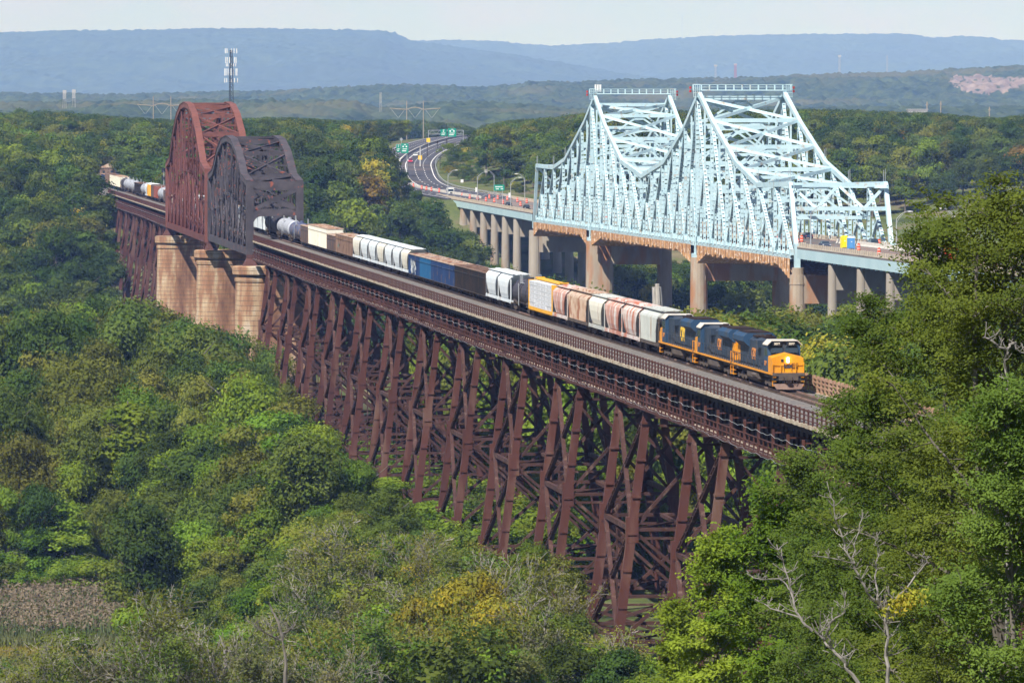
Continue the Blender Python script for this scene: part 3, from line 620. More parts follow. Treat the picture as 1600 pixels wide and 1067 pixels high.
for pk in (1465, 1270):                        # catwalk with railing, basket and red beacons on each tower
    q = [x for x in PN if abs(x[0]-pk) < 14 and x[1] > 78][0]; s, z = q; c = MB()
    c.box(-1.6, W2+1.6, s-.6, s+.6, z+.25, z+.5)
    for u in np.arange(-1.6, W2+1.7, 2.1): c.box(u-.08, u+.08, s-.6, s-.45, z+.5, z+1.75)
    for u in np.arange(-1.6, W2+1.7, 2.1): c.box(u-.08, u+.08, s+.45, s+.6, z+.5, z+1.75)
    for zz in (1.1, 1.7): c.box(-1.7, W2+1.7, s-.6, s-.5, z+zz, z+zz+.1); c.box(-1.7, W2+1.7, s+.5, s+.6, z+zz, z+zz+.1)
    for u in (-1.6, W2+.2):
        for k in range(4): c.box(u+k*.5-.05, u+k*.5+.05, s-1, s-.9, z-1.4, z+1.9)
        for zz in (-1.4, -.3, .8, 1.8): c.box(u-.1, u+1.7, s-1, s-.9, z+zz, z+zz+.1)
    c.build('catwalk', M, hb, org)
    for u in (-2.3, W2+2.3):
        c = MB()
        for zz in (-.2, .7): c.tube([(u, s, z+zz), (u, s, z+zz+.6)], .3, 8)
        c.build('beacon', 'red_lamp', hb, org)
s, z = [x for x in PN if abs(x[0]-1465) < 14 and x[1] > 78][0]
c = MB(); 
for k, uu in enumerate((.2, .9, 1.6)): c.tube([(uu, s, z+1), (uu, s, z+3.1)], .3, 8)
c.build('antenna', 'white', hb, org)
c = MB(); p = [(s, z) for s, z in PN]
for s, z in PN[:2]+PN[2:3]+PN[-3:]:
    for u in (0, W2): c.box(u-.05, u+.05, s-.05, s+.05, z, z+3.2); c.box(u-.05, u+.05, s+2-.05, s+2+.05, z, z+2.9)
c.build('spike', 'galv', hb, org)
# floor system + containment tarps hanging under it
f = MB()
for a, b in zip(stations[:-1], stations[1:]):
    for k in range(2): s = a+(b-a)*k/2; f.box(.3, W2-.3, s-.25, s+.25, hz(s)+.4, hz(s)+2.1)
f.box(.6, W2-.6, 1128, 1599, 44.0, 44.5); f.build('floor_system', 'tarp_dark', hb, org)
def tarp(sa, sb):
    top = []; n = int(abs(sa-sb)/1.1); secs_o = []; secs_i = []
    for i in range(n+1):
        s = sa+(sb-sa)*i/n; e = min(i, n-i)/n; base = 1.45+.35*abs(sin(i*.37))+.25*sin(i*.9)+.2*RND.random()
        if e < .12: base = 1.45+2.9*(1-e/.12)
        w = .22*sin(i*1.9)
        secs_o.append([(-.9+w, s, hz(s)+.15), (-.95+w, s, hz(s)-base), (W2*.5, s, hz(s)-base-.3), (W2+.9, s, hz(s)-base), (W2+.9, s, hz(s)+.15), (W2+.8, s, hz(s)+.15), (W2+.75, s, hz(s)-base+.12), (W2*.5, s, hz(s)-base-.15), (-.8+w, s, hz(s)-base+.12), (-.8+w, s, hz(s)+.15)])
    b = MB(); b.loft(secs_o); b.build('debris_tarp', 'tarp', hb, org)
    b = MB()
    for i in range(0, n, 2): s = sa+(sb-sa)*i/n; b.box(-1.08, -.98, s-.05, s+.05, hz(s)-2.1-.3*RND.random(), hz(s)+.3)
    b.build('scaffold_pole', 'tarp_dark', hb, org)
tarp(1594, 1470); tarp(1460, 1276); tarp(1265, 1133)
c = MB()
for s in (1465, 1270): 
    for u in (0, W2): c.box(u-.7, u+.7, s-1.1, s+1.1, hz(s)-2.4, hz(s)+.2); c.box(u-1.4, u+.9, s-1.2, s+1.2, hz(s)-3.0, hz(s)-2.0)
    for q in (-1.6, 1.6): c.box(-.9, -.7, s+q-.1, s+q+.1, hz(s), hz(s)+6); 
    c.box(-.9, -.7, s-1.7, s+1.7, hz(s)+5.8, hz(s)+6)
for s in (1599, 1128):
    for u in (0, W2): c.box(u-.6, u+.6, s-.8, s+.8, hz(s)-1.9, hz(s)+3.6 if s == 1128 else hz(s)+.2)
c.build('bearing', M, hb, org)
# deck (through truss and both approaches)
def dz(s): return hz(min(s, 1750))+2.9 if s < 1599 else 45.0+(s-1599)*.0028
def deck_piece(label, sa, sb, girders):
    org = (W2/2, (sa+sb)/2, 44); v = hthing('bridge_deck', label, 'bridge deck', *org); n = 12; S = np.linspace(sa, sb, n+1)
    def lay(u0, u1, z0, z1, nm, m, objs=None):
        b = objs or MB()
        for a, c in zip(S[:-1], S[1:]): b.quadbox([(u0, a, dz(a)+z0), (u1, a, dz(a)+z0), (u1, c, dz(c)+z0), (u0, c, dz(c)+z0), (u0, a, dz(a)+z1), (u1, a, dz(a)+z1), (u1, c, dz(c)+z1), (u0, c, dz(c)+z1)])
        if nm: return b.build(nm, m, v, org)
        return b
    e0, e1 = (1.2, W2-1.2) if not girders else (-.6, W2+.6)
    lay(e0, e1, -.4, 0, 'roadway', 'deck_road')
    b = MB()
    for u in (e0+1.1, e0+9.8, e1-9.8, e1-1.1): lay(u-.08, u+.08, .004, .012, None, None, b)
    b.build('edge_line', 'orange_line' , v, org)
    b = MB()
    lay(e0, e0+.35, .001, .28, None, None, b); lay(e1-.35, e1, .001, .28, None, None, b)
    for a in np.arange(sa, sb, 2.4):
        for u in (e0+.15, e1-.15): b.box(u-.12, u+.12, a-.14, a+.14, dz(a), dz(a)+1.05)
    for z in (.5, .72, .95):
        for u in (e0+.15, e1-.15): lay(u-.05, u+.05, z-.05, z+.05, None, None, b)
    b.build('parapet_rail', 'wood_pale', v, org)
    if girders:
        for u in (e0+.1, e0+4.2, W2/2-3, W2/2+3, e1-4.2, e1-.1):
            lay(u-.12, u+.12, -2.55 if u < 0 else -2.3, -.41, 'girder', 'girder_blue')
        b = MB()
        for a in np.arange(sa+3, sb-1, 5.2): b.box(-.3, W2+.3, a-.15, a+.15, dz(a)-2.2, dz(a)-.6); b.box(-.25, .25, a-.35, a+.35, dz(a)-2.9, dz(a)-2.2)
        b.build('crossbeam', 'girder_blue', v, org)
    return v
deck_piece('roadway deck inside the pale blue trusses, flanked by construction drums', 1125, 1601, False)
deck_piece('left approach deck with pale blue girders on a row of round concrete piers', 1601.2, 1917, True)
deck_piece('right approach deck with pale blue girder leading from portal toward the big tree', 700, 1124.8, True)
def conc_pier(u0, s, z1, hw, label, beam_d, round_top=False, wide=0, cat='bridge pier', m='concrete', group=None, zb=None, cw=0):
    x = HF.w(11, s, 0); zb = T1(x.x, x.y)-1 if zb is None else zb; zb = max(zb, -2); org = (11, s, zb); v = hthing('concrete_pier', label, cat, *org, group)
    def col(uc, a, wd, nm, z1=z1, flare=0):
        b = MB(); R0 = []
        def ring(z, a):
            R = []
            for k in range(9): t = pi/2+pi*k/8; R.append((uc-wd/2+a*cos(t), s+a*sin(t), z))
            for k in range(9): t = -pi/2+pi*k/8; R.append((uc+wd/2+a*cos(t), s+a*sin(t), z))
            return R
        b.loft([ring(zb, a+flare), ring((z1+zb)/2, a+flare*.5), ring(z1, a)])
        if round_top: b.loft([ring(z1, a-.5), ring(z1+1.6, a-.5)]); b.loft([ring(z1-2.2, a+.12), ring(z1-1.9, a+.12)])
        return b.build(nm, m, v, org)
    c0 = u0; c1 = W2-u0
    col(c0+wide/2, hw, cw+wide, 'column', flare=.35); col(c1, hw, cw, 'column', flare=.35)
    b = MB(); b.box(c0, c1, s-hw*.8, s+hw*.8, z1-beam_d, z1-.15); b.build('cross_wall', m, v, org)
    return v
conc_pier(.4, 1465, hz(1465)-3.0, 2.1, 'tall rusty stained pier below the left peaked tower', 7.0, m='concrete_rusty', wide=3.8)
conc_pier(.4, 1270, hz(1270)-3.0, 2.15, 'rust streaked pier below the right peaked tower', 6.0, m='concrete_rusty')
conc_pier(.2, 1128, hz(1128)-3.4, 1.9, 'round brown stained pier with a raised collar under the right portal', 6.5, True, m='concrete_rusty')
conc_pier(.3, 1600, hz(1599)-2.6, 1.9, 'thick pale pier where the left approach meets the truss', 7.0)
nth = ['nearest to the thick pier under the truss end', 'second to the left of the thick truss end pier', 'third to the left of the thick truss end pier', 'fourth to the left of the thick truss end pier', 'fifth to the left of the thick truss end pier', 'sixth to the left of the thick truss end pier', 'second from the wooded bank, beside the short one', 'short one nearest the wooded bank']
for k, px in enumerate((808, 790, 773, 756, 740, 724.5, 709, 692)):
    s, z = HF.s_at(px, 345, .2); conc_pier(.2, s, dz(s)-3.0, 1.25, 'round fronted approach pier, '+nth[k], 5.8, group='piers under the left approach')
for k, px in enumerate((1301, 1346, 1392)):
    s, z = HF.s_at(px, 430, .2); conc_pier(.2, s, dz(s)-3.0, 1.0, 'round fronted approach pier, '+['first', 'second', 'third'][k]+' to the right of the collared portal pier', 5.4, group='piers under the right approach')
# leaning weathered dolphin between the piers
p = inv(1040, 470, 1130); v = thing('timber_dolphin', 'leaning weathered timber mooring cluster between the highway piers', 'mooring post', (p.x, p.y, -1.5)); b = MB()
for k in range(5): a = k*1.256; b.tube([(cos(a)*1.6, sin(a)*1.6, 0), (-2.1+cos(a)*.6, sin(a)*.6, inv(1024, 440, 1130).z+1.5-RND.random()*1.5)], [.8, .55], 7)
b.build('timbers', 'bark_pale', v)
# ------------------------------------------------------------------ rolling stock (local x across, y along the track, z up from rail head)
RH = ZR+.12
def paint(name, c, c2=None, rust=None, sc=.5, lo=.5, hi=.62, rough=.6): mat(name, c, c2 or tuple(v*.8 for v in c), sc, rough, c3=rust, c3scale=sc*1.6, c3lo=lo, c3hi=hi, stretch=(1, 1, .45))
RUSTC = (.30, .12, .07)
paint('loco_blue', (.016, .052, .115), (.026, .066, .13), (.045, .055, .07)); paint('loco_grey', (.034, .052, .08), (.026, .042, .068), (.06, .062, .07)); mat('loco_yellow', (.80, .33, .012), (.62, .24, .015), .8, .5); mat('loco_roof', (.50, .46, .40), (.62, .59, .54), 1, .7); mat('loco_under', (.07, .055, .045), (.13, .10, .082), 1.2, .9)
paint('white_car', (.62, .68, .72), (.72, .76, .78), (.42, .36, .30), .4, .62, .75); paint('cream_car', (.66, .63, .53), (.74, .71, .62), (.40, .26, .18), .5, .62, .72); paint('grey_hopper', (.42, .44, .42), (.52, .54, .51), (.36, .30, .24), .5, .58, .72); paint('rusty_pink', (.45, .17, .11), (.60, .40, .34), (.66, .62, .58), .5, .5, .62); paint('rusty_white', (.66, .60, .57), (.56, .47, .42), (.48, .17, .10), .45, .47, .6); paint('rusty_beige', (.46, .33, .24), (.55, .45, .36), (.30, .14, .08), .6, .48, .6)
paint('brown_car', (.19, .125, .095), (.25, .165, .125), (.12, .07, .05), .5); paint('dark_car', (.085, .065, .065), (.115, .09, .085), (.16, .09, .06), .5); paint('black_car', (.012, .011, .012), (.022, .018, .018), (.04, .026, .02), .6); paint('blue_car', (.014, .036, .11), (.022, .055, .15), (.10, .08, .09), .5, .58, .7); paint('sky_car', (.014, .095, .22), (.02, .115, .25), (.06, .12, .2), .5, .6, .7); paint('black_tank', (.04, .038, .05), (.06, .055, .07), (.10, .07, .055), .5, .6, .7); paint('silver_tank', (.33, .35, .40), (.42, .44, .49), (.26, .22, .20), .5, .6, .7); paint('red_car', (.22, .06, .045), (.28, .08, .06), RUSTC, .5); paint('blue_tank', (.06, .08, .16), (.09, .11, .20), (.35, .22, .08), .9, .56, .62); mat('yellow_car', (.78, .42, .03), (.70, .36, .03), 1, .6); mat('wrap_white', (.70, .72, .75), (.60, .62, .66), 1.5, .5); mat('scrap', (.30, .12, .07), (.42, .2, .13), 1.5, .95, c3=(.5, .36, .3), c3scale=2)
mat('rusty_plow', (.16, .10, .08), (.24, .16, .13), 1.5, .8)
def bogie(y, parent, detail=True, axles=2, m='loco_under'):
    b = MB(); sp = 1.78 if axles == 2 else 1.95; n = axles; L = sp*(n-1)
    for u in (-1.02, 1.02):
        b.box(u-.09, u+.09, y-L/2-.35, y+L/2+.35, .42, .72); b.box(u-.11, u+.11, y-.45, y+.45, .25, .9)
        for i in range(n): yy = y-L/2+i*sp; b.box(u-.15, u+.15, yy-.2, yy+.2, .3, .66)
    b.box(-1, 1, y-.25, y+.25, .45, .95); o = b.build('bogie', m, parent)
    for i in range(n):
        yy = y-L/2+i*sp; w_ = MB()
        for u in (-.75, .75): w_.tube([(u-.07, yy, .46), (u+.07, yy, .46)], .46, 10 if detail else 7)
        w_.tube([(-.75, yy, .46), (.75, yy, .46)], .08, 5); w_.build('wheelset', 'rust_dark', o)
def ladder(b, x, y, z0, z1, w=.4, ax='y'):
    for q in (-w/2, w/2):
        if ax == 'y': b.box(x-.025, x+.025, y+q-.025, y+q+.025, z0, z1)
        else: b.box(x+q-.025, x+q+.025, y-.025, y+.025, z0, z1)
    for z in np.arange(z0+.15, z1, .35):
        if ax == 'y': b.box(x-.025, x+.025, y-w/2, y+w/2, z-.02, z+.02)
        else: b.box(x-w/2, x+w/2, y-.025, y+.025, z-.02, z+.02)
def ring_rect(w_, l, z, y=0): return [(-w_, y-l, z), (w_, y-l, z), (w_, y+l, z), (-w_, y+l, z)]
def ends(c, L, m, v, zs=1.0):
    b = MB(); b.box(-.25, .25, -L/2-.25, L/2+.25, zs-.25, zs+.1)
    for s in (-1, 1):
        b.box(-1.5, 1.5, s*(L/2-.25)-.12, s*(L/2-.25)+.12, zs-.1, zs+.25)
        for x in (-1.4, 1.4): ladder(b, x, s*(L/2-.35), zs, 4.0); b.box(x-.06, x+.06, s*(L/2-.15)-.05, s*(L/2-.15)+.05, zs, 4.0)
    return b.build('end_frame', m, v)
def covered_hopper(v, L, m, m2, bays=2, ribs=False, H=4.55, curved=True):
    h = L/2; b = MB()
    if curved: R = [(.95, h-3.4, 1.0), (1.38, h-2.7, 1.45), (1.52, h-2.3, 2.0), (1.6, h-1.75, 2.9), (1.58, h-1.3, 3.5), (1.5, h-.8, 3.95), (1.3, h-.6, 4.2), (1.0, h-.5, H-.12), (.4, h-.5, H)]
    else: R = [(1.0, h-3.1, .95), (1.5, h-2.5, 1.3), (1.56, h-1.9, 2.0), (1.56, h-1.0, 3.1), (1.56, h-.5, 3.85), (1.45, h-.45, 4.1), (.9, h-.45, H-.1), (.4, h-.45, H)]
    b.loft([ring_rect(a, l, z) for a, l, z in R]); 
    if ribs:
        for y in np.arange(-h+1.6, h-1.5, .95):
            for x in (-1, 1): b.box(x*1.575-.06, x*1.575+.06, y-.05, y+.05, 1.35, 3.9)
    b.build('hopper_body', m, v)
    b = MB()
    for i in range(bays): y = -h+3+(L-6)*(i+.5)/bays; b.loft([ring_rect(.35, .35, .35, y), ring_rect(.95, (L-6.4)/bays/2, 1.25, y)])
    b.box(-1.5, -1.38, -h+.4, h-.4, .95, 1.32); b.box(1.38, 1.5, -h+.4, h-.4, .95, 1.32)
    for s in (-1, 1):
        b.beam((-1.3, s*(h-2.6), 1.2), (-1.3, s*(h-.8), 3.3), .12, .5, (1, 0, 0)); b.beam((1.3, s*(h-2.6), 1.2), (1.3, s*(h-.8), 3.3), .12, .5, (1, 0, 0)); b.box(-1.5, 1.5, s*(h-.9)-.5, s*(h-.9)+.5, 1.0, 1.1)
    b.build('underframe', m2, v)
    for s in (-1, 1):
        b = MB(); b.loft([[(-1.47, s*(h-.3), z0), (1.47, s*(h-.3), z0), (1.47, s*(h-y1), z0), (-1.47, s*(h-y1), z0)] for z0, y1 in ((1.4, 2.3), (2.6, 1.9), (3.35, 1.2))]); b.build('end_shade_block', 'black', v)  # added black block paints the shade under each sloped hopper end
    b = MB()
    for x in (-.95, .95): b.box(x-.22, x+.22, -h+.3, h-.3, H+.02, H+.09)
    for s in (-1, 1): b.box(-1.1, 1.1, s*(h-.5)-.2, s*(h-.5)+.2, H+.02, H+.09)
    for y in np.arange(-h+1.4, h-1, (L-2.8)/(5 if not ribs else 7)): b.loft([ring_rect(.36, .5, H-.06, y), ring_rect(.3, .44, H+.18, y)])
    b.build('roof_hatches', m2 if m2 != 'loco_under' else m, v); ends(None, L, m2, v)
def open_car(v, L, m, H=3.9, floor='scrap', ribs=1.3, z0=1.0, rim=None, heap=.35, band=True):
    h = L/2-.25; b = MB(); 
    for x in (-1, 1): b.box(min(x*1.5, x*1.42), max(x*1.5, x*1.42), -h, h, z0, H)
    for s in (-1, 1): b.box(-1.42, 1.42, min(s*h, s*(h-.1)), max(s*h, s*(h-.1)), z0, H)
    b.box(-1.42, 1.42, -h+.1, h-.1, z0, z0+.1)
    for y in np.arange(-h+.3, h, ribs):
        for x in (-1, 1): b.box(x*1.56-.06, x*1.56+.06, y-.09, y+.09, z0-.05, H-.05)
    if band:
        for x in (-1, 1): b.box(x*1.56-.07, x*1.56+.07, -h-.02, h+.02, H-.75, H-.62)
    b.build('car_body', m, v); b = MB()
    for x in (-1, 1): b.box(x*1.5-.12, x*1.5+.12, -h-.05, h+.05, H, H+.12)
    for s in (-1, 1): b.box(-1.38, 1.38, s*h-.1, s*h+.1, H, H+.12)
    for y in np.linspace(-h+2, h-2, 4): b.box(-1.38, 1.38, y-.06, y+.06, H-.1, H+.02)
    b.build('top_rim', rim or m, v)
    b = MB(); n = 14; S = []
    for i in range(n+1): y = -h+.12+(2*h-.24)*i/n; S.append([(x, y, H-.9+heap*RND.random()+(.5*(1-abs(x)/1.4))) for x in (-1.41, -.9, -.4, .1, .6, 1.1, 1.41)])
    b.loft(S, closed=False, caps=False); b.build('load', floor, v)
    b = MB(); b.box(-1.5, 1.5, -h-.1, h+.1, z0-.15, z0-.001)
    for y in (-h*.35, h*.35): b.loft([ring_rect(.9, .6, .4, y), ring_rect(1.3, 1.5, z0-.15, y)])
    b.box(-.2, .2, -L/2-.2, L/2+.2, z0-.3, z0-.14); b.build('underframe', 'loco_under', v)
def box_car(v, L, m, roof, H=4.7, w_=1.55, door=None):
    h = L/2-.3; b = MB(); b.box(-w_, w_, -h, h, 1.05, H-.2)
    for y in np.arange(-h+.4, h, .8):
        for x in (-1, 1): b.box(x*w_-.04, x*w_+.04, y-.06, y+.06, 1.1, H-.25)
    b.build('box_body', m, v); b = MB(); b.loft([ring_rect(w_+.03, h+.02, H-.2), ring_rect(.5, h+.02, H)]); 
    for y in np.arange(-h+.5, h, 1.2): b.box(-w_*.9, w_*.9, y-.04, y+.04, H-.12, H+.02)
    b.build('roof', roof, v); b = MB(); b.box(-w_-.07, -w_+.02, -1.5, 1.5, 1.15, H-.4); b.box(w_-.02, w_+.07, -1.5, 1.5, 1.15, H-.4); b.build('sliding_door', door or m, v); ends(None, L, m, v)
def tank_car(v, L, m, R=1.45, band=None, platform='galv', zc=2.6):
    h = L/2-.9; b = MB(); S = []
    for y, r in ((-h, .2), (-h+.08, R*.6), (-h+.3, R*.88), (-h+.6, R), (h-.6, R), (h-.3, R*.88), (h-.08, R*.6), (h, .2)): S.append([(r*cos(t*2*pi/20), y, zc+r*sin(t*2*pi/20)) for t in range(20)])
    b.loft(S); o = b.build('tank_shell', m, v)
    b = MB(); b.tube([(0, 0, zc+R-.1), (0, 0, zc+R+.45)], .42, 10); b.build('dome', m, o)
    b = MB()
    for y in (-h+1.2, -.9, .9, h-1.2): b.tube([((R+.03)*sin(a), y, zc+(R+.03)*cos(a)) for a in np.linspace(-2.3, 2.3, 15)], .05, 4)
    b.build('tank_bands', band or m, o); b = MB()
    for x in (-.95, .95):
        b.box(x-.25, x+.25, -1.2, 1.2, zc+R-.32, zc+R-.27)
        for y in (-1.2, 0, 1.2): b.box(x*1.25-.03, x*1.25+.03, y-.03, y+.03, zc+R-.3, zc+R+.8)
        b.box(x*1.25-.03, x*1.25+.03, -1.2, 1.2, zc+R+.75, zc+R+.8)
    for x in (-1, 1): ladder(b, x*(R+.06), 0, 1.0, zc+R-.3)
    b.build('platform', platform, v); b = MB()
    for y in (-h+1.3, h-1.3): b.box(-1.35, 1.35, y-.4, y+.4, .95, zc-R*.72)
    b.box(-.25, .25, -L/2-.2, L/2+.2, .8, 1.1)
    for x in (-1.4, 1.4): b.box(x-.04, x+.04, -h, h, 1.35, 1.4); 
    for s in (-1, 1): b.box(-1.5, 1.5, s*(L/2-.4)-.3, s*(L/2-.4)+.3, .95, 1.1)
    b.build('saddle_frame', 'loco_under', v)
def centerbeam(v, L):
    h = L/2-.2; b = MB(); b.box(-1.5, 1.5, -h, h, .95, 1.3)
    for s in (-1, 1): b.box(-1.5, 1.5, min(s*h, s*(h-.18)), max(s*h, s*(h-.18)), 1.3, 4.6); b.box(-.6, .6, s*h-.1, s*h+.1, 4.75, 4.9)
    b.box(-.45, .45, -h, h, 4.62, 4.8); b.box(-.12, .12, -h+.3, h-.3, 1.3, 4.7)
    for y in np.arange(-h+.4, h, .9): b.box(-1.54, -1.5, y-.1, y+.1, .95, 1.12); b.box(-1.5, 1.5, y-.06, y+.06, .85, .95)
    b.build('beam_frame', 'yellow_car', v); rows_ = 6; cols_ = 4; b = MB(); g = MB()
    for x in (-1, 1):
        for i in range(cols_):
            for k in range(rows_):
                y0 = -h+.42+(2*h-.84)*i/cols_; y1 = -h+.42+(2*h-.84)*(i+1)/cols_; z0 = 1.33+k*.535; j = RND.uniform(-.03, .03)
                X = sorted((x*.14, x*(1.44+j))); b.box(X[0], X[1], y0+.04, y1-.04, z0, z0+.50)
                if k: X2 = sorted((x*.2, x*1.3)); g.box(X2[0], X2[1], y0+.1, y1-.1, z0-.034, z0-.001)
                for q in (.25, .5, .75): yy = y0+(y1-y0)*q; X3 = sorted((x*(1.44+j), x*(1.455+j))); g.box(X3[0], X3[1], yy-.035, yy+.035, z0+.12, z0+.40)
    b.build('wrapped_load', 'wrap_white', v); g.build('stickers', 'dark_car', v)
def loco(v, num, big=False, front_lit=True):
    h = 11.0; bl = 'loco_blue'
    b = MB(); b.box(-1.5, 1.5, -h+.2, h-.2, 1.35, 1.62); b.box(-.9, .9, -h+.2, h-.2, .95, 1.35); b.build('frame', 'loco_under', v)
    b = MB()
    for x in (-1, 1): b.box(x*1.53-.03, x*1.53+.03, -h+.25, h-.25, 1.44, 1.60)
    b.build('sill_stripe', 'loco_yellow', v)
    b = MB(); y0, y1 = -6.4, h-.7; b.loft([[(-.98, y, 1.62), (.98, y, 1.62), (.98, y, 4.05), (.6, y, 4.35), (-.6, y, 4.35), (-.98, y, 4.05)] for y in (y0, y1)])
    b.box(-1.2, 1.2, -6.4, -3.3, 1.62, 4.2)
    for y in np.arange(-3.0, 9.6, 1.05):
        for x in (-1, 1): b.box(x*.995-.02, x*.995+.02, y-.42, y+.42, 1.8, 3.3)
    hd = b.build('long_hood', 'loco_grey', v)
    b = MB()      # radiator section with overhanging wings
    b.loft([[(-1.0, y, 3.35), (-1.58, y, 3.85), (-1.58, y, 4.3), (-1.2, y, 4.62), (1.2, y, 4.62), (1.58, y, 4.3), (1.58, y, 3.85), (1.0, y, 3.35)] for y in (4.1, 10.0)])
    b.build('radiator_wings', bl, hd)
    b = MB(); b.box(-1.15, 1.15, 4.4, 9.7, 4.63, 4.68)
    for k in range(3): b.box(-1.0, 1.0, 4.6+k*1.75, 6.1+k*1.75, 4.69, 4.74)
    b.box(-.5, .5, -1.5, .2, 4.36, 4.55); b.box(-.8, .8, 1.0, 3.4, 4.36, 4.5); b.tube([(0, -.6, 4.5), (0, -.6, 4.72)], .3, 8); b.build('roof_grilles', 'rust_dark', hd)
    b = MB(); b.box(-1.45, 1.45, -2.8, -1.0, 3.6, 4.25); b.build('brake_grid_box', 'loco_grey', hd) if big else None
    b = MB(); b.box(-1.03, 1.03, 9.0, 10.34, 1.7, 3.3); b.box(-.93, .93, 9.3, 10.345, 3.3, 3.9); b.build('end_panel', 'loco_yellow' if big != 2 else 'loco_grey', hd)
    # cab
    b = MB(); zc = 1.62
    cabs = [[(-1.53, y, 1.62), (1.53, y, 1.62), (1.53, y, 4.0), (1.18, y, 4.42), (-1.18, y, 4.42), (-1.53, y, 4.0)] for y in (-8.55, -6.3)]; cabs[0] = [(x, y+(.28 if z > 3.5 else 0), z) for x, y, z in cabs[0]]
    b.loft(cabs); b.build('cab', bl, v)
    b = MB(); b.loft([[(-1.62, y, 4.03), (-1.2, y, 4.45), (-1.2, y, 4.54), (-1.62, y, 4.12)] for y in (-8.75, -6.2)]); b.loft([[(1.2, y, 4.45), (1.62, y, 4.03), (1.62, y, 4.12), (1.2, y, 4.54)] for y in (-8.75, -6.2)]); b.box(-1.2, 1.2, -8.5, -6.2, 4.43, 4.52); b.build('cab_roof', 'loco_roof', v)
    b = MB()
    for x in (-1, 1):
        X = sorted((x*.14, x*1.28)); b.quadbox([(X[0], -8.60, 3.36), (X[1], -8.60, 3.36), (X[1], -8.5, 3.36), (X[0], -8.5, 3.36), (X[0], -8.36, 3.92), (X[1], -8.36, 3.92), (X[1], -8.3, 3.92), (X[0], -8.3, 3.92)])
        for a in (-8.0, -7.2): b.box(x*1.54-.01, x*1.54+.01, a-.3, a+.3, 3.05, 3.8)
    b.build('cab_window', 'glass', v)
    b = MB()          # nose
    nose = [[(-1.47, -10.35, 1.5), (1.47, -10.35, 1.5), (1.45, -10.3, 2.98), (0, -10.22, 3.36), (-1.45, -10.3, 2.98)], [(-1.5, -8.5, 1.5), (1.5, -8.5, 1.5), (1.5, -8.5, 3.06), (0, -8.5, 3.42), (-1.5, -8.5, 3.06)]]
    b.loft(nose); b.build('nose', 'loco_yellow', v)
    b = MB(); b.box(-.62, -.40, -10.36, -10.28, 2.62, 2.86); b.box(-.35, -.33, -10.39, -10.33, 1.7, 2.55); b.box(.36, .38, -10.39, -10.33, 1.7, 2.55)
    for z in (2.05, 2.45): b.box(.36, .95, -10.38, -10.34, z, z+.04)
    b.box(-1.2, -.14, -8.52, -8.44, 3.98, 4.0); b.box(.14, 1.2, -8.52, -8.44, 3.98, 4.0); b.build('nose_fittings', 'black', v)
    for x in (-.68, .68):
        b = MB(); b.box(x-.4, x+.4, -8.52, -8.3, 4.02, 4.34); nb = b.build('number_board', 'black', v); lettering('numerals', 'n1', 'cream_car', nb, Matrix(((.85, 0, 0, x), (0, 0, -1, -8.535), (0, .85, 0, 4.18), (0, 0, 0, 1))))
    for x, z, r, y in ((-.1, 2.92, .13, -10.34), (-.1, 2.66, .13, -10.34), (-.93, 1.48, .14, -10.5), (.93, 1.48, .14, -10.5)):
        b = MB(); b.tube([(x+.1*(z > 2), y, z), (x+.1*(z > 2), y-.1, z)], r, 10); b.build('headlight', 'lamp_on' if front_lit else 'white', v)
    b = MB(); b.box(-.5, .5, -10.62, -10.5, 1.36, 1.5); b.build('step_plate', 'sign_yellow', v)
    b = MB(); b.loft([[(-1.5, -10.5, .95), (1.5, -10.5, .95), (1.5, -10.3, 1.36), (-1.5, -10.3, 1.36)], [(-1.5, -10.7, .95), (1.5, -10.7, .95), (1.5, -10.6, 1.36), (-1.5, -10.6, 1.36)]]); b.build('pilot_sheet', 'black', v); b = MB()
    b.loft([[(-1.45, -10.7, .62), (0, -10.95, .66), (1.45, -10.7, .62), (1.45, -10.6, .62), (0, -10.6, .66), (-1.45, -10.6, .62)], [(-1.15, -10.95, .16), (0, -11.15, .12), (1.15, -10.95, .16), (1.15, -10.85, .16), (0, -10.95, .12), (-1.15, -10.85, .16)]]); b.build('plow', 'rusty_plow', v)
    b = MB(); b.box(-.22, .22, -11.25, -10.7, .62, .98)
    for x in (-.45, .35): b.tube([(x, -10.75, 1.25), (x+.05, -11.0, .8), (x+.3, -11.05, .62), (x+.45, -10.9, .95)], .04, 5)
    b.box(-.22, .22, 10.7, 11.2, .62, .98); b.build('coupler', 'rust_dark', v)
    b = MB(); b.loft([ring_rect(1.1, 2.9, .35), ring_rect(1.42, 3.1, .7), ring_rect(1.42, 3.1, 1.2), ring_rect(1.2, 3.0, 1.34)]); b.tube([(-1.38, -2.6, 1.0), (-1.38, -.2, 1.0)], .22, 8); b.build('fuel_tank', 'loco_under', v)
    b = MB()
    for x in (-1.48, 1.48):
        for y in np.arange(-5.9, 10.6, 1.3): b.box(x-.03, x+.03, y-.03, y+.03, 1.62, 2.65)
        b.box(x-.03, x+.03, -6.0, 10.5, 2.6, 2.66)
    b.build('handrail', 'loco_grey', v); b = MB()
    for y in (-10.5, 10.5):
        for x in (-1.45, 1.45): 
            b.box(x-.03, x+.03, y-.03, y+.03, .4, 2.6)
            for k in range(3): b.box(x-.3*(x > 0), x+.3*(x < 0), y-.3, y+.3, .45+k*.38, .49+k*.38)
        for x in (-.7, .7): b.box(x-.03, x+.03, y-.03, y+.03, 1.6, 2.55)
        b.box(-1.45, 1.45, y-.02, y+.02, 2.5, 2.56)
    b.build('end_steps', 'loco_yellow' if big else 'rust_dark', v)
    for y in (-7.2, 7.2): bogie(y, v, True, 3)
    sz = 1.9 if big == 2 else 1.45
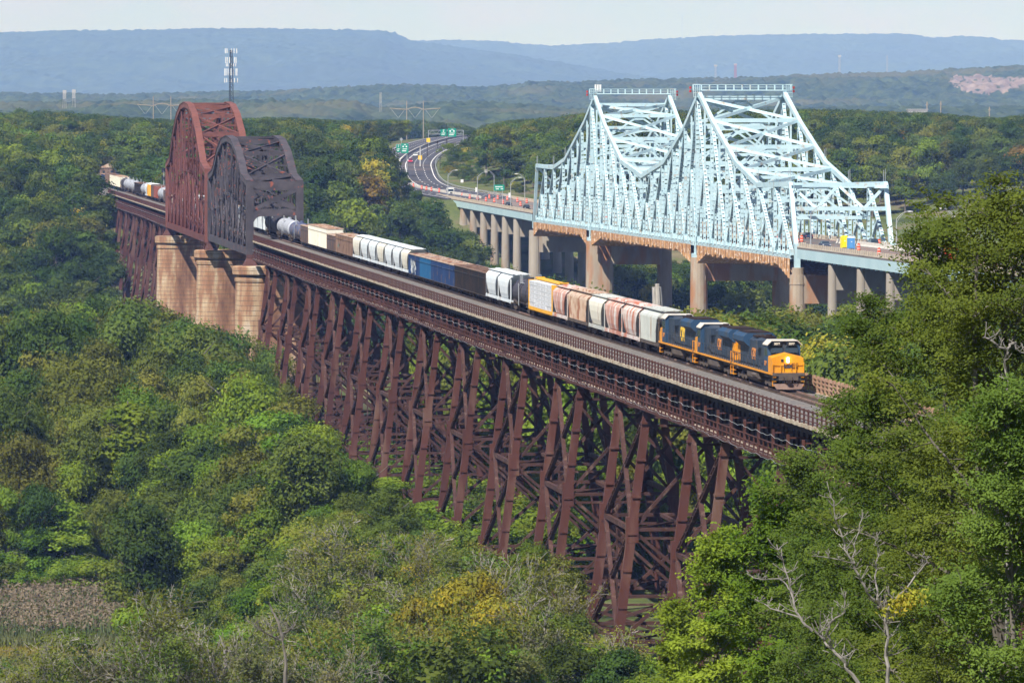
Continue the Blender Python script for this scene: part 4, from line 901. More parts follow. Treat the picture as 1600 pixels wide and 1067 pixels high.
    for x in (-1, 1):
        xx = x*(1.03 if True else 1); Mx = Matrix(((0, 0, x, x*1.05), (0, x*.8*sz, 0, 1.9), (sz, 0, 0, 0), (0, 0, 0, 1)))
        Mx = Matrix(((0, 0, x, x*1.04), (x*sz*.8, 0, 0, 1.6), (0, sz, 0, 2.75), (0, 0, 0, 1)))
        lettering('road_lettering', 'road', 'letter_gold' if big == 2 else 'letter_rust', v, Mx)
        lettering('cab_numerals', 'n2', 'letter_rust', v, Matrix(((0, 0, x, x*1.545), (x, 0, 0, -7.4), (0, 1, 0, 2.35), (0, 0, 0, 1))))
    if front_lit: lettering('nose_lettering', 'road', 'loco_blue', v, Matrix(((.42, 0, 0, .02), (0, .02, -1, -10.37), (0, .42, 0, 2.24), (0, 0, 0, 1))))
mat('letter_gold', (.75, .48, .05)); mat('letter_rust', (.50, .20, .06))
def s_of(px, u=-1.5): return RF.s_at(px, 500, u)[0]
def car_thing(name, label, cat, s0, s1, group=None, flip=False):
    sm = (s0+s1)/2; return thing(name, label, cat, RF.w(0, sm, RH), AL+(pi if flip else 0), group), abs(s1-s0)-.35
S0 = s_of(1207)-.4
G_L = 'locomotives hauling the train'
for i, lb in enumerate(('lead blue and yellow locomotive facing the camera with headlights on', 'middle dark blue locomotive coupled with its cab pointing away', 'rear dark blue locomotive with the large gold letters, ahead of the grey hopper')):
    v = thing('locomotive', lb, 'locomotive', RF.w(0, S0+11.1+22.35*i, RH), AL+(pi if i else 0), G_L); loco(v, 0, big=(1, 1, 2)[i], front_lit=(i == 0))
SL = S0+3*22.35
GT = 'freight cars in the train'
cars = [('hopper_car', 999, 1027, 'pale grey ribbed covered hopper right behind the locomotives', 'H', ('grey_hopper', 'loco_under', 3, True)),
 ('hopper_car', 971, 999, 'white covered hopper streaked with rust, second behind the locomotives', 'HC', ('rusty_white', 'rusty_white', 2, False)),
 ('hopper_car', 944, 971, 'salmon rusted covered hopper, third behind the locomotives', 'HC', ('rusty_pink', 'rusty_pink', 2, False)),
 ('hopper_car', 919, 944, 'clean off-white rounded covered hopper between rusty hoppers', 'HC', ('cream_car', 'grey_hopper', 2, False)),
 ('hopper_car', 886, 919, 'long beige ribbed covered hopper with brown rust runs', 'H', ('rusty_beige', 'loco_under', 3, True)),
 ('hopper_car', 862.5, 886, 'rust and pale short covered hopper beside the yellow lumber car', 'HC', ('rusty_pink', 'rusty_white', 2, False)),
 ('lumber_car', 825, 862.5, 'yellow centerbeam flatcar stacked with white wrapped lumber', 'CB', ()),
 ('tank_car', 797.5, 825, 'black tank car between the lumber car and the white hoppers', 'T', ('black_tank', 1.5)),
 ('hopper_car', 778, 797.5, 'bright white short hopper next to the black tank car', 'HC', ('white_car', 'white_car', 2, False)),
 ('hopper_car', 758.5, 778, 'bright white short hopper next to the black open cars', 'HC', ('white_car', 'white_car', 2, False)),
 ('open_hopper', 733, 758.5, 'black open car with rusty load next to the white hoppers', 'O', ('black_car', 3.95)),
 ('open_hopper', 710, 733, 'black open car with rusty load next to the blue cars', 'O', ('black_car', 3.95)),
 ('open_hopper', 691, 710, 'deep blue open car next to the black ones', 'O', ('blue_car', 3.9)),
 ('open_hopper', 673, 691, 'faded navy blue open car, second of the blue ones from the black cars', 'O', ('blue_car', 3.9)),
 ('open_hopper', 656, 673, 'lighter sky blue open car', 'O', ('sky_car', 3.9)),
 ('open_hopper', 639, 656, 'dark blue open car with a white graffiti patch', 'OG', ('blue_car', 3.9))]
wn = ['first', 'second', 'third', 'fourth', 'fifth', 'sixth', 'seventh']
for k in range(7): cars.append(('hopper_car', 639-12.57*(k+1), 639-12.57*k, f'small white rounded hopper, {wn[k]} of seven counted from the blue graffiti car', 'HC', ('white_car' if k % 3 else 'cream_car', 'white_car', 2, False)))
cars += [('open_hopper', 538, 551, 'brown open car beside the row of seven white hoppers', 'O', ('brown_car', 4.1)), ('open_hopper', 524.5, 538, 'brown open car with a small teal graffiti tag', 'OT', ('brown_car', 4.1)),
 ('open_hopper', 511, 524.5, 'dark grey low open car between the brown and cream cars', 'O', ('dark_car', 3.6)), ('open_hopper', 496.5, 511, 'tall cream open car, nearer of the pair', 'O', ('cream_car', 4.5)), ('open_hopper', 482, 496.5, 'tall cream open car, farther of the pair', 'O', ('cream_car', 4.5)),
 ('open_hopper', 470, 482, 'dark grey open car behind the cream pair', 'O', ('dark_car', 4.0)), ('tank_car', 451, 470, 'navy blue tank car with yellow markings beyond the dark grey car', 'T', ('blue_tank', 1.5)), ('tank_car', 432.5, 451, 'silver grey tank car just outside the black span portal', 'T', ('silver_tank', 1.55)), ('tank_car', 414, 432.5, 'dark tank car at the black span portal', 'T', ('black_tank', 1.6)),
 ('box_car', 396, 414, 'pale blue and white boxcar inside the black span portal', 'B', ('white_car', 'grey_hopper'))]
def make_car(kind, v, L, a):
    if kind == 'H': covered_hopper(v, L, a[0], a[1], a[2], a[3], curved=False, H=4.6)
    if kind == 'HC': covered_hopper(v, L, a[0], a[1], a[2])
    if kind[0] == 'O': open_car(v, L, a[0], a[1], rim='rusty_beige' if a[0] != 'black_car' else 'brown_car')
    if kind == 'T': tank_car(v, L, a[0], a[1], zc=2.6 if a[1] < 1.55 else 2.65)
    if kind == 'B': box_car(v, L, a[0], a[1])
    if kind == 'CB': centerbeam(v, L)
    if kind in ('OG', 'OT'):
        b = MB(); H = a[1]; h = L/2
        cols_ = [('white_car', .5), ] if kind == 'OG' else [('sky_car', .25)]
        for k in range(26 if kind == 'OG' else 7):
            y = RND.uniform(-h*.6, h*.5) if kind == 'OG' else RND.uniform(0, 3); z = RND.uniform(1.2, 2.9) if kind == 'OG' else RND.uniform(1.4, 2.6); r = RND.uniform(.2, .55)*cols_[0][1]*2; t = RND.uniform(0, 3)
            n = 7; b.face([(-1.505-.002*k-.12, y-r*cos(t+2*pi*q/n)*RND.uniform(.5, 1.2), z+r*1.2*sin(t+2*pi*q/n)*RND.uniform(.5, 1.2)) for q in range(n)])
        b.build('graffiti', cols_[0][0] if kind == 'OG' else 'teal_paint', v)
    for y in (-(L/2-1.75), L/2-1.75): bogie(y, v, L > 12 and v.location.y < 900)
mat('teal_paint', (.05, .35, .33))
prev = SL
for nm, xa, xb, lb, kd, a in cars:
    sa = prev; sb = s_of(xa)
    cat = {'hopper_car': 'hopper car', 'tank_car': 'tank car', 'lumber_car': 'lumber car', 'open_hopper': 'open hopper', 'box_car': 'boxcar'}[nm]
    v, L = car_thing(nm, lb, cat, sa, sb, GT); make_car(kd, v, L, a); prev = sb
# cars inside the spans (mostly behind steel) and beyond them
seq = [('T', ('black_tank', 1.5)), ('O', ('dark_car', 3.9)), ('HC', ('white_car', 'white_car', 2, False)), ('B', ('brown_car', 'rusty_beige')), ('O', ('black_car', 3.9)), ('T', ('silver_tank', 1.5)), ('O', ('brown_car', 3.9)), ('B', ('red_car', 'brown_car')), ('HC', ('cream_car', 'cream_car', 2, False))]
nmk = {'T': ('tank_car', 'tank car'), 'O': ('open_hopper', 'open hopper'), 'B': ('box_car', 'boxcar'), 'HC': ('hopper_car', 'hopper car'), 'H': ('hopper_car', 'hopper car')}
cw = {'black_tank': 'black', 'dark_car': 'dark grey', 'white_car': 'white', 'brown_car': 'brown', 'black_car': 'black', 'silver_tank': 'silver', 'red_car': 'red', 'cream_car': 'cream', 'blue_car': 'blue', 'yellow_car': 'yellow'}
Sfar = s_of(262); n = max(1, round((Sfar-prev)/17)); LL = (Sfar-prev)/n
for i in range(n):
    kd, a = seq[i % len(seq)]; v, L = car_thing(nmk[kd][0], f'{cw[a[0]]} {nmk[kd][1]} inside the truss spans, {ORD(i+1)} from the black portal', nmk[kd][1], prev, prev+LL, GT); make_car(kd, v, L, a); prev += LL
far = [(256, 'O', ('dark_car', 4.0), 'dark open car entering the red span from the far side'), (247, 'T', ('silver_tank', 1.55), 'light grey tank car two ahead of the red boxcar on the far trestle'), (241, 'B', ('red_car', 'brown_car'), 'red brown boxcar on the far trestle'), (236.5, 'B', ('dark_car', 'dark_car'), 'dark boxcar between the red and the yellow ones on the far trestle'), (231, 'B', ('yellow_car', 'white_car'), 'yellow boxcar with a white roof on the far trestle'), (227, 'HC', ('white_car', 'white_car', 2, False), 'white hopper just beyond the yellow boxcar on the far trestle'), (220, 'T', ('silver_tank', 1.5), 'grey tank car between a white hopper and a black open car'), (211, 'O', ('black_car', 4.0), 'black open car with rusty top on the far trestle'), (205, 'T', ('silver_tank', 1.5), 'grey tank car, first of four together on the far trestle'), (199, 'T', ('silver_tank', 1.5), 'grey tank car, second of four together on the far trestle'), (193.5, 'T', ('silver_tank', 1.5), 'grey tank car, third of four together on the far trestle'), (188.5, 'T', ('black_tank', 1.5), 'dark tank car, last of four together on the far trestle'), (180.5, 'B', ('cream_car', 'rusty_beige'), 'cream boxcar, nearer one at the far end of the trestle'), (172.5, 'B', ('cream_car', 'brown_car'), 'cream boxcar, farther one at the far end of the trestle'), (165, 'B', ('brown_car', 'brown_car'), 'beige and brown boxcar disappearing between the far trees'), (159.5, 'O', ('blue_car', 4), 'dark blue open car last seen between the far trees')]
for xa, kd, a, lb in far:
    sb = s_of(xa); v, L = car_thing(nmk[kd][0], lb, nmk[kd][1], prev, sb, GT); make_car(kd, v, L, a); prev = sb
b = MB(); b.box(-4, 4, 1665, 1900, ZR-9, ZR-.35); b.loft([[(-14, 1665, ZR-12), (14, 1665, ZR-12), (5, 1665, ZR-.3), (-7, 1665, ZR-.3)], [(-14, 1950, ZR-12), (14, 1950, ZR-12), (5, 1950, ZR-.3), (-7, 1950, ZR-.3)]])
o = b.build('railway_embankment', 'ballast'); o.location = (OX, 0, 0); o.rotation_euler = (0, 0, AL); tag(o, kind='structure')
b = MB(); b.box(ED, FD, 1665, 1668, ZR-10, ZR-.4); o = b.build('stone_abutment', 'concrete'); o.location = (OX, 0, 0); o.rotation_euler = (0, 0, AL); tag(o, 'grey stone abutment where the far trestle meets the wooded bank', 'abutment')
# signal
p = RF.w(5.2, s_of(223), ZR-1); v = thing('railway_signal', 'black two headed railway signal beside the far trestle', 'signal', p, AL); b = MB(); b.tube([(0, 0, 0), (0, 0, 9.5)], .14, 7); b.build('mast', 'galv', v)
for z in (6.2, 8.7):
    b = MB(); b.loft([[(-.7, -.1, z), (.7, -.1, z), (.7, -.1, z+1.5), (-.7, -.1, z+1.5)], [(-.7, 0, z), (.7, 0, z), (.7, 0, z+1.5), (-.7, 0, z+1.5)]]); b.tube([(0, -.35, z+.8), (0, -.1, z+.8)], .25, 8); b.build('signal_head', 'black', v)
# ------------------------------------------------------------------ highway furniture and vehicles
def deck_pt(px, py, z=None):
    s = 1400
    for _ in range(6):
        zz = z if z is not None else dz(s); k = (inv(px, py, 1000).z-CAMZ)/1000; Y = (zz-CAMZ)/k; p = inv(px, py, Y); u, s = HF.us(p.x, p.y)
    return p, u, s
def on_deck(px, u):
    s = HF.s_at(px, 300, u)[0]; return HF.w(u, s, dz(s)+.005), s
def make_drum():
    v = thing('traffic_drum', 'x', 'traffic drum', (0, 0, 0)); b = MB(); z = 0
    for k, (r, h) in enumerate(((.30, .28), (.285, .28), (.27, .28), (.25, .28))): b.mi = k % 2; b.tube([(0, 0, z), (0, 0, z+h)], r, 12); z += h
    b.tube([(0, 0, 1.12), (0, 0, 1.2)], .12, 6); b.build('drum_body', ['orange', 'orange'], v)
    for z in (.36, .82): b = MB(); b.tube([(0, 0, z), (0, 0, z+.1)], .295 if z < .5 else .275, 12); b.build('reflective_band', 'white', v)
    b = MB(); b.tube([(0, 0, -.001), (0, 0, .09)], .42, 10); b.build('base', 'black', v); v.scale = (1.35,)*3; return v
drum0 = make_drum(); dt = [(c, kids(c)) for c in kids(drum0)]
dpos = [(z[0]/5.333+600, z[1]/5.333+180) for z in ((365, 628), (388, 636), (450, 655), (652, 683), (715, 698), (780, 708), (850, 720), (878, 697), (920, 728), (948, 704), (992, 742), (1028, 712), (1112, 726), (1138, 758), (1190, 735))]+[(1253, 378.5), (1342, 392), (1374, 382.5), (1374, 399), (1247, 391), (1215, 384), (1160, 377), (1110, 371), (1052, 363), (1000, 357), (948, 350), (905, 344), (872, 340)]
first = True; cnt = 0
ordw = ['first', 'second', 'third', 'fourth', 'fifth', 'sixth', 'seventh', 'eighth', 'ninth', 'tenth', 'eleventh', 'twelfth', 'thirteenth', 'fourteenth', 'fifteenth']
dpos.sort(); nl = 0; nr = 0
for px, py in dpos:
    p, u, s = deck_pt(px, py); u = min(max(u, 2.2), 19.5); p, s = on_deck(px, u)
    if px < 835: lb = f'orange and white traffic drum on the left approach, {ordw[nl]} from the left'; nl += 1
    elif px < 1246: lb = f'orange and white traffic drum inside the blue trusses, {ordw[nr]} from the left'; nr += 1
    else: lb = {1253: 'traffic drum just through the right portal by the dark barrier gap', 1247: 'traffic drum under the right portal near the end post', 1342: 'traffic drum beside the blue portable toilet', 1374: 'traffic drum near the parapet left of the big tree'}[int(px)]; lb = (lb if not (int(px) == 1374 and py < 390) else 'traffic drum on the far lane beyond the white barrier')
    if first: drum0.location = p; drum0['label'] = lb; drum0['group'] = 'traffic drums on the highway bridge'; first = False
    else: dup(drum0, p, RND.random()*3, lb, 'traffic drums on the highway bridge', None, dt)
    cnt += 1
for k, (zx, zy) in enumerate(((75, 740), (95, 790), (130, 800), (172, 812), (245, 845), (330, 872), (432, 918), (520, 955), (560, 975), (665, 1010))):
    px, py = zx/8.89+610, zy/8.89+190; i = min(range(len(RD)), key=lambda i: abs(proj(*_ro(i, -3+0*k))[0]-px)+abs(proj(*_ro(i, -3))[1]-py)*2+(0 if 1822 < RD[i].y < 2100 else 999)); q = _ro(i, -3)
    dup(drum0, q, 0, f'orange drum along the median of the bend beyond the bridge, {ordw[k]} from the far end', 'traffic drums on the highway bend', None, dt)
# jersey barriers (far roadway edge near the right portal), each segment its own object
b = MB(); b.loft([[(-.3, y, 0), (.3, y, 0), (.3, y, .08), (.14, y, .35), (.09, y, .85), (-.09, y, .85), (-.14, y, .35), (-.3, y, .08)] for y in (-3.0, 3.0)]); jb = b.mesh('jersey_barrier', 'barrier')
for k in range(20):
    s = 1160-6.15*k; u = W2-6.2; o = place('jersey_barrier', jb, None, HF.w(u, s, dz(s)+.01)); o.rotation_euler = (0, 0, AL2); o.scale = (1, 1, 1.25)
    tag(o, f'pale concrete barrier block on the bridge deck, {ORD(k+1)} from the truss side', 'barrier', 'concrete barrier blocks by the right portal')
def car(name, label, paint_m, loc, rz, L=4.7, Wd=1.85, H=1.5, kind='sedan', cat='car'):
    v = thing(name, label, cat, loc, rz); b = MB(); h = L/2; w_ = Wd/2
    prof = [(-h, .35), (-h, .75), (-h+.15, .88), (-h+1.1, .98), (h-.9, 1.0), (h-.1, .92), (h, .7), (h, .35)]
    b.loft([[(x, y, z) for y, z in prof] for x in (-w_, w_)]); b.build('body', paint_m, v)
    b = MB(); a0, a1, c0, c1 = ((-h+.95, h-.55, -h+1.75, h-1.3) if kind == 'sedan' else (-h+.95, h-.08, -h+1.6, h-.4))
    b.loft([ring_q(w_-.06, a0, a1, .95), ring_q(w_-.22, c0, c1, H-.06)]); b.build('window', 'glass', v)
    b = MB(); b.loft([ring_q(w_-.2, c0-.03, c1+.03, H-.07), ring_q(w_-.28, c0+.1, c1-.1, H)]); b.build('roof', paint_m, v)
    for x in (-1, 1):
        for y in (-h+.85, h-.85): t = MB(); t.tube([(x*(w_-.2), y, .33), (x*(w_+.01), y, .33)], .33, 10); t.build('wheel', 'tyre', v)
        t = MB(); t.box(x*w_*.85-.14, x*w_*.85+.14, -h-.02, -h+.02, .62, .76); t.build('headlight', 'white', v); t = MB(); t.box(x*w_*.85-.14, x*w_*.85+.14, h-.02, h+.02, .66, .8); t.build('tail_light', 'red_lamp', v)
    return v
def ring_q(w_, a, c, z): return [(-w_, a, z), (w_, a, z), (w_, c, z), (-w_, c, z)]
paint('car_red', (.62, .02, .06)); paint('car_white', (.75, .75, .72)); paint('car_navy', (.03, .05, .10)); paint('car_black', (.015, .016, .02)); paint('car_slate', (.06, .08, .12))
def rcar(px, py, Y0=1900, Y1=2300):
    c = [(abs(proj(*q)[0]-px)+abs(proj(*q)[1]-py)*1.5, i, of) for i in range(2, len(RD)-2) if Y0 < RD[i].y < Y1 for of in (3.7, 7.4, 11.0) for q in (_ro(i, of),)]
    _, i, of = min(c); d = RD[i+1]-RD[i-1]; return _ro(i, of), math.atan2(-d.x, d.y)
q, a = rcar(634, 254); car('car', 'bright red car on the bend of the far highway', 'car_red', q, a, 4.9, 2.0, 1.8, 'suv')
q, a = rcar(645, 244); car('car', 'white car ahead of the red car on the highway bend', 'car_white', q, a, 4.8, 1.95, 1.5)
for px, u, lb, pm, H, kd in ((678, 4.5, 'dark blue car just before the white truck on the left approach', 'car_navy', 1.5, 'sedan'), (795, 4.2, 'dark car with white front beside the light pole left of the truss', 'car_black', 1.5, 'sedan'), (823, 4.2, 'black car about to enter the blue truss from the left approach', 'car_black', 1.6, 'suv'), (1262, 18, 'navy car in the far lane just inside the right portal', 'car_navy', 1.5, 'sedan'), (1289, 5, 'slate grey car near the parapet between portal and toilets', 'car_slate', 1.45, 'sedan'), (1364, 18, 'black minivan in the far lane right of the toilets', 'car_black', 1.75, 'suv')):
    p, s = on_deck(px, u); car('car', lb, pm, p, AL2+(pi if u > 11 else 0), 4.8, 1.9, H, kd)
p, s = on_deck(703, 5.0); v = thing('box_truck', 'white cab truck crossing onto the left end of the highway bridge', 'truck', p, AL2); b = MB()
b.loft([[(x, y, z) for y, z in ((-4.2, .6), (-4.25, 1.5), (-3.3, 1.65), (-3.1, 2.9), (-2.9, 3.1), (-1.4, 3.1), (-1.4, .6))] for x in (-1.2, 1.2)]); b.build('cab', 'car_white', v)
b = MB(); b.quadbox([(-1.08, -3.33, 1.72), (1.08, -3.33, 1.72), (1.08, -3.2, 1.72), (-1.08, -3.2, 1.72), (-1.0, -3.16, 2.7), (1.0, -3.16, 2.7), (1.0, -3.05, 2.7), (-1.0, -3.05, 2.7)]); b.build('windscreen', 'glass', v)
b = MB(); b.box(-.5, .5, -4.3, -4.2, .8, 1.45); b.build('grille', 'black', v); b = MB(); b.box(-1.25, 1.25, -1.2, 5, 1.0, 1.2); b.tube([(0, -1.0, 2.1), (0, 5, 2.1)], 1.05, 14); b.build('tank', 'silver_tank', v)
for y in (-3.3, 2.8, 4.1):
    for x in (-1, 1): t = MB(); t.tube([(x*.85, y, .5), (x*1.2, y, .5)], .5, 10); t.build('wheel', 'tyre', v)
p, s = on_deck(1489, 8); v = thing('truck', 'orange and white work truck glimpsed through the big tree', 'truck', p, AL2); b = MB(); b.box(-1.2, 1.2, -3.5, -1.6, .5, 2.6); b.box(-1.25, 1.25, -1.4, 3.5, .7, 3.1); b.build('body', 'orange', v); t = MB(); t.box(-1.0, 1.0, -3.55, -3.48, 1.5, 2.3); t.build('windscreen', 'glass', v)
for y in (-2.6, 2.4):
    for x in (-1, 1): t = MB(); t.tube([(x*.85, y, .48), (x*1.2, y, .48)], .48, 9); t.build('wheel', 'tyre', v)
mat('toilet_yellow', (.88, .70, .01), rough=.45); mat('toilet_blue', (.10, .30, .62), rough=.45)
for px, u, m, rf, lb in ((1319.5, 8.2, 'toilet_yellow', 'toilet_yellow', 'bright yellow portable toilet on the bridge deck'), (1329.8, 8.0, 'toilet_blue', 'white', 'blue portable toilet with white roof on the bridge deck')):
    p, s = on_deck(px, u); v = thing('portable_toilet', lb, 'portable toilet', p, AL2); b = MB(); b.box(-.62, .62, -.62, .62, .1, 2.15)
    for x in (-.6, .6):
        for y in (-.6, .6): b.box(x-.06, x+.06, y-.06, y+.06, 0, 2.2)
    for z in (.5, .9, 1.3, 1.7): b.box(-.64, .64, -.64, .64, z, z+.05)
    b.build('cabin', m, v); b = MB(); b.loft([ring_rect(.66, .66, 2.2), ring_rect(.45, .45, 2.42)]); b.build('roof', rf, v); b = MB(); b.box(-.42, .42, -.68, -.645, .2, 2.0); b.build('door', m, v)
    b = MB(); b.box(-.12, .12, -.7, -.685, 1.35, 1.5); b.build('door_sign', 'white', v); v.scale = (1.15,)*3
def lamp(label, base, dx, H=10.5, arm=2.6, box=0):
    v = thing('street_lamp', label, 'street lamp', base, 0, 'street lamps along the highway'); b = MB(); b.tube([(0, 0, 0), (0, 0, H*.55), (0, 0, H-1.6)], [.17, .13, .1], 7); b.build('pole', 'galv', v)
    b = MB(); pts = [(dx*arm*t, 0, H-1.6+1.7*sin(t*pi/2)) for t in np.linspace(0, 1, 8)]; b.tube(pts, .075, 6); b.tube([(dx*.05, 0, H-2.6)]+[(dx*arm*t, 0, H-2.3+2.3*sin(t*pi/2)) for t in (.15, .35, .55)], .05, 5); b.build('arm', 'galv', v)
    b = MB(); x = dx*arm; b.loft([[(x+dx*a, -w_, H+z), (x+dx*a, w_, H+z), (x+dx*a, w_, H+z+t), (x+dx*a, -w_, H+z+t)] for a, w_, z, t in ((-.1, .12, 0, .15), (.5, .25, -.02, .25), (1.1, .12, 0, .12))]); b.build('lamp_head', 'white', v)
    if box: b = MB(); b.box(-.75+box*.0, -.05, -.1, .1, H*.36, H*.36+1.6); b.build('sign_panel', 'white', v)
for px, u, d, lb, bx, H in ((700, .2, 1, 'leftmost street lamp, above the white truck on the left approach', 0, 10.2), (746, .2, 1, 'street lamp with a small white box on its pole', 1, 10.8), (772, 21.8, -1, 'street lamp next to the small green sign on the far side', 0, 9.6), (798, .2, 1, 'street lamp with a white panel at its pole near the truss', 1, 10.4), (820, 21.8, -1, 'street lamp on the far side closest to the left truss end', 0, 9.6), (1401, 21.5, 1, 'street lamp right of the right portal', 0, 8), (1267, .2, 1, 'thin pale pole standing in front of the right portal', 0, 9.5), (1492, 21.8, -1, 'street lamp rising behind the big tree', 0, 9.6)):
    p, s = on_deck(px, u); lamp(lb, p, d, H, 2.6, bx)
def sign(name, label, px, py, w_, h, z0, Y, m, lines, posts=2, cat='road sign', frame=None, diamond=False):
    c = inv(px, py, Y); g = z0; v = thing(name, label, cat, (c.x, Y, g)); b = MB(); zc = c.z-g
    for x in ((-w_*.3, w_*.3) if posts == 2 else (0,) if posts else ()): b.box(x-.09, x+.09, .06, .22, 0, zc+h*.3)
    if posts: b.build('post', 'galv', v)
    b = MB(); b.beam((0, 0, zc-h/2), (0, 0, zc+h/2), w_, .08) if not diamond else b.beam((-w_*.5, 0, zc), (w_*.5, 0, zc), .08, .01)
    if diamond: b = MB(); b.quadbox([(0, -.04, zc-h/2), (w_/2, -.04, zc), (0, -.04, zc+h/2), (-w_/2, -.04, zc), (0, .04, zc-h/2), (w_/2, .04, zc), (0, .04, zc+h/2), (-w_/2, .04, zc)])
    o = b.build('panel', m, v); b = MB()
    for (x0, x1, zz, t) in lines:
        x = x0
        while x < x1: ww = RND.uniform(.04, .09); b.box(w_*(x-.5), w_*(min(x+ww, x1)-.5), -.055, -.041, zc+h*(zz-.5), zc+h*(zz-.5)+h*t); x += ww+.018
    if lines: b.build('legend', 'white', o)
    return v
zg = lambda x, y: T1(x, y)
sign('road_sign', 'small green roadside sign on posts by the left approach', 780, 293.5, 3.6, 2.0, dz(1700)-2, 1700, 'sign_green', [(.12, .85, .55, .2), (.18, .45, .2, .18), (.65, .88, .2, .18)])
def gantry(label, px0, px1, pyt, pyb, Y, panels):
    a = inv(px0, pyt, Y); c = inv(px1, pyt, Y); g = T1(a.x, Y)-.5; v = thing('sign_gantry', label, 'sign gantry', (a.x, Y, g)); H = a.z-g; L = c.x-a.x; b = MB()
    for x in (0, L):
        for y in (0, 1): b.tube([(x, y, 0), (x, y, H)], .16, 6)
    b.build('upright', 'galv', v); b = MB(); d = (pyb-pyt)/F_PX*Y
    for y in (0, 1):
        for z in (H, H-d): b.tube([(0, y, z), (L, y, z)], .11, 5)
    n = 9
    for i in range(n): x0 = L*i/n; x1 = L*(i+1)/n; b.beam((x0, 0, H if i % 2 else H-d), (x1, 0, H-d if i % 2 else H), .1, .1)
    b.build('truss_beam', 'galv', v)
    for (px, py, w_, h, kind) in panels:
        q = inv(px, py, Y); ww = w_/F_PX*Y; hh = h/F_PX*Y; x = q.x-a.x; z = q.z-g; b = MB(); b.box(x-ww/2, x+ww/2, -.35, -.25, z-hh/2, z+hh/2); o = b.build('sign_panel', 'sign_green', v)
        b = MB(); b.box(x-ww*.3, x+ww*.3, -.365, -.352, z-hh*.12, z-hh*.04); b.box(x-ww*.36, x+ww*.2, -.365, -.352, z-hh*.32, z-hh*.22); b.box(x-ww*.1, x+ww*.15, -.365, -.352, z+hh*.34, z+hh*.42)
        for k in ((-.22, .22) if kind == 2 else (0,)): b.tube([(x+ww*k, -.352, z+hh*.18), (x+ww*k, -.366, z+hh*.18)], ww*.11, 10)
        b.build('legend', 'white', o)
gantry('overhead gantry with two green panels above the far highway', 669.5, 724, 204, 210, 2330, [(693, 207.5, 9.5, 10.5, 1), (706.3, 207.5, 13, 13, 2)])
gantry('cantilever gantry with green panels half hidden by the dark trees', 619, 636, 226, 232, 2010, [(622.5, 232, 6, 12, 1), (632.5, 232, 11.5, 15, 2)])
def pole_sign(label, px, py, Y, base_py, w_, m, dia=False):
    g = inv(px, base_py, Y).z; sign('road_sign', label, px, py, w_, w_*1.1, g, Y, m, [], 1, diamond=dia)
pole_sign('yellow square warning sign on the far side of the bend below the gantry', 669.3, 219.3, 2290, 232, 1.7, 'sign_yellow')
pole_sign('yellow square warning sign beside the bend near the grass slope', 656.5, 246.5, 2080, 262, 1.6, 'sign_yellow'); pole_sign('grey diamond sign behind the left green panel', 627, 218, 2180, 228, 1.5, 'galv', True); pole_sign('small white square sign on the grass bank', 722, 283, 1930, 287, 1.1, 'white')
b = MB(); b.tube([(0, 0, 0), (0, 0, 9)], [.2, .14], 7); q = inv(656.5, 262, 2078); o = b.build('utility_pole', 'white'); o.location = q; tag(o, 'tall pale pole carrying the yellow sign beside the bend', 'pole')
for k, (px, py, hh) in enumerate(((667.5, 249, 26), (683.5, 237, 17), (698, 232, 14), (687.5, 262, 18))):
    Y = (2140, 2260, 2330, 2060)[k]; q = inv(px, py, Y); b = MB(); b.tube([(0, 0, -1), (0, 0, hh/F_PX*Y)], .13, 6); b.box(-.9, .9, -.06, .06, hh/F_PX*Y-.8, hh/F_PX*Y-.65); o = b.build('utility_pole', 'rust_dark'); o.location = q; tag(o, 'thin dark wooden utility pole, '+['first from the left behind the bend', 'second from the left behind the bend', 'third from the left behind the bend', 'standing alone on the grass slope'][k], 'utility pole', 'utility poles by the highway bend')
# cell tower
Yc = 1900; q = inv(361, 165, Yc); gz = T1(q.x, Yc); v = thing('cell_tower', 'tall dark lattice cell tower with white antenna panels behind the red span', 'cell tower', (q.x, Yc, gz)); k = Yc/F_PX
ztp = inv(361, 79, Yc).z-gz; b = MB()
for a in range(3): t = a*2.094+.4; b.tube([(1.6*cos(t), 1.6*sin(t), 0), (.5*cos(t), .5*sin(t), ztp)], .14, 5)
for i in range(30):
    z0 = ztp*i/30; z1 = ztp*(i+1)/30; r0_ = 1.6-1.1*i/30; r1_ = 1.6-1.1*(i+1)/30
    for a in range(3): t = a*2.094+.4; t2 = t+2.094; b.beam((r0_*cos(t), r0_*sin(t), z0), (r1_*cos(t2), r1_*sin(t2), z1), .1, .1); b.beam((r1_*cos(t), r1_*sin(t), z1), (r1_*cos(t2), r1_*sin(t2), z1), .1, .1)
b.build('lattice_mast', 'loco_grey', v)
for py, n, wd, hh in ((80, 5, 8.5, 2.2), (94.5, 6, 7.5, 2.8), (102, 5, 7, 1.3), (113, 7, 9, 3.2), (126, 5, 9.5, 2)):
    z = inv(361, py, Yc).z-gz; R = wd*k*1.1; f = MB()
    for a in range(3): t = a*2.094+.4; t2 = t+2.094; f.beam((R*cos(t), R*sin(t), z-.4), (R*cos(t2), R*sin(t2), z-.4), .09, .09); f.beam((0, 0, z-.4), (R*cos(t), R*sin(t), z-.4), .09, .09)
    f.build('antenna_frame', 'galv', v)
    for i in range(n): t = 2*pi*i/n+.3; f = MB(); x, y = R*cos(t), R*sin(t); f.box(x-.15, x+.15, y-.1, y+.1, z-hh*.42, z+hh*.42); f.build('antenna_panel', 'white', v)
mat('mast_grey', (.40, .40, .40))
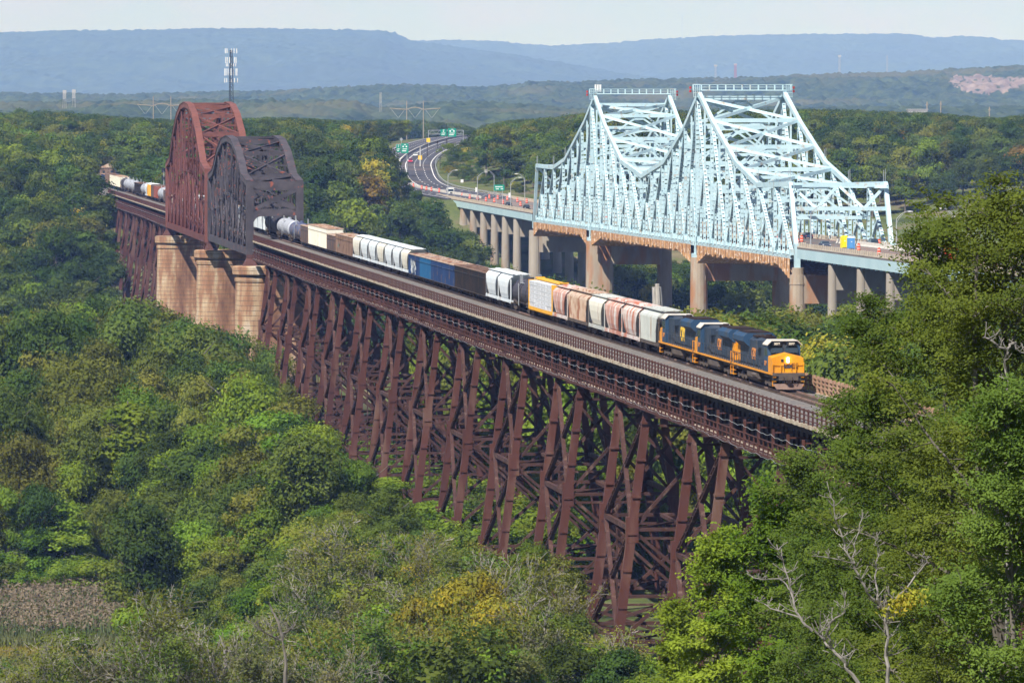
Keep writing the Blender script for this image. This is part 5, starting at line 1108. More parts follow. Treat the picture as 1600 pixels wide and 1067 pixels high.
# H frame transmission structures
def hframe(label, pxa, pxb, pyarm, pytop, xl, xr, Y):
    a = inv(pxa, pyarm, Y); c = inv(pxb, pyarm, Y); g = T1(a.x, Y)-2; v = thing('transmission_tower', label, 'power pylon', ((a.x+c.x)/2, Y, g)); h = (c.x-a.x)/2; za = a.z-g; zt = inv(pxa, pytop, Y).z-g; b = MB()
    for x in (-h, h): b.tube([(x, 0, 0), (x, 0, zt)], [.36, .25], 7)
    b.build('pole', 'pylon_wood', v); L = (xr-xl)/2*Y/F_PX; P = [(-L, 0, za+.3), (-L*.7, 0, za-.05), (-h, 0, za-.4), (-h*.5, 0, za+.5), (0, 0, za+.9), (h*.5, 0, za+.5), (h, 0, za-.4), (L*.7, 0, za-.05), (L, 0, za+.3)]; b = MB(); b.tube(P, .28, 5); b.build('crossarm', 'pylon_wood', v); b = MB()
    for x in (-h-(L-h)*.5, 0, h+(L-h)*.5):
        b.tube([(x-4, 0, za-.3), (x-.2, 0, za-5.2)], .09, 4); b.tube([(x+4, 0, za-.3), (x+.2, 0, za-5.2)], .09, 4)
    b.build('insulator', 'mast_grey', v)
hframe('pale two pole power pylon left of the red span', 239.5, 267, 164.5, 150.5, 211, 289, 2900); hframe('pale two pole power pylon above the highway bend', 635.5, 661.5, 170.5, 158, 609, 688, 2950)
def mast(label, px, pt, pb, Y, w_, m, top=0):
    a = inv(px, pb, Y); c = inv(px, pt, Y); v = thing('radio_mast', label, 'radio mast', tuple(a)); H = c.z-a.z; n = 12; b = MB()
    for x, y in ((-w_, -w_), (w_, -w_), (0, w_)): b.tube([(x, y, -8), (x*.6, y*.6, H)], w_*.11, 4)
    for i in range(n):
        z0 = H*i/n; z1 = H*(i+1)/n; b.beam((-w_, -w_, z0), (w_, -w_, z1), w_*.2, w_*.2)
    b.build('lattice', m, v)
    if top: b = MB(); b.box(-top, top, -top*.4, top*.4, H-1.5, H+1.5); b.build('antenna_platform', 'mast_grey', v)
mast('left one of two masts above the truss peaks', 1118, 103, 127, 9372, 2.08, 'mast_grey', 3); mast('red and white mast above the truss peaks', 1149, 101, 131, 9230, 2.34, 'red_lamp', 3); mast('mast on the wooded hill right of the right truss peak', 1311.5, 88, 119, 9372, 2.21, 'mast_grey', 3); mast('thin mast further right on the wooded hill', 1386, 87, 117, 9372, 1.69, 'mast_grey')
mast('small lattice tower above the far left woods, left one', 101, 144, 155, 4300, 1.5, 'mast_grey', 1.6); mast('small lattice tower above the far left woods, right one', 115.5, 143, 154, 4300, 1.5, 'mast_grey', 1.6); mast('lattice tower on the hill cutting left of the far pylon', 594.7, 145, 162, 4700, 1.2, 'mast_grey'); mast('very tall faint mast on the mountain skyline', 1066, 25, 62, 28300, 2.8, 'galv')
for k, px in enumerate((1355, 1394, 1409)): mast('faint skyline mast at right, '+('leftmost', 'middle', 'rightmost')[k]+' of three', px, (36, 41, 41)[k], 56, 28300, 2.6, 'galv')
for k, (px, py, Y) in enumerate(((1448.5, 162, 3000), (1470, 161, 3000), (1546, 170, 3000))):
    a = inv(px, py, Y); b = MB(); b.tube([(0, 0, -25), (0, 0, 1)], .35, 6); b.box(-.8, .8, -.1, .1, -1, -.6); o = b.build('utility_pole', 'pylon_wood'); o.location = a; tag(o, 'pale pole poking above the right hill trees, '+('left', 'middle', 'right')[k]+' of three', 'pole')
q = inv(1433, 172, 3000); b = MB(); b.box(-6, 6, -4, 4, -8, 0); b.box(-6.4, 6.4, -4.4, 4.4, 0, .5); 
for x in (-4, -1.3, 1.3, 4): b.box(x-.6, x+.6, -4.05, -3.99, -3.5, -1.5)
o = b.build('flat_building', 'mast_grey'); o.location = q; tag(o, 'small pale flat roofed building among the trees on the right hill', 'building')
q = inv(169, 246, 1900); v = thing('house', 'low brown roofed building among the trees above the far end of the train', 'house', (q.x, 1900, q.z-7)); b = MB(); b.box(-5, 5, -4, 4, 0, 5); b.build('wall', 'brown_car', v); b = MB(); b.loft([[(-5.6, y, 5), (5.6, y, 5), (0, y, 7.6)] for y in (-4.5, 4.5)]); b.build('roof', 'rusty_beige', v); v.scale = (.6, .6, .6)
for x in (-2.5, 2.5): b = MB(); b.box(x-.7, x+.7, -4.05, -3.98, 1.6, 3.2); b.build('window', 'glass', v)
# ------------------------------------------------------------------ vegetation
def quads_mesh(name, C, Nn, size, m, aspect=1.0, seed=0, droop=0):
    # C centres (n,3), Nn normals (n,3), size (n,): diamond leaf cards, slightly folded
    g = nprng(seed); n = len(C); r = g.normal(size=(n, 3)); r[:, 2] -= droop; t = np.cross(Nn, r); t /= np.linalg.norm(t, axis=1)[:, None]+1e-9; b = np.cross(Nn, t); s = size[:, None]
    b /= np.linalg.norm(b, axis=1)[:, None]+1e-9
    V = np.stack([C-t*s*.5*aspect, C-b*s*.32, C+t*s*.5*aspect, C+b*s*.32], 1).reshape(-1, 3)
    me = bpy.data.meshes.new(name); me.vertices.add(4*n); me.vertices.foreach_set('co', V.ravel()); me.loops.add(4*n); me.loops.foreach_set('vertex_index', np.arange(4*n)); me.polygons.add(n); me.polygons.foreach_set('loop_start', np.arange(0, 4*n, 4)); me.update(calc_edges=True)
    me.materials.append(MAT[m]); return me
def crown(seed, H, R, base, lobes, clumps, per, leaf, m, shape='round', name='crown', spread=.075):
    g = nprng(seed); Cs = []; Rs = []
    hc = (H*base+H)/2; hh = (H-H*base)/2
    for i in range(lobes):
        a = g.uniform(0, 2*pi); q = g.uniform(-.75, .8); f = sqrt(max(.05, 1-q*q)) if shape == 'round' else (1-.8*max(q, -.3)) if shape == 'cone' else 1
        rr = R*.58*f*sqrt(g.uniform(.1, 1)); lr = R*g.uniform(.34, .52)*(1 if shape != 'col' else .8); Cs.append((rr*cos(a), rr*sin(a), hc+hh*.72*q)); Rs.append(lr)
    Cs.append((0, 0, hc+hh*.45)); Rs.append(R*.5); Cs = np.array(Cs); Rs = np.array(Rs)
    li = g.integers(0, len(Cs), clumps); d = g.normal(size=(clumps, 3)); d /= np.linalg.norm(d, axis=1)[:, None]; d[:, 2] = np.abs(d[:, 2])*.9-.25; rad = Rs[li]*(.78+.3*g.random(clumps))
    P = Cs[li]+d*rad[:, None]*np.array([1, 1, .95]); P[:, 2] = np.clip(P[:, 2], H*base*.6, H)
    cr = H*spread*g.uniform(.6, 1.35, clumps)
    cc = np.repeat(P, per, 0); e = g.normal(size=(clumps*per, 3)); e /= np.linalg.norm(e, axis=1)[:, None]; e[:, 2] *= .75; q = g.random(clumps*per)**.45
    L = cc+e*(np.repeat(cr, per)*q)[:, None]; outd = np.repeat(d, per, 0)
    N = e*.55+outd*.5+np.array([0, 0, .35])+g.normal(size=L.shape)*.38; N /= np.linalg.norm(N, axis=1)[:, None]
    return quads_mesh(name, L, N, leaf*g.uniform(.6, 1.3, len(L)), m, 1.15, seed+1)
def trunk_mesh(seed, H, R, r0, base, limbs, m='bark', lean=.04, name='trunk'):
    g = random.Random(seed); b = MB(); lx, ly = g.uniform(-lean, lean)*H, g.uniform(-lean, lean)*H
    b.tube([(0, 0, -1.2), (0, 0, .2), (lx*.3, ly*.3, H*.3), (lx*.7, ly*.7, H*.6), (lx, ly, H*.85)], [r0*1.25, r0, r0*.8, r0*.5, r0*.15], 7)
    for i in range(limbs):
        z = H*g.uniform(base*.8, .7); a = g.uniform(0, 6.28); l = R*g.uniform(.5, .95); k = z/H; x0, y0 = lx*k, ly*k
        b.tube([(x0, y0, z), (x0+cos(a)*l*.5, y0+sin(a)*l*.5, z+l*.35), (x0+cos(a+.3)*l, y0+sin(a+.3)*l, z+l*.75)], [r0*.38, r0*.25, r0*.08], 5)
    return b.mesh(name, m)
def branches(seed, H, r0, depth=4, n0=5, up=.55, m='bark_pale', spread=.8, first=.25, curl=.25, name='branches', minr=.012, lenk=.62):
    g = random.Random(seed); b = MB(); tips = []
    def grow(p, d, l, r, lv):
        pts = [p]; rr = [r]; q = Vector(p); dd = Vector(d)
        for i in range(4):
            dd = (dd+Vector((g.uniform(-curl, curl), g.uniform(-curl, curl), g.uniform(-curl*.6, curl*.8)))*.6).normalized(); q = q+dd*l/4; pts.append(q.copy()); rr.append(max(minr, r*(1-.17*(i+1))))
            if lv >= depth-1: tips.append(q.copy())
        b.tube(pts, rr, 5 if lv < 2 else 3, cap=lv < 1)
        if lv < depth:
            for k in range(n0-(lv > 0)-(lv > 2)):
                t = g.uniform(first if lv == 0 else .25, 1); i = min(3, int(t*4)); base = pts[i].lerp(pts[i+1], t*4-i) if i < 4 else pts[-1]
                a = g.uniform(0, 2*pi); ax = dd.cross(Vector((cos(a), sin(a), .3))).normalized(); nd = (dd*up+ax*spread+Vector((0, 0, .18))).normalized(); grow(base, nd, l*lenk*g.uniform(.7, 1.15), rr[i]*.55, lv+1)
    grow(Vector((0, 0, -1)), Vector((g.uniform(-.1, .1), g.uniform(-.1, .1), 1)), H*.72, r0, 0)
    return b.mesh(name, m), np.array([tuple(t) for t in tips])
def leaves_at(tips, per, rad, leaf, m, seed, name='crown', keep=1.0, droop=.0):
    g = nprng(seed); tips = tips[g.random(len(tips)) < keep]; C = np.repeat(tips, per, 0); e = g.normal(size=C.shape)*rad; e[:, 2] *= .55; C = C+e
    N = g.normal(size=C.shape)*.6+np.array([-.1, -.25, .8]); N /= np.linalg.norm(N, axis=1)[:, None]
    return quads_mesh(name, C, N, leaf*g.uniform(.55, 1.3, len(C)), m, 1.25, seed, droop)
PROTO = {}
def proto(key, adj, noun, name, parts, cat='tree'): PROTO[key] = dict(adj=adj, noun=noun, name=name, parts=parts, cat=cat, used=None)
LF = [('leaf_dark', 'dark green'), ('leaf_mid', 'mid green'), ('leaf_olive', 'olive green'), ('leaf_bright', 'fresh green'), ('leaf_yellow', 'yellowing'), ('leaf_autumn', 'russet tinged')]
# near/mid prototypes (height 20 m nominal); far prototypes use fewer, larger leaf clumps
for i, (lm, adj) in enumerate(LF):
    for v in range(3 if i < 3 else 2):
        R = (6.2, 5.2, 7.0)[v]
        tm = trunk_mesh(100+i*5+v, 20, R, .36, .3, 6); cm = crown(10+i*5+v, 20, R, (.22, .16, .3)[v], 11+2*v, 250, 46, .43, lm)
        proto(('near', i, v), adj, ('broadleaf tree', 'tall oval tree', 'wide crowned tree')[v], 'broadleaf_tree', [('trunk', tm), ('crown', cm)])
        cm2 = crown(60+i*5+v, 20, R, (.15, .12, .2)[v], 12, 150, 19, .72, lm, spread=.085)
        proto(('far', i, v), adj, ('broadleaf tree', 'tall oval tree', 'wide crowned tree')[v], 'broadleaf_tree', [('trunk', tm), ('crown', cm2)])
for v in range(2):
    cm = crown(90+v, 20, 3.1, .02, 16, 230, 48, .42, 'leaf_vine', 'col', 'vine_foliage', spread=.06); tm = trunk_mesh(190+v, 19, 2.5, .3, .5, 3)
    proto(('vine', v), 'vine draped', 'column of greenery', 'vine_covered_tree', [('trunk', tm), ('vine_foliage', cm)])
cm = crown(95, 20, 3.6, .08, 18, 180, 30, .5, 'leaf_dark', 'cone'); proto(('pine', 0), 'dark', 'conifer', 'pine_tree', [('trunk', trunk_mesh(195, 20, 3, .3, .2, 3)), ('crown', cm)])
for v in range(3):
    bm_, tips = branches(300+v, 9, .13, 4, 5, .75, 'bark_twig', .55, .12, .2, minr=.017); cm = leaves_at(tips, (5, 3, 6)[v], .42, .24, ('leaf_greyish', 'leaf_olive', 'leaf_mid')[v], 310+v, keep=(.4, .42, .68)[v])
    proto(('twig', v), ('sparse grey green', 'thin olive', 'twiggy green')[v], 'grey stemmed sapling', 'sapling', [('stems', bm_), ('foliage', cm)])
for v in range(3):
    cm = crown(320+v, 6, 3.4, .02, 9, 120, 30, .26, ('leaf_mid', 'leaf_bright', 'leaf_yellow')[v], name='foliage', spread=.1); bm_ = branches(330+v, 5, .09, 2, 4, .7, 'bark_grey', .6, .1, .2)[0]
    proto(('bush', v), ('mid green', 'bright green', 'yellow green')[v], 'rounded bush', 'shrub', [('stems', bm_), ('foliage', cm)], 'shrub')
for v in range(2):
    bm_ = branches(340+v, 12, .17, 4, 5, .7, 'bark_twig', .6, .2, .28, name='branches', minr=.016)[0]; proto(('dead', v), 'leafless pale', 'dead tree', 'dead_tree', [('branches', bm_)])
def plant(key, x, Y, zg, sc, rz, label, group, sxy=1.0):
    P = PROTO[key]; r = thing(P['name'], label, P['cat'], (x, Y, zg), rz, group); r.scale = (sc*sxy, sc*sxy, sc)
    for nm, me in P['parts']: o = place(nm, me, r)
    if P['used'] is None: P['used'] = o
    return r
# ---- where canopies may reach on the photographed skyline (photo pixels), per band of distance
def tab(px, T_): return float(np.interp(px, [t[0] for t in T_], [t[1] for t in T_]))
C_LEFT = [(-80, 480), (0, 468), (60, 452), (120, 436), (180, 434), (230, 442), (275, 474), (330, 484), (390, 500), (440, 528), (470, 570), (490, 620), (510, 680), (540, 690), (560, 700), (580, 730), (620, 795), (660, 812), (700, 862), (760, 850), (830, 905), (880, 900), (915, 985), (1000, 1000), (1040, 1020), (1065, 850), (1100, 822), (1150, 800), (1200, 755), (1245, 720), (1290, 640), (1700, 520)]
C_RIGHT = [(-80, 470), (300, 470), (420, 460), (600, 450), (700, 420), (760, 425), (800, 415), (860, 408), (900, 425), (930, 445), (960, 466), (1000, 474), (1050, 466), (1100, 474), (1150, 470), (1200, 462), (1260, 474), (1310, 472), (1380, 462), (1700, 440)]
C_WEST = [(-80, 158), (0, 158), (60, 160), (130, 166), (200, 176), (260, 183), (300, 184), (390, 178), (420, 172), (470, 170), (520, 172), (540, 178), (560, 186), (600, 192), (618, 205), (624, 298), (676, 300), (700, 350), (840, 372), (850, 400), (1240, 402), (1250, 415), (1420, 440), (1700, 440)]
C_BACK = [(-80, 158), (0, 158), (200, 178), (300, 184), (420, 178), (560, 184), (600, 182), (660, 183), (720, 190), (745, 200), (765, 190), (800, 183), (860, 179), (900, 172), (930, 170), (1080, 166), (1150, 165), (1250, 163), (1330, 166), (1400, 170), (1450, 170), (1500, 176), (1560, 180), (1620, 172), (1700, 170)]
def inpoly(x, y, P):
    c = False; j = len(P)-1
    for i in range(len(P)):
        if (P[i][1] > y) != (P[j][1] > y) and x < (P[j][0]-P[i][0])*(y-P[i][1])/(P[j][1]-P[i][1])+P[i][0]: c = not c
        j = i
    return c
CLEAR = [(622, 300), (622, 262), (628, 232), (650, 214), (722, 200), (728, 222), (688, 238), (696, 262), (750, 288), (800, 306), (836, 316), (836, 324), (680, 312)]
BX = RND
cand = []
def scatter(Y0, Y1, dY, test, kinds, hfun, ceil, sxy=(.9, 1.15)):
    Y = Y0
    while Y < Y1:
        half = .1035*Y*1.09+12; st = dY*1.05; x = -half+BX.random()*st
        while x < half:
            X = x+BX.uniform(-.38, .38)*st; YY = Y+BX.uniform(-.4, .4)*dY; x += st
            u, s = RF.us(X, YY); u2, s2 = HF.us(X, YY)
            if not test(X, YY, u, s, u2, s2): continue
            zg = T1(X, YY)
            if zg < .3 and not YY < 1050: continue
            key = kinds(X, YY, u); h = hfun(X, YY, u); px, pb = proj(X, YY, zg); ct = tab(px, ceil)+BX.uniform(0, 10)*F_PX/YY*.12
            hmax = (inv(px, ct, YY).z-zg)
            h = min(h, hmax)
            if h < 4.5: continue
            if -Y < 0 and 1750 < YY < 3300:
                r = h*.3/YY*F_PX; bad = False
                for dx in (-r, 0, r):
                    for dz_ in (.1, .5, .95):
                        p = proj(X, YY, zg+h*dz_)
                        if inpoly(p[0]+dx, p[1], CLEAR): bad = True
                if bad: continue
            cand.append((X, YY, zg, h, key, BX.uniform(*sxy)))
        Y += dY*.92
def offrail(u, s, m=9): return not (-7.5-m < u < 4+m and s < 1930)
def nearpick(w):
    ks = [k for k in PROTO if k[0] == 'near']; wts = [w[k[1]] for k in ks]
    return lambda *a: BX.choices(ks, wts)[0]
def farpick(w):
    ks = [k for k in PROTO if k[0] == 'far']; wts = [w[k[1]] for k in ks]
    def f(X, Y, u):
        d = float(fbm(X/60., Y/90., 31))*3
        ww = [a*math.exp(-(j-2)*d*.9) if j < 4 else a for a, j in zip(wts, [k[1] for k in ks])]
        return BX.choices(ks, ww)[0]
    return f
# left bank woods in front of the trestle
scatter(772, 1035, 9.6, lambda X, Y, u, s, u2, s2: u < -17-3*(Y > 950) and (u < -30 or Y > 790), nearpick([.9, 2.8, 3.0, .7, .04, .05]), lambda X, Y, u: BX.choice([.72, .9, 1, 1, 1.08])*((BX.uniform(23, 30) if Y < 900 else BX.uniform(28, 38))-5*(Y < 790))*(1-.9*max(0, .12-abs(float(fbm(X/26., Y/40., 77)))))*(1 if fbm(X/20., Y/30., 78) > -.2 else .7), C_LEFT, (.66, .9))
# fringe between marsh and trestle, behind the shrubs
scatter(600, 790, 7.0, lambda X, Y, u, s, u2, s2: -48+8*(Y > 700) < u < -13, lambda X, Y, u: BX.choices([('near', 1, 0), ('near', 0, 0), ('near', 3, 1), ('vine', 0), ('vine', 1), ('near', 2, 1)], [2, 1.5, 1.6, 2.6, 2.6, 1])[0] if Y > 690 else BX.choices([('near', 1, 1), ('near', 3, 0), ('near', 0, 1), ('near', 2, 1), ('bush', 1), ('vine', 1)], [2, 2, 1, 1.4, 1, .8])[0], lambda X, Y, u: BX.uniform(9, 15) if Y < 680 else BX.uniform(15, 25), C_LEFT)
# saplings and shrubs of the lower slope
scatter(432, 640, 4.6, lambda X, Y, u, s, u2, s2: u < -14 and (Y > 640 or X > -44 or Y < 560) , lambda X, Y, u: BX.choices([('twig', 0), ('twig', 1), ('twig', 2), ('bush', 0), ('bush', 1), ('dead', 0), ('dead', 1), ('near', 4, 0), ('near', 1, 1), ('near', 2, 1)], [4.2, 3.6, 3, 1.2, 1.1, 1.1, 1.1, .25+.9*(4 < X < 16 or -12 < X < -4), .7+.8*(X > 5), .5])[0], lambda X, Y, u: BX.uniform(7, 12.5), [(-80, 1040), (0, 1045), (170, 1010), (200, 960), (240, 900), (300, 880), (380, 800), (470, 790), (540, 812), (600, 830), (660, 850), (700, 862), (770, 850), (830, 905), (880, 925), (915, 985), (1000, 1000), (1040, 1030), (1065, 850), (1700, 600)])
scatter(560, 655, 4.6, lambda X, Y, u, s, u2, s2: X < -40 and u < -40, lambda X, Y, u: BX.choices([('bush', 0), ('bush', 1), ('twig', 2)], [3, 3, 1])[0], lambda X, Y, u: BX.uniform(5, 8), [(-80, 1030), (0, 1030), (150, 1025), (200, 1000), (1000, 1000)])
scatter(758, 775, 4.0, lambda X, Y, u, s, u2, s2: u < -38, lambda X, Y, u: BX.choices([('bush', 0), ('bush', 1), ('vine', 0), ('vine', 1)], [3, 3, 1, 1])[0], lambda X, Y, u: BX.uniform(5, 9), C_LEFT, (1, 1.5))
# behind the trestle on the near bank
scatter(430, 1035, 8.5, lambda X, Y, u, s, u2, s2: u > 30 and not (-4 < u2 < 27 and Y > 650 and False), nearpick([1.0, 2.6, 1.8, .7, .15, .1]), lambda X, Y, u: BX.uniform(24, 37), C_RIGHT)
scatter(432, 1000, 4.6, lambda X, Y, u, s, u2, s2: -14 < u < 12 and Y > 610, lambda X, Y, u: BX.choices([('bush', 0), ('bush', 1), ('near', 3, 1)], [2, 3, .8])[0], lambda X, Y, u: BX.uniform(4.5, 9), C_RIGHT, (1.1, 1.6))
scatter(440, 1000, 7.5, lambda X, Y, u, s, u2, s2: 10 < u < 24, nearpick([.3, 1.5, 1.2, 3, .2, .1]), lambda X, Y, u: BX.uniform(8, 14), C_RIGHT)
scatter(440, 1000, 8, lambda X, Y, u, s, u2, s2: 24 < u < 52, nearpick([.2, 1.2, 1.6, 3, .2, .1]), lambda X, Y, u: BX.uniform(22, 34), C_RIGHT)
# far bank, hills left and right, woods behind the highway
FW = [3.4, 2.4, .9, .3, .03, .05]
scatter(1352, 1830, 10.4, lambda X, Y, u, s, u2, s2: offrail(u, s, 5) and not (-5 < u2 < 27 and s2 < 1925), farpick(FW), lambda X, Y, u: BX.uniform(13, 25), C_WEST)
scatter(1830, 2620, 11.6, lambda X, Y, u, s, u2, s2: offrail(u, s, 4) and np.min(np.hypot(RCn[:, 0]-X, RCn[:, 1]-Y)) > 24, farpick([2.6, 2.2, 1.4, .25, .04, .06]), lambda X, Y, u: BX.uniform(15, 23), C_BACK)
scatter(2620, 4300, 17, lambda X, Y, u, s, u2, s2: np.min(np.hypot(RCn[:, 0]-X, RCn[:, 1]-Y)) > 24, farpick([3, 1.6, .7, .05, .02, .05]), lambda X, Y, u: BX.uniform(14, 22), C_BACK, (1.1, 1.5))
# hand placed features: (kind, px, py_top, Y, height or None -> from ground, width factor)
feat = [(('far', 0, 1), 690, 352, 1715, 11, .8), (('far', 1, 1), 702, 372, 1690, 11, .8), (('far', 3, 0), 683, 336, 1745, 10, .8), (('vine', 0), 300, 740, 772, 18, 1.3), (('vine', 1), 60, 830, 768, 14, 1.3), (('vine', 0), 385, 760, 755, 15, 1.5), (('near', 3, 1), 165, 760, 776, 17, .7), (('far', 0, 0), 598, 206, 1790, 20, .85), (('far', 1, 1), 612, 230, 1780, 20, .7), (('far', 0, 1), 583, 197, 1800, 20, .9), (('far', 2, 1), 617, 268, 1745, 16, .7), (('far', 0, 1), 606, 248, 1765, 18, .8), (('far', 1, 0), 636, 306, 1790, 14, .8), (('far', 0, 1), 652, 310, 1770, 14, .8), (('far', 3, 1), 666, 322, 1755, 13, .7), (('far', 1, 1), 678, 340, 1735, 12, .7), (('far', 0, 0), 645, 330, 1730, 14, .9), (('far', 2, 0), 660, 345, 1700, 13, .8), (('far', 0, 1), 628, 300, 1800, 14, .8), (('far', 1, 0), 620, 292, 1815, 14, .7), (('far', 0, 0), 150, 266, 1600, 20, .9), (('far', 1, 1), 128, 252, 1640, 20, 1.0), (('far', 0, 2), 158, 320, 1570, 20, .9), (('far', 1, 0), 172, 350, 1545, 14, .9), (('far', 0, 1), 136, 300, 1600, 20, .9), (('far', 1, 0), 155, 236, 1960, 16, 1), (('near', 2, 0), 15, 468, 1010, 20, 0.55), (('near', 1, 1), 48, 452, 1025, 20, 0.62), (('near', 2, 0), 88, 444, 1030, 20, 0.69), (('near', 3, 1), 125, 436, 1030, 20, 0.76), (('near', 0, 0), 160, 434, 1035, 20, 0.55), (('near', 2, 1), 192, 440, 1020, 20, 0.62), (('near', 1, 0), 222, 446, 1000, 20, 0.69), (('near', 2, 1), 250, 452, 985, 20, 0.76), (('near', 1, 0), 272, 474, 970, 20, 0.55), (('near', 2, 1), 300, 482, 975, 20, 0.62), (('near', 3, 0), 332, 486, 965, 20, 0.69), (('near', 0, 1), 362, 492, 960, 20, 0.76), (('near', 2, 0), 392, 502, 950, 20, 0.55), (('near', 1, 1), 418, 515, 935, 20, 0.62), (('near', 2, 0), 445, 536, 920, 20, 0.69), (('near', 1, 1), 70, 492, 960, 20, 0.76), (('near', 2, 0), 140, 480, 970, 20, 0.55), (('near', 3, 1), 200, 482, 950, 20, 0.62), (('near', 0, 0), 30, 520, 920, 20, 0.69), (('near', 2, 1), 110, 530, 900, 20, 0.76), (('near', 1, 0), 250, 505, 930, 20, 0.55), (('near', 2, 1), 330, 525, 900, 20, 0.62), (('near', 1, 0), 400, 545, 890, 20, 0.69), (('near', 2, 1), 448, 575, 880, 20, 0.76), (('near', 3, 0), 180, 560, 860, 20, 0.55), (('near', 0, 1), 60, 600, 840, 20, 0.62), (('near', 2, 0), 290, 590, 860, 20, 0.69), (('near', 1, 1), 370, 610, 850, 20, 0.76), (('near', 2, 0), 445, 640, 840, 20, 0.55), (('near', 1, 1), 150, 640, 815, 20, 0.62), (('near', 2, 0), 10, 660, 805, 20, 0.69),
        (('vine', 0), 100, 800, 770, 20, 1.4), (('vine', 1), 118, 870, 766, 13, 1.5), (('vine', 0), 198, 560, 800, 25, 1.3), (('vine', 1), 470, 690, 735, 15, 2.4), (('vine', 0), 500, 660, 745, 16, 2.2), (('vine', 1), 540, 690, 722, 14, 2.0), (('vine', 0), 575, 720, 705, 13, 1.8), (('vine', 1), 605, 770, 690, 12, 1.6), (('vine', 0), 440, 700, 750, 16, 2.2), (('vine', 1), 626, 800, 672, 9, 1.8),
        (('near', 4, 0), 748, 858, 478, 13, .8), (('near', 4, 1), 700, 885, 470, 12, .85), (('near', 4, 0), 775, 905, 462, 10, .9), (('near', 2, 0), 838, 905, 492, 11, .9), (('near', 4, 1), 640, 900, 500, 11, .7), (('near', 1, 2), 610, 812, 620, 15, .9), (('near', 0, 0), 900, 985, 420, 9, 1.1), (('near', 0, 1), 965, 990, 415, 9, 1.2), (('near', 3, 0), 1010, 1030, 405, 7, 1.1), (('near', 3, 0), 830, 880, 545, 12, .8), (('near', 4, 0), 370, 680, 775, 17, .8), (('near', 3, 1), 115, 690, 790, 20, .8), (('near', 3, 1), 330, 800, 720, 13, 1.1), (('near', 2, 0), 875, 880, 520, 12, .9), (('far', 3, 0), 550, 295, 1560, 17, 1.0), (('far', 3, 0), 1450, 205, 1850, 16, .8), (('far', 3, 1), 1190, 560, 640, 14, 1.1)]
for key, px, py, Y, h, sx in feat:
    p = inv(px, py, Y); g = T1(p.x, Y); h = max(h, p.z-g) if True else h; cand.append((p.x, Y, p.z-h if p.z-h > g-2 else g, h, key, sx))
# ---- visibility: front to back coverage on a coarse raster, so that the trees that show largest become individuals
W_, H_ = 400, 267; cov = np.zeros((H_, W_), bool)
cand.sort(key=lambda c: c[1]); yy_, xx_ = np.mgrid[0:H_, 0:W_]; vis = []
for c in cand:
    X, Y, zg, h, key, sx = c; R = {'near': 6.2, 'far': 6.2, 'vine': 3.1, 'pine': 3.4, 'twig': 5, 'bush': 6, 'dead': 5}[key[0]]; Hn = {'twig': 9, 'bush': 6, 'dead': 12}.get(key[0], 20)
    px, pt = proj(X, Y, zg+h); pb = proj(X, Y, zg+h*.2)[1]; r = R*h/Hn*sx/Y*F_PX; cx, cy_, rx, ry = px/4, (pt+pb)/8, r/4, (pb-pt)/8
    x0, x1, y0, y1 = int(max(0, cx-rx)), int(min(W_, cx+rx+1)), int(max(0, cy_-ry)), int(min(H_, cy_+ry+1))
    if x1 <= x0 or y1 <= y0: vis.append(0); continue
    m = ((xx_[y0:y1, x0:x1]+.5-cx)/max(rx, .5))**2+((yy_[y0:y1, x0:x1]+.5-cy_)/max(ry, .5))**2 < 1; sub = cov[y0:y1, x0:x1]; vis.append(int((m & ~sub).sum()))
    if key[0] != 'dead': sub |= m if key[0] not in ('twig',) else (m & (((xx_[y0:y1, x0:x1]+yy_[y0:y1, x0:x1]) % 2) == 0))
vis = np.array(vis); order = np.argsort(-vis); tot = (vis > 0).sum()
isbush = [c[4][0] in ('twig', 'bush', 'dead') for c in cand]
nb = nt_ = 0; ind = []
for j in order:
    if vis[j] < 5: break
    if isbush[j]:
        if nb < 170: ind.append(j); nb += 1
    elif nt_ < 285: ind.append(j); nt_ += 1
LM = [('at the left edge above the marsh', 30, 700), ('left of the reed marsh edge', 150, 860), ('in front of the far stone pier', 265, 500), ('in front of the middle stone pier', 330, 520), ('in front of the near stone pier', 395, 540), ('left of the first trestle towers', 450, 620), ('against the vine covered legs', 570, 720), ('below the middle trestle towers', 700, 860), ('at the tall near tower', 930, 970), ('on the far bank at left', 80, 380), ('on the left hilltop', 90, 200), ('behind the red arched span', 230, 220), ('right of the black span portal', 500, 300), ('beside the far highway bend', 600, 220), ('below the left approach', 650, 350), ('above the left approach', 780, 220), ('left of the blue truss end', 820, 280), ('between the highway piers', 1000, 430), ('behind the left truss peak', 900, 190), ('behind the right truss peak', 1200, 190), ('right of the portal', 1400, 260), ('on the far right hilltop', 1560, 200), ('behind the locomotives', 1150, 500), ('behind the rusty hoppers', 900, 450), ('right of the lead locomotive', 1290, 600), ('in the shrubs at bottom left', 250, 1000), ('in the shrubs at bottom centre', 480, 980), ('in the bottom centre thicket', 650, 980), ('near the yellow tree', 750, 930), ('in the dark wood above the marsh', 200, 650), ('on the pale left ridge', 150, 470), ('seen through the trestle', 800, 640), ('behind the portal toilets', 1330, 300), ('left of the approach piers', 620, 400)]
lab = {}
for j in ind:
    X, Y, zg, h, key, sx = cand[j]; px, py = proj(X, Y, zg+h*.7); P = PROTO[key]; l = min(LM, key=lambda q: (q[1]-px)**2+(q[2]-py)**2); lab.setdefault((P['adj'], P['noun'], l[0]), []).append((px, j))
names = {}
OW = ordw+['sixteenth', 'seventeenth', 'eighteenth', 'nineteenth', 'twentieth']
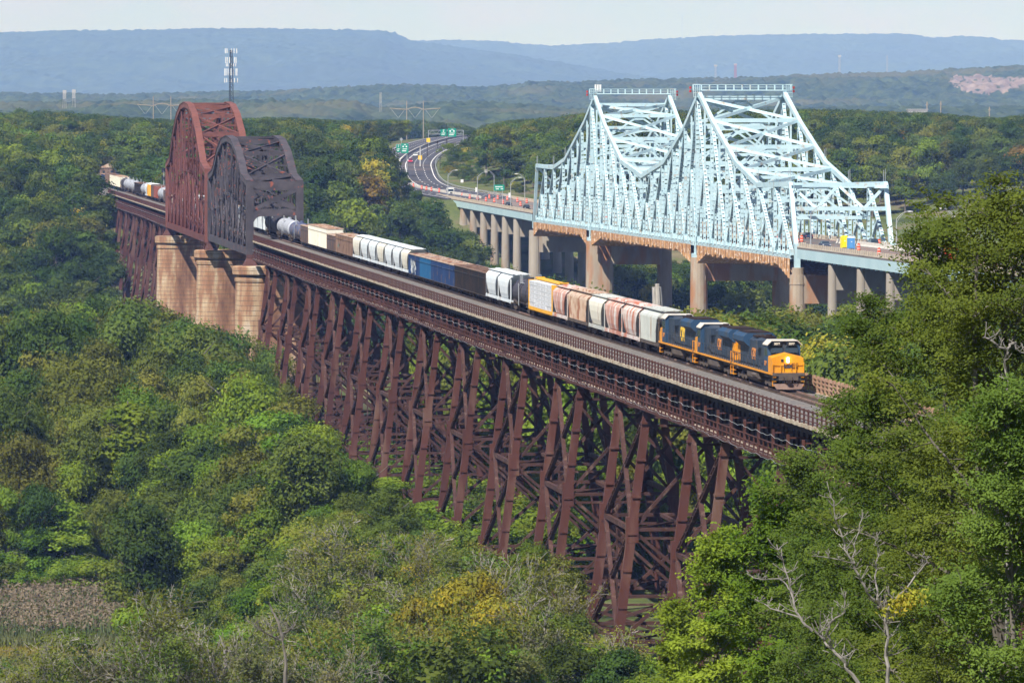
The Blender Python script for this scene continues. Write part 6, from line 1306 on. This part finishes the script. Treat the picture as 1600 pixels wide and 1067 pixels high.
for (adj, noun, l), L in lab.items():
    L.sort()
    for k, (px, j) in enumerate(L): names[j] = f'{adj} {noun} {l}'+('' if len(L) == 1 else f', {ORD(k+1)} from left')
for j in ind:
    X, Y, zg, h, key, sx = cand[j]; Hn = {'twig': 9, 'bush': 6, 'dead': 12}.get(key[0], 20); plant(key, X, Y, zg-.2, h/Hn, BX.uniform(0, 6.28), names[j], {'twig': 'saplings of the thicket', 'bush': 'bushes of the thicket', 'dead': 'dead trees of the thicket'}.get(key[0], 'trees of the woods'), sx)
# ---- everything beyond that count: woods as one stuff object per kind, instanced on points
def stuff_points(name, items, keys):
    items = [c for c in items if c[4] in keys]
    if not items: return
    me = bpy.data.meshes.new(name); me.vertices.add(len(items)); me.vertices.foreach_set('co', np.array([[c[0], c[1], c[2]-.3] for c in items]).ravel())
    a = me.attributes.new('tree_scale', 'FLOAT_VECTOR', 'POINT'); Hn = {'twig': 9, 'bush': 6, 'dead': 12}
    a.data.foreach_set('vector', np.array([[c[3]/Hn.get(c[4][0], 20)*c[5]]*2+[c[3]/Hn.get(c[4][0], 20)] for c in items]).ravel())
    a = me.attributes.new('tree_turn', 'FLOAT', 'POINT'); a.data.foreach_set('value', np.random.default_rng(5).uniform(0, 6.28, len(items)))
    ks = [k for k in keys if PROTO[k]['used'] is not None]; a = me.attributes.new('tree_kind', 'INT', 'POINT'); a.data.foreach_set('value', [ks.index(c[4]) if c[4] in ks else i % len(ks) for i, c in enumerate(items)])
    o = place(name, me); ng = bpy.data.node_groups.new(name, 'GeometryNodeTree'); ng.interface.new_socket('Geometry', in_out='INPUT', socket_type='NodeSocketGeometry'); ng.interface.new_socket('Geometry', in_out='OUTPUT', socket_type='NodeSocketGeometry')
    N = ng.nodes; L = ng.links; gi = N.new('NodeGroupInput'); go = N.new('NodeGroupOutput'); ip = N.new('GeometryNodeInstanceOnPoints'); g2 = N.new('GeometryNodeGeometryToInstance')
    for k in reversed(ks):
        oi = N.new('GeometryNodeObjectInfo'); oi.transform_space = 'ORIGINAL'; oi.inputs['Object'].default_value = PROTO[k]['used']; oi.inputs['As Instance'].default_value = True; L.new(oi.outputs['Geometry'], g2.inputs[0])
    def attr(nm, t): n = N.new('GeometryNodeInputNamedAttribute'); n.data_type = t; n.inputs[0].default_value = nm; return n.outputs[0]
    ip.inputs['Pick Instance'].default_value = True; L.new(gi.outputs[0], ip.inputs['Points']); L.new(g2.outputs[0], ip.inputs['Instance']); L.new(attr('tree_kind', 'INT'), ip.inputs['Instance Index']); L.new(attr('tree_scale', 'FLOAT_VECTOR'), ip.inputs['Scale'])
    cx = N.new('ShaderNodeCombineXYZ'); L.new(attr('tree_turn', 'FLOAT'), cx.inputs[2]); L.new(cx.outputs[0], ip.inputs['Rotation']); L.new(ip.outputs[0], go.inputs[0])
    md = o.modifiers.new('woods', 'NODES'); md.node_group = ng
    return tag(o, kind='stuff')
ins = set(ind); rest = [cand[j] for j in range(len(cand)) if j not in ins]
print('TREES', len(cand), 'individual', len(ind), nb, nt_, 'visible', tot)
stuff_points('distant_woods', rest, [k for k in PROTO if k[0] == 'far']); stuff_points('near_woods', rest, [k for k in PROTO if k[0] in ('near', 'vine', 'pine')]); stuff_points('thicket', rest, [k for k in PROTO if k[0] in ('twig', 'bush', 'dead')])
# ---- marsh
def blades(name, n, xr, yr, H, wd, m, seed, test=None, plume=None, lean=.12):
    g = nprng(seed); x = g.uniform(*xr, n); y = g.uniform(*yr, n); k = test(x, y) if test else np.ones(n, bool); x, y = x[k], y[k]; n = len(x); z = T(x, y, False)-.2; h = H*g.uniform(.55, 1.12, n)*(1+.6*fbm(x/5, y/5, seed)); a = g.uniform(0, 2*pi, n); w_ = wd*g.uniform(.6, 1.3, n); lx = g.normal(0, lean, n)*h; ly = g.normal(0, lean, n)*h
    dx, dy = np.cos(a)*w_/2, np.sin(a)*w_/2
    V = np.stack([np.stack([x-dx, y-dy, z], 1), np.stack([x+dx, y+dy, z], 1), np.stack([x+lx*.5+dx*1.2, y+ly*.5+dy*1.2, z+h*.55], 1), np.stack([x+lx, y+ly, z+h], 1), np.stack([x+lx*.5-dx*1.2, y+ly*.5-dy*1.2, z+h*.55], 1)], 1).reshape(-1, 3)
    me = bpy.data.meshes.new(name); me.vertices.add(5*n); me.vertices.foreach_set('co', V.ravel()); me.loops.add(5*n); me.loops.foreach_set('vertex_index', np.arange(5*n)); me.polygons.add(n); me.polygons.foreach_set('loop_start', np.arange(0, 5*n, 5)); me.update(calc_edges=True); me.materials.append(MAT[m]); o = tag(place(name, me), kind='stuff')
    if plume:
        tips = V.reshape(-1, 5, 3)[:, 3]; tips = tips+g.normal(size=(n, 3))*.2; N = g.normal(size=tips.shape)+np.array([0, -.3, .4]); N /= np.linalg.norm(N, axis=1)[:, None]; tag(place(name+'_plumes', quads_mesh(name+'_plumes', tips, N, .34*g.uniform(.6, 1.3, len(tips)), plume, 1.8, seed)), kind='stuff')
mu_ = lambda x, y: RF.us(x, y)[0]
blades('reeds', 12000, (-98, -40), (697, 708), 2.2, .13, 'reed', 15, lambda x, y: mu_(x, y) < -41+3*np.sin(x), None, .14)
blades('reeds', 46000, (-98, -40), (703, 775), 3.9, .13, 'reed', 5, lambda x, y: mu_(x, y) < -40-.12*(y-703)+3*np.sin(x), 'reed_plume', .07)
blades('golden_grass', 26000, (-95, -42), (676, 702.5), .9, .10, 'gold_grass', 6, lambda x, y: mu_(x, y) < -44)
blades('reeds', 30000, (-95, -42), (600, 676), 2.4, .12, 'reed', 7, lambda x, y: mu_(x, y) < -46+3*np.sin(y*.3), 'leaf_greyish', .1)
# scrub on the grass slope inside the highway bend
def ray_ground(px, py, Y0=1835, Y1=2700):
    Y = Y0
    while Y < Y1:
        p = inv(px, py, Y)
        if T1(p.x, Y) >= p.z: return p
        Y += 5
    return None
n = 0; SLOPE = [(668, 266), (674, 246), (700, 232), (724, 226), (742, 258), (800, 296), (836, 312), (780, 300), (720, 284)]
while n < 75:
    px, py = BX.uniform(664, 836), BX.uniform(226, 312)
    if not inpoly(px, py, SLOPE): continue
    p = ray_ground(px, py)
    n += 1
    if p is None or np.min(np.hypot(RCn[:, 0]-p.x, RCn[:, 1]-p.y)) < 18: continue
    k = BX.choice([('bush', 0), ('bush', 1), ('bush', 2), ('bush', 0), ('bush', 0)]); plant(k, p.x, p.y, T1(p.x, p.y), BX.uniform(.45, 1.0)*(1.3 if px > 700 and py < 262 else .8), BX.uniform(0, 6), f'low {PROTO[k]["adj"]} bush on the highway grass slope, {ORD(n)} of the scatter', 'bushes on the slope inside the highway bend', 1.3)
# ---- foreground trees at right
def big_tree(label, px, Y, pyt, r0, seed, leafm, name='locust_tree', R=3, per=30, rad=.30, leaf=.09, depth=5, spread=.85, keep=.42, m='bark', up=.62, first=.22, n0=6, rz=0, lenk=.62, curl=.3, low=None, show=False):
    a = inv(px, pyt, Y); g = T1(a.x, Y); H = a.z-g; v = thing(name, label, 'tree', (a.x, Y, g-.5), rz); bm_, tips = branches(seed, H, r0, depth, n0, up, m, spread, first, curl, 'branches', .014, lenk)
    rr = np.hypot(tips[:, 0], tips[:, 1]); k = R/np.percentile(rr, 93); kz = H/max(1, np.percentile(tips[:, 2], 99.5)); bm_.transform(Matrix.Diagonal((k, k, kz, 1))); tips = tips*np.array([k, k, kz]); rr = rr*k; tips = tips[rr < R*1.25]; place('branches', bm_, v)
    if show: tips = tips[~((np.abs(tips[:, 0]*cos(rz)-tips[:, 1]*sin(rz)) < .8) & ((tips[:, 0]*sin(rz)+tips[:, 1]*cos(rz)) < .3) & (tips[:, 2] < H*.62))]
    if low: tips = tips[tips[:, 2] > H*low]
    if per: place('crown', leaves_at(tips, per, rad, leaf, leafm, seed, 'crown', keep), v)
    print('BIG', name, px, 'H', round(H, 1), 'tips', len(tips), 'k', round(k, 2), round(kz, 2)); return v

def limb_tree(label, Y, paths, name='dead_tree', seed=1, m='bark_pale', tw=4, yellow=()):
    g = random.Random(seed); p0 = paths[0][1][0]; base = inv(p0[0], p0[1], Y); zg = T1(base.x, Y); v = thing(name, label, 'tree', (base.x, Y, zg-.3), 0); b = MB(); o = Vector((base.x, Y, zg-.3))
    for r, P in paths:
        pts = [inv(px, py, Y+dy)-o for px, py, dy in P]; S = catmull(pts, 4) if len(pts) > 2 else pts
        S = [q+Vector((g.uniform(-.04, .04), g.uniform(-.04, .04), 0)) for q in S]; n = len(S); b.tube(S, [max(.012, r*(1-.75*i/n)) for i in range(n)], 6)
        for i in range(3, n, 2):
            if r > .13: continue
            for _ in range(tw):
                d = Vector((g.uniform(-1, 1), g.uniform(-1, 1), g.uniform(0, 1.2))).normalized(); l = g.uniform(.5, 1.5)*r*9; q = S[i]; a = q+d*l*.5; c = a+(d+Vector((g.uniform(-.5, .5), 0, g.uniform(0, .6)))).normalized()*l*.5; b.tube([q, a, c], [r*.3, r*.2, .01], 4)
                e = a+Vector((g.uniform(-1, 1), g.uniform(-1, 1), g.uniform(0, 1))).normalized()*l*.4; b.tube([a, e], [r*.16, .008], 3, False)
    # root the trunk in the ground
    q = inv(paths[0][1][0][0], paths[0][1][0][1], Y)-o; b.tube([(q.x*.2, 0, -.5), (q.x, 0, q.z)], [paths[0][0]*1.25, paths[0][0]], 7); b.build('branches', m, v)
    for k, (px, py) in enumerate(yellow):
        gg = nprng(seed+k); q = inv(px, py, Y-.3)-o; C = np.array(tuple(q))+gg.normal(size=(90, 3))*np.array([.16, .16, .12]); N = gg.normal(size=C.shape)+np.array([0, -.6, .6]); N /= np.linalg.norm(N, axis=1)[:, None]; place('yellow_leaves', quads_mesh('yellow_leaves', C, N, .1*gg.uniform(.6, 1.2, 90), 'leaf_yellow', 1.3, seed), v)
    return v

def spray_tree(label, px, Y, pyt, R, r0, seed, leafm, name='locust_tree', low=.2, nl=40, leaf=.082, per=62, show=False):
    # open crown: limbs leave the trunk at all heights and carry flattened sprays of leaves
    g = random.Random(seed); a = inv(px, pyt, Y); zg = T1(a.x, Y); H = a.z-zg; v = thing(name, label, 'tree', (a.x, Y, zg-.3), 0); b = MB(); tips = []
    tr = [Vector((0, 0, -.5))]; q = Vector((0, 0, 0))
    for i in range(9): q = q+Vector((g.uniform(-.09, .09)*R*.55, g.uniform(-.09, .09)*R*.5, H*.97/9)); tr.append(q.copy())
    b.tube(tr, [r0*(1.15-.115*i) for i in range(10)], 8)
    if show: # second leader of the fork
        f = tr[5]; P = [f]; 
        for i in range(5): P.append(P[-1]+Vector((-.35+.1*i, -.1, H*.085)))
        b.tube(P, [r0*.6*(1-.15*i) for i in range(6)], 7)
    for i in range(nl):
        t = low+(1-low)*((i+g.random())/nl)**.85; k = min(8.99, t*9); base = tr[int(k)].lerp(tr[int(k)+1], k-int(k)); e = (t-low)/(1-low)
        prof = (sin(pi*min(1, .18+e*.72)))**.7; L = R*prof*g.uniform(.45, 1.2); az = i*2.4+g.uniform(-.5, .5); el = g.uniform(.1, .5)+e*.75
        d = Vector((cos(az)*cos(el), sin(az)*cos(el), sin(el))); P = [base]; dd = d.copy()
        if show and t < .6 and d.y < 0 and abs(d.x) < .75: continue
        for j in range(5): dd = (dd+Vector((g.uniform(-.22, .22), g.uniform(-.22, .22), g.uniform(-.16, .12)))).normalized(); P.append(P[-1]+dd*L/5)
        rr = r0*(.42-.22*e); b.tube(P, [max(.014, rr*(1-.18*j)) for j in range(6)], 5)
        for j in range(2, 6):
            for m_ in range(3):
                s_ = Vector((g.uniform(-1, 1), g.uniform(-1, 1), g.uniform(-.25, .45))).normalized()*R*g.uniform(.14, .34)*(1.15-.1*j); e1 = P[j]+s_*.5+Vector((0, 0, .05)); e2 = P[j]+s_; b.tube([P[j], e1, e2], [.022, .015, .008], 3, False)
                tips.append(tuple(e2)); tips.append(tuple(e1+Vector((g.uniform(-.25, .25), g.uniform(-.25, .25), g.uniform(-.08, .1)))))
                if g.random() < .6: tips.append(tuple(e2+Vector((g.uniform(-.5, .5), g.uniform(-.5, .5), g.uniform(-.15, .2)))))
        tips.append(tuple(P[-1]))
    b.build('branches', 'bark', v); T_ = np.array(tips); gg = nprng(seed); n = len(T_); C = np.repeat(T_, per, 0); sc = np.repeat(gg.uniform(.5, 1.25, n), per)[:, None]; e = gg.normal(size=C.shape)*np.array([.26, .26, .085])*sc
    tilt = np.repeat(gg.normal(0, .3, (n, 2)), per, 0); e[:, 2] += e[:, 0]*tilt[:, 0]+e[:, 1]*tilt[:, 1]; C = C+e; N = gg.normal(size=C.shape)*.42+np.array([-.12, -.3, .85]); N[:, 0] -= tilt[:, 0]; N[:, 1] -= tilt[:, 1]; N /= np.linalg.norm(N, axis=1)[:, None]
    place('crown', quads_mesh('crown', C, N, leaf*gg.uniform(.55, 1.3, len(C)), leafm, 1.35, seed), v); print('SPRAY', px, round(H, 1), n); return v
spray_tree('tall dark green feathery leaved tree filling the right edge, trunk forking', 1560, 128, 318, 4.3, .24, 501, 'leaf_locust', low=.18, nl=64, show=True)
spray_tree('feathery leaved tree standing left of the tallest foreground one', 1462, 142, 338, 3.0, .2, 507, 'leaf_locust', low=.25, nl=54)
spray_tree('feathery crown below and left of the two tallest foreground trees', 1392, 150, 470, 2.6, .17, 509, 'leaf_locust', low=.2, nl=44)
spray_tree('leafy tree at the lower right corner behind the forked trunk', 1600, 119, 600, 2.6, .17, 511, 'leaf_mid', 'broadleaf_tree', low=.15, nl=40)
spray_tree('mid green leafy tree at the right end of the visible railing', 1345, 165, 598, 2.7, .17, 519, 'leaf_locust', 'broadleaf_tree', low=.15, nl=46)
spray_tree('mid green tree below the right end of the deck', 1275, 178, 700, 2.3, .15, 521, 'leaf_mid', 'broadleaf_tree', low=.15, nl=42)
spray_tree('green tree low at right between the bare limbs and the corner', 1480, 134, 700, 3.2, .17, 527, 'leaf_locust', 'broadleaf_tree', low=.1, nl=46)
spray_tree('shadowy green tree in the hollow beneath the trestle end', 1400, 160, 760, 3.2, .17, 529, 'leaf_dark', 'broadleaf_tree', low=.1, nl=46)
spray_tree('bright green tree with light leaves before the last visible tower', 1115, 205, 818, 2.3, .14, 523, 'leaf_bright', 'broadleaf_tree', low=.25, nl=40, leaf=.135, per=38)
spray_tree('bright green small leaved tree right of the last visible tower', 1205, 190, 760, 2.6, .14, 531, 'leaf_bright', 'broadleaf_tree', low=.2, nl=42, leaf=.13, per=38)
spray_tree('low yellowish green tree at the bottom right of the last tower', 1075, 228, 930, 2.4, .12, 533, 'leaf_bright', 'broadleaf_tree', low=.2, nl=32, leaf=.135, per=36)
spray_tree('tree behind the bare limbs at the lower right', 1290, 172, 830, 3.0, .14, 537, 'leaf_mid', 'broadleaf_tree', low=.1, nl=40)
limb_tree('bare pale barked tree with forked limbs at lower right', 116, [(.05, [(1388, 1075, 0), (1386, 1010, 0), (1382, 962, 0), (1374, 948, 0)]), (.034, [(1374, 948, 0), (1350, 915, -.3), (1333, 880, -.5), (1318, 850, -.4), (1305, 800, -.6), (1300, 770, -.5)]), (.025, [(1374, 948, 0), (1368, 900, .4), (1372, 860, .6), (1366, 838, .7)]), (.03, [(1382, 955, 0), (1405, 930, .3), (1440, 890, .6), (1452, 868, .7)]), (.018, [(1333, 880, -.5), (1300, 872, -.8), (1270, 868, -1)]), (.018, [(1333, 880, -.5), (1338, 840, -.2), (1350, 800, 0)])], seed=3, m='bark_grey', yellow=((1405, 944), (1418, 938), (1432, 930), (1396, 950)))
limb_tree('leaning bare grey tree left of the pale forked one', 112, [(.05, [(1345, 1075, 0), (1318, 1035, 0), (1295, 1008, 0), (1272, 985, 0)]), (.034, [(1272, 985, 0), (1250, 965, 0), (1238, 925, .3), (1225, 885, .4), (1213, 850, .4)]), (.026, [(1295, 1008, 0), (1297, 975, -.4), (1318, 955, -.6), (1322, 930, -.7)]), (.02, [(1250, 965, 0), (1205, 950, .2), (1180, 935, .3)]), (.018, [(1238, 925, .3), (1222, 905, .5), (1190, 905, .8), (1170, 898, .9)])], seed=5, m='bark_grey')
limb_tree('crooked dark dead snag in the bottom left thicket', 430, [(.22, [(446, 1075, 0), (446, 1030, 0), (442, 1000, 0)]), (.15, [(442, 1000, 0), (436, 975, 0), (426, 955, .5), (420, 940, .5)]), (.11, [(442, 1000, 0), (428, 995, 0), (410, 985, -.5), (393, 972, -.8)]), (.12, [(440, 990, 0), (452, 985, .5), (462, 975, .5)])], seed=8, m='bark')
limb_tree('broken pale snag left of the dark crooked one', 450, [(.24, [(354, 1075, 0), (352, 1035, 0), (350, 1010, 0)]), (.14, [(350, 1010, 0), (346, 1000, 0), (343, 992, .3)]), (.12, [(351, 1015, 0), (365, 1020, .5), (378, 1032, .6)])], seed=9, m='bark_grey')
limb_tree('pale dead limb twisting through the leaves of the tallest tree', 122, [(.05, [(1575, 640, 0), (1576, 600, 0), (1572, 570, 0), (1574, 545, 0)]), (.04, [(1574, 545, 0), (1560, 542, -.2), (1545, 530, -.3), (1538, 527, -.3)]), (.035, [(1574, 545, 0), (1585, 535, .2), (1590, 548, .2), (1605, 552, .3)])], seed=12, tw=1, m='bark_grey')
# ---- air
b = MB(); b.box(-9000, 9000, -700, 36000, -90, 900)
hz_ = bpy.data.materials.new('haze'); hz_.use_nodes = True; t = hz_.node_tree; t.nodes.clear(); o = t.nodes.new('ShaderNodeOutputMaterial'); p = t.nodes.new('ShaderNodeVolumePrincipled')
p.inputs['Color'].default_value = (.26, .44, 1, 1); p.inputs['Density'].default_value = 5.7e-5; p.inputs['Anisotropy'].default_value = -.2
try: p.inputs['Absorption Color'].default_value = (1, 1, 1, 1)
except Exception: pass
t.links.new(p.outputs[0], o.inputs['Volume']); MAT['haze'] = hz_; tag(b.build('haze', 'haze'), kind='stuff')
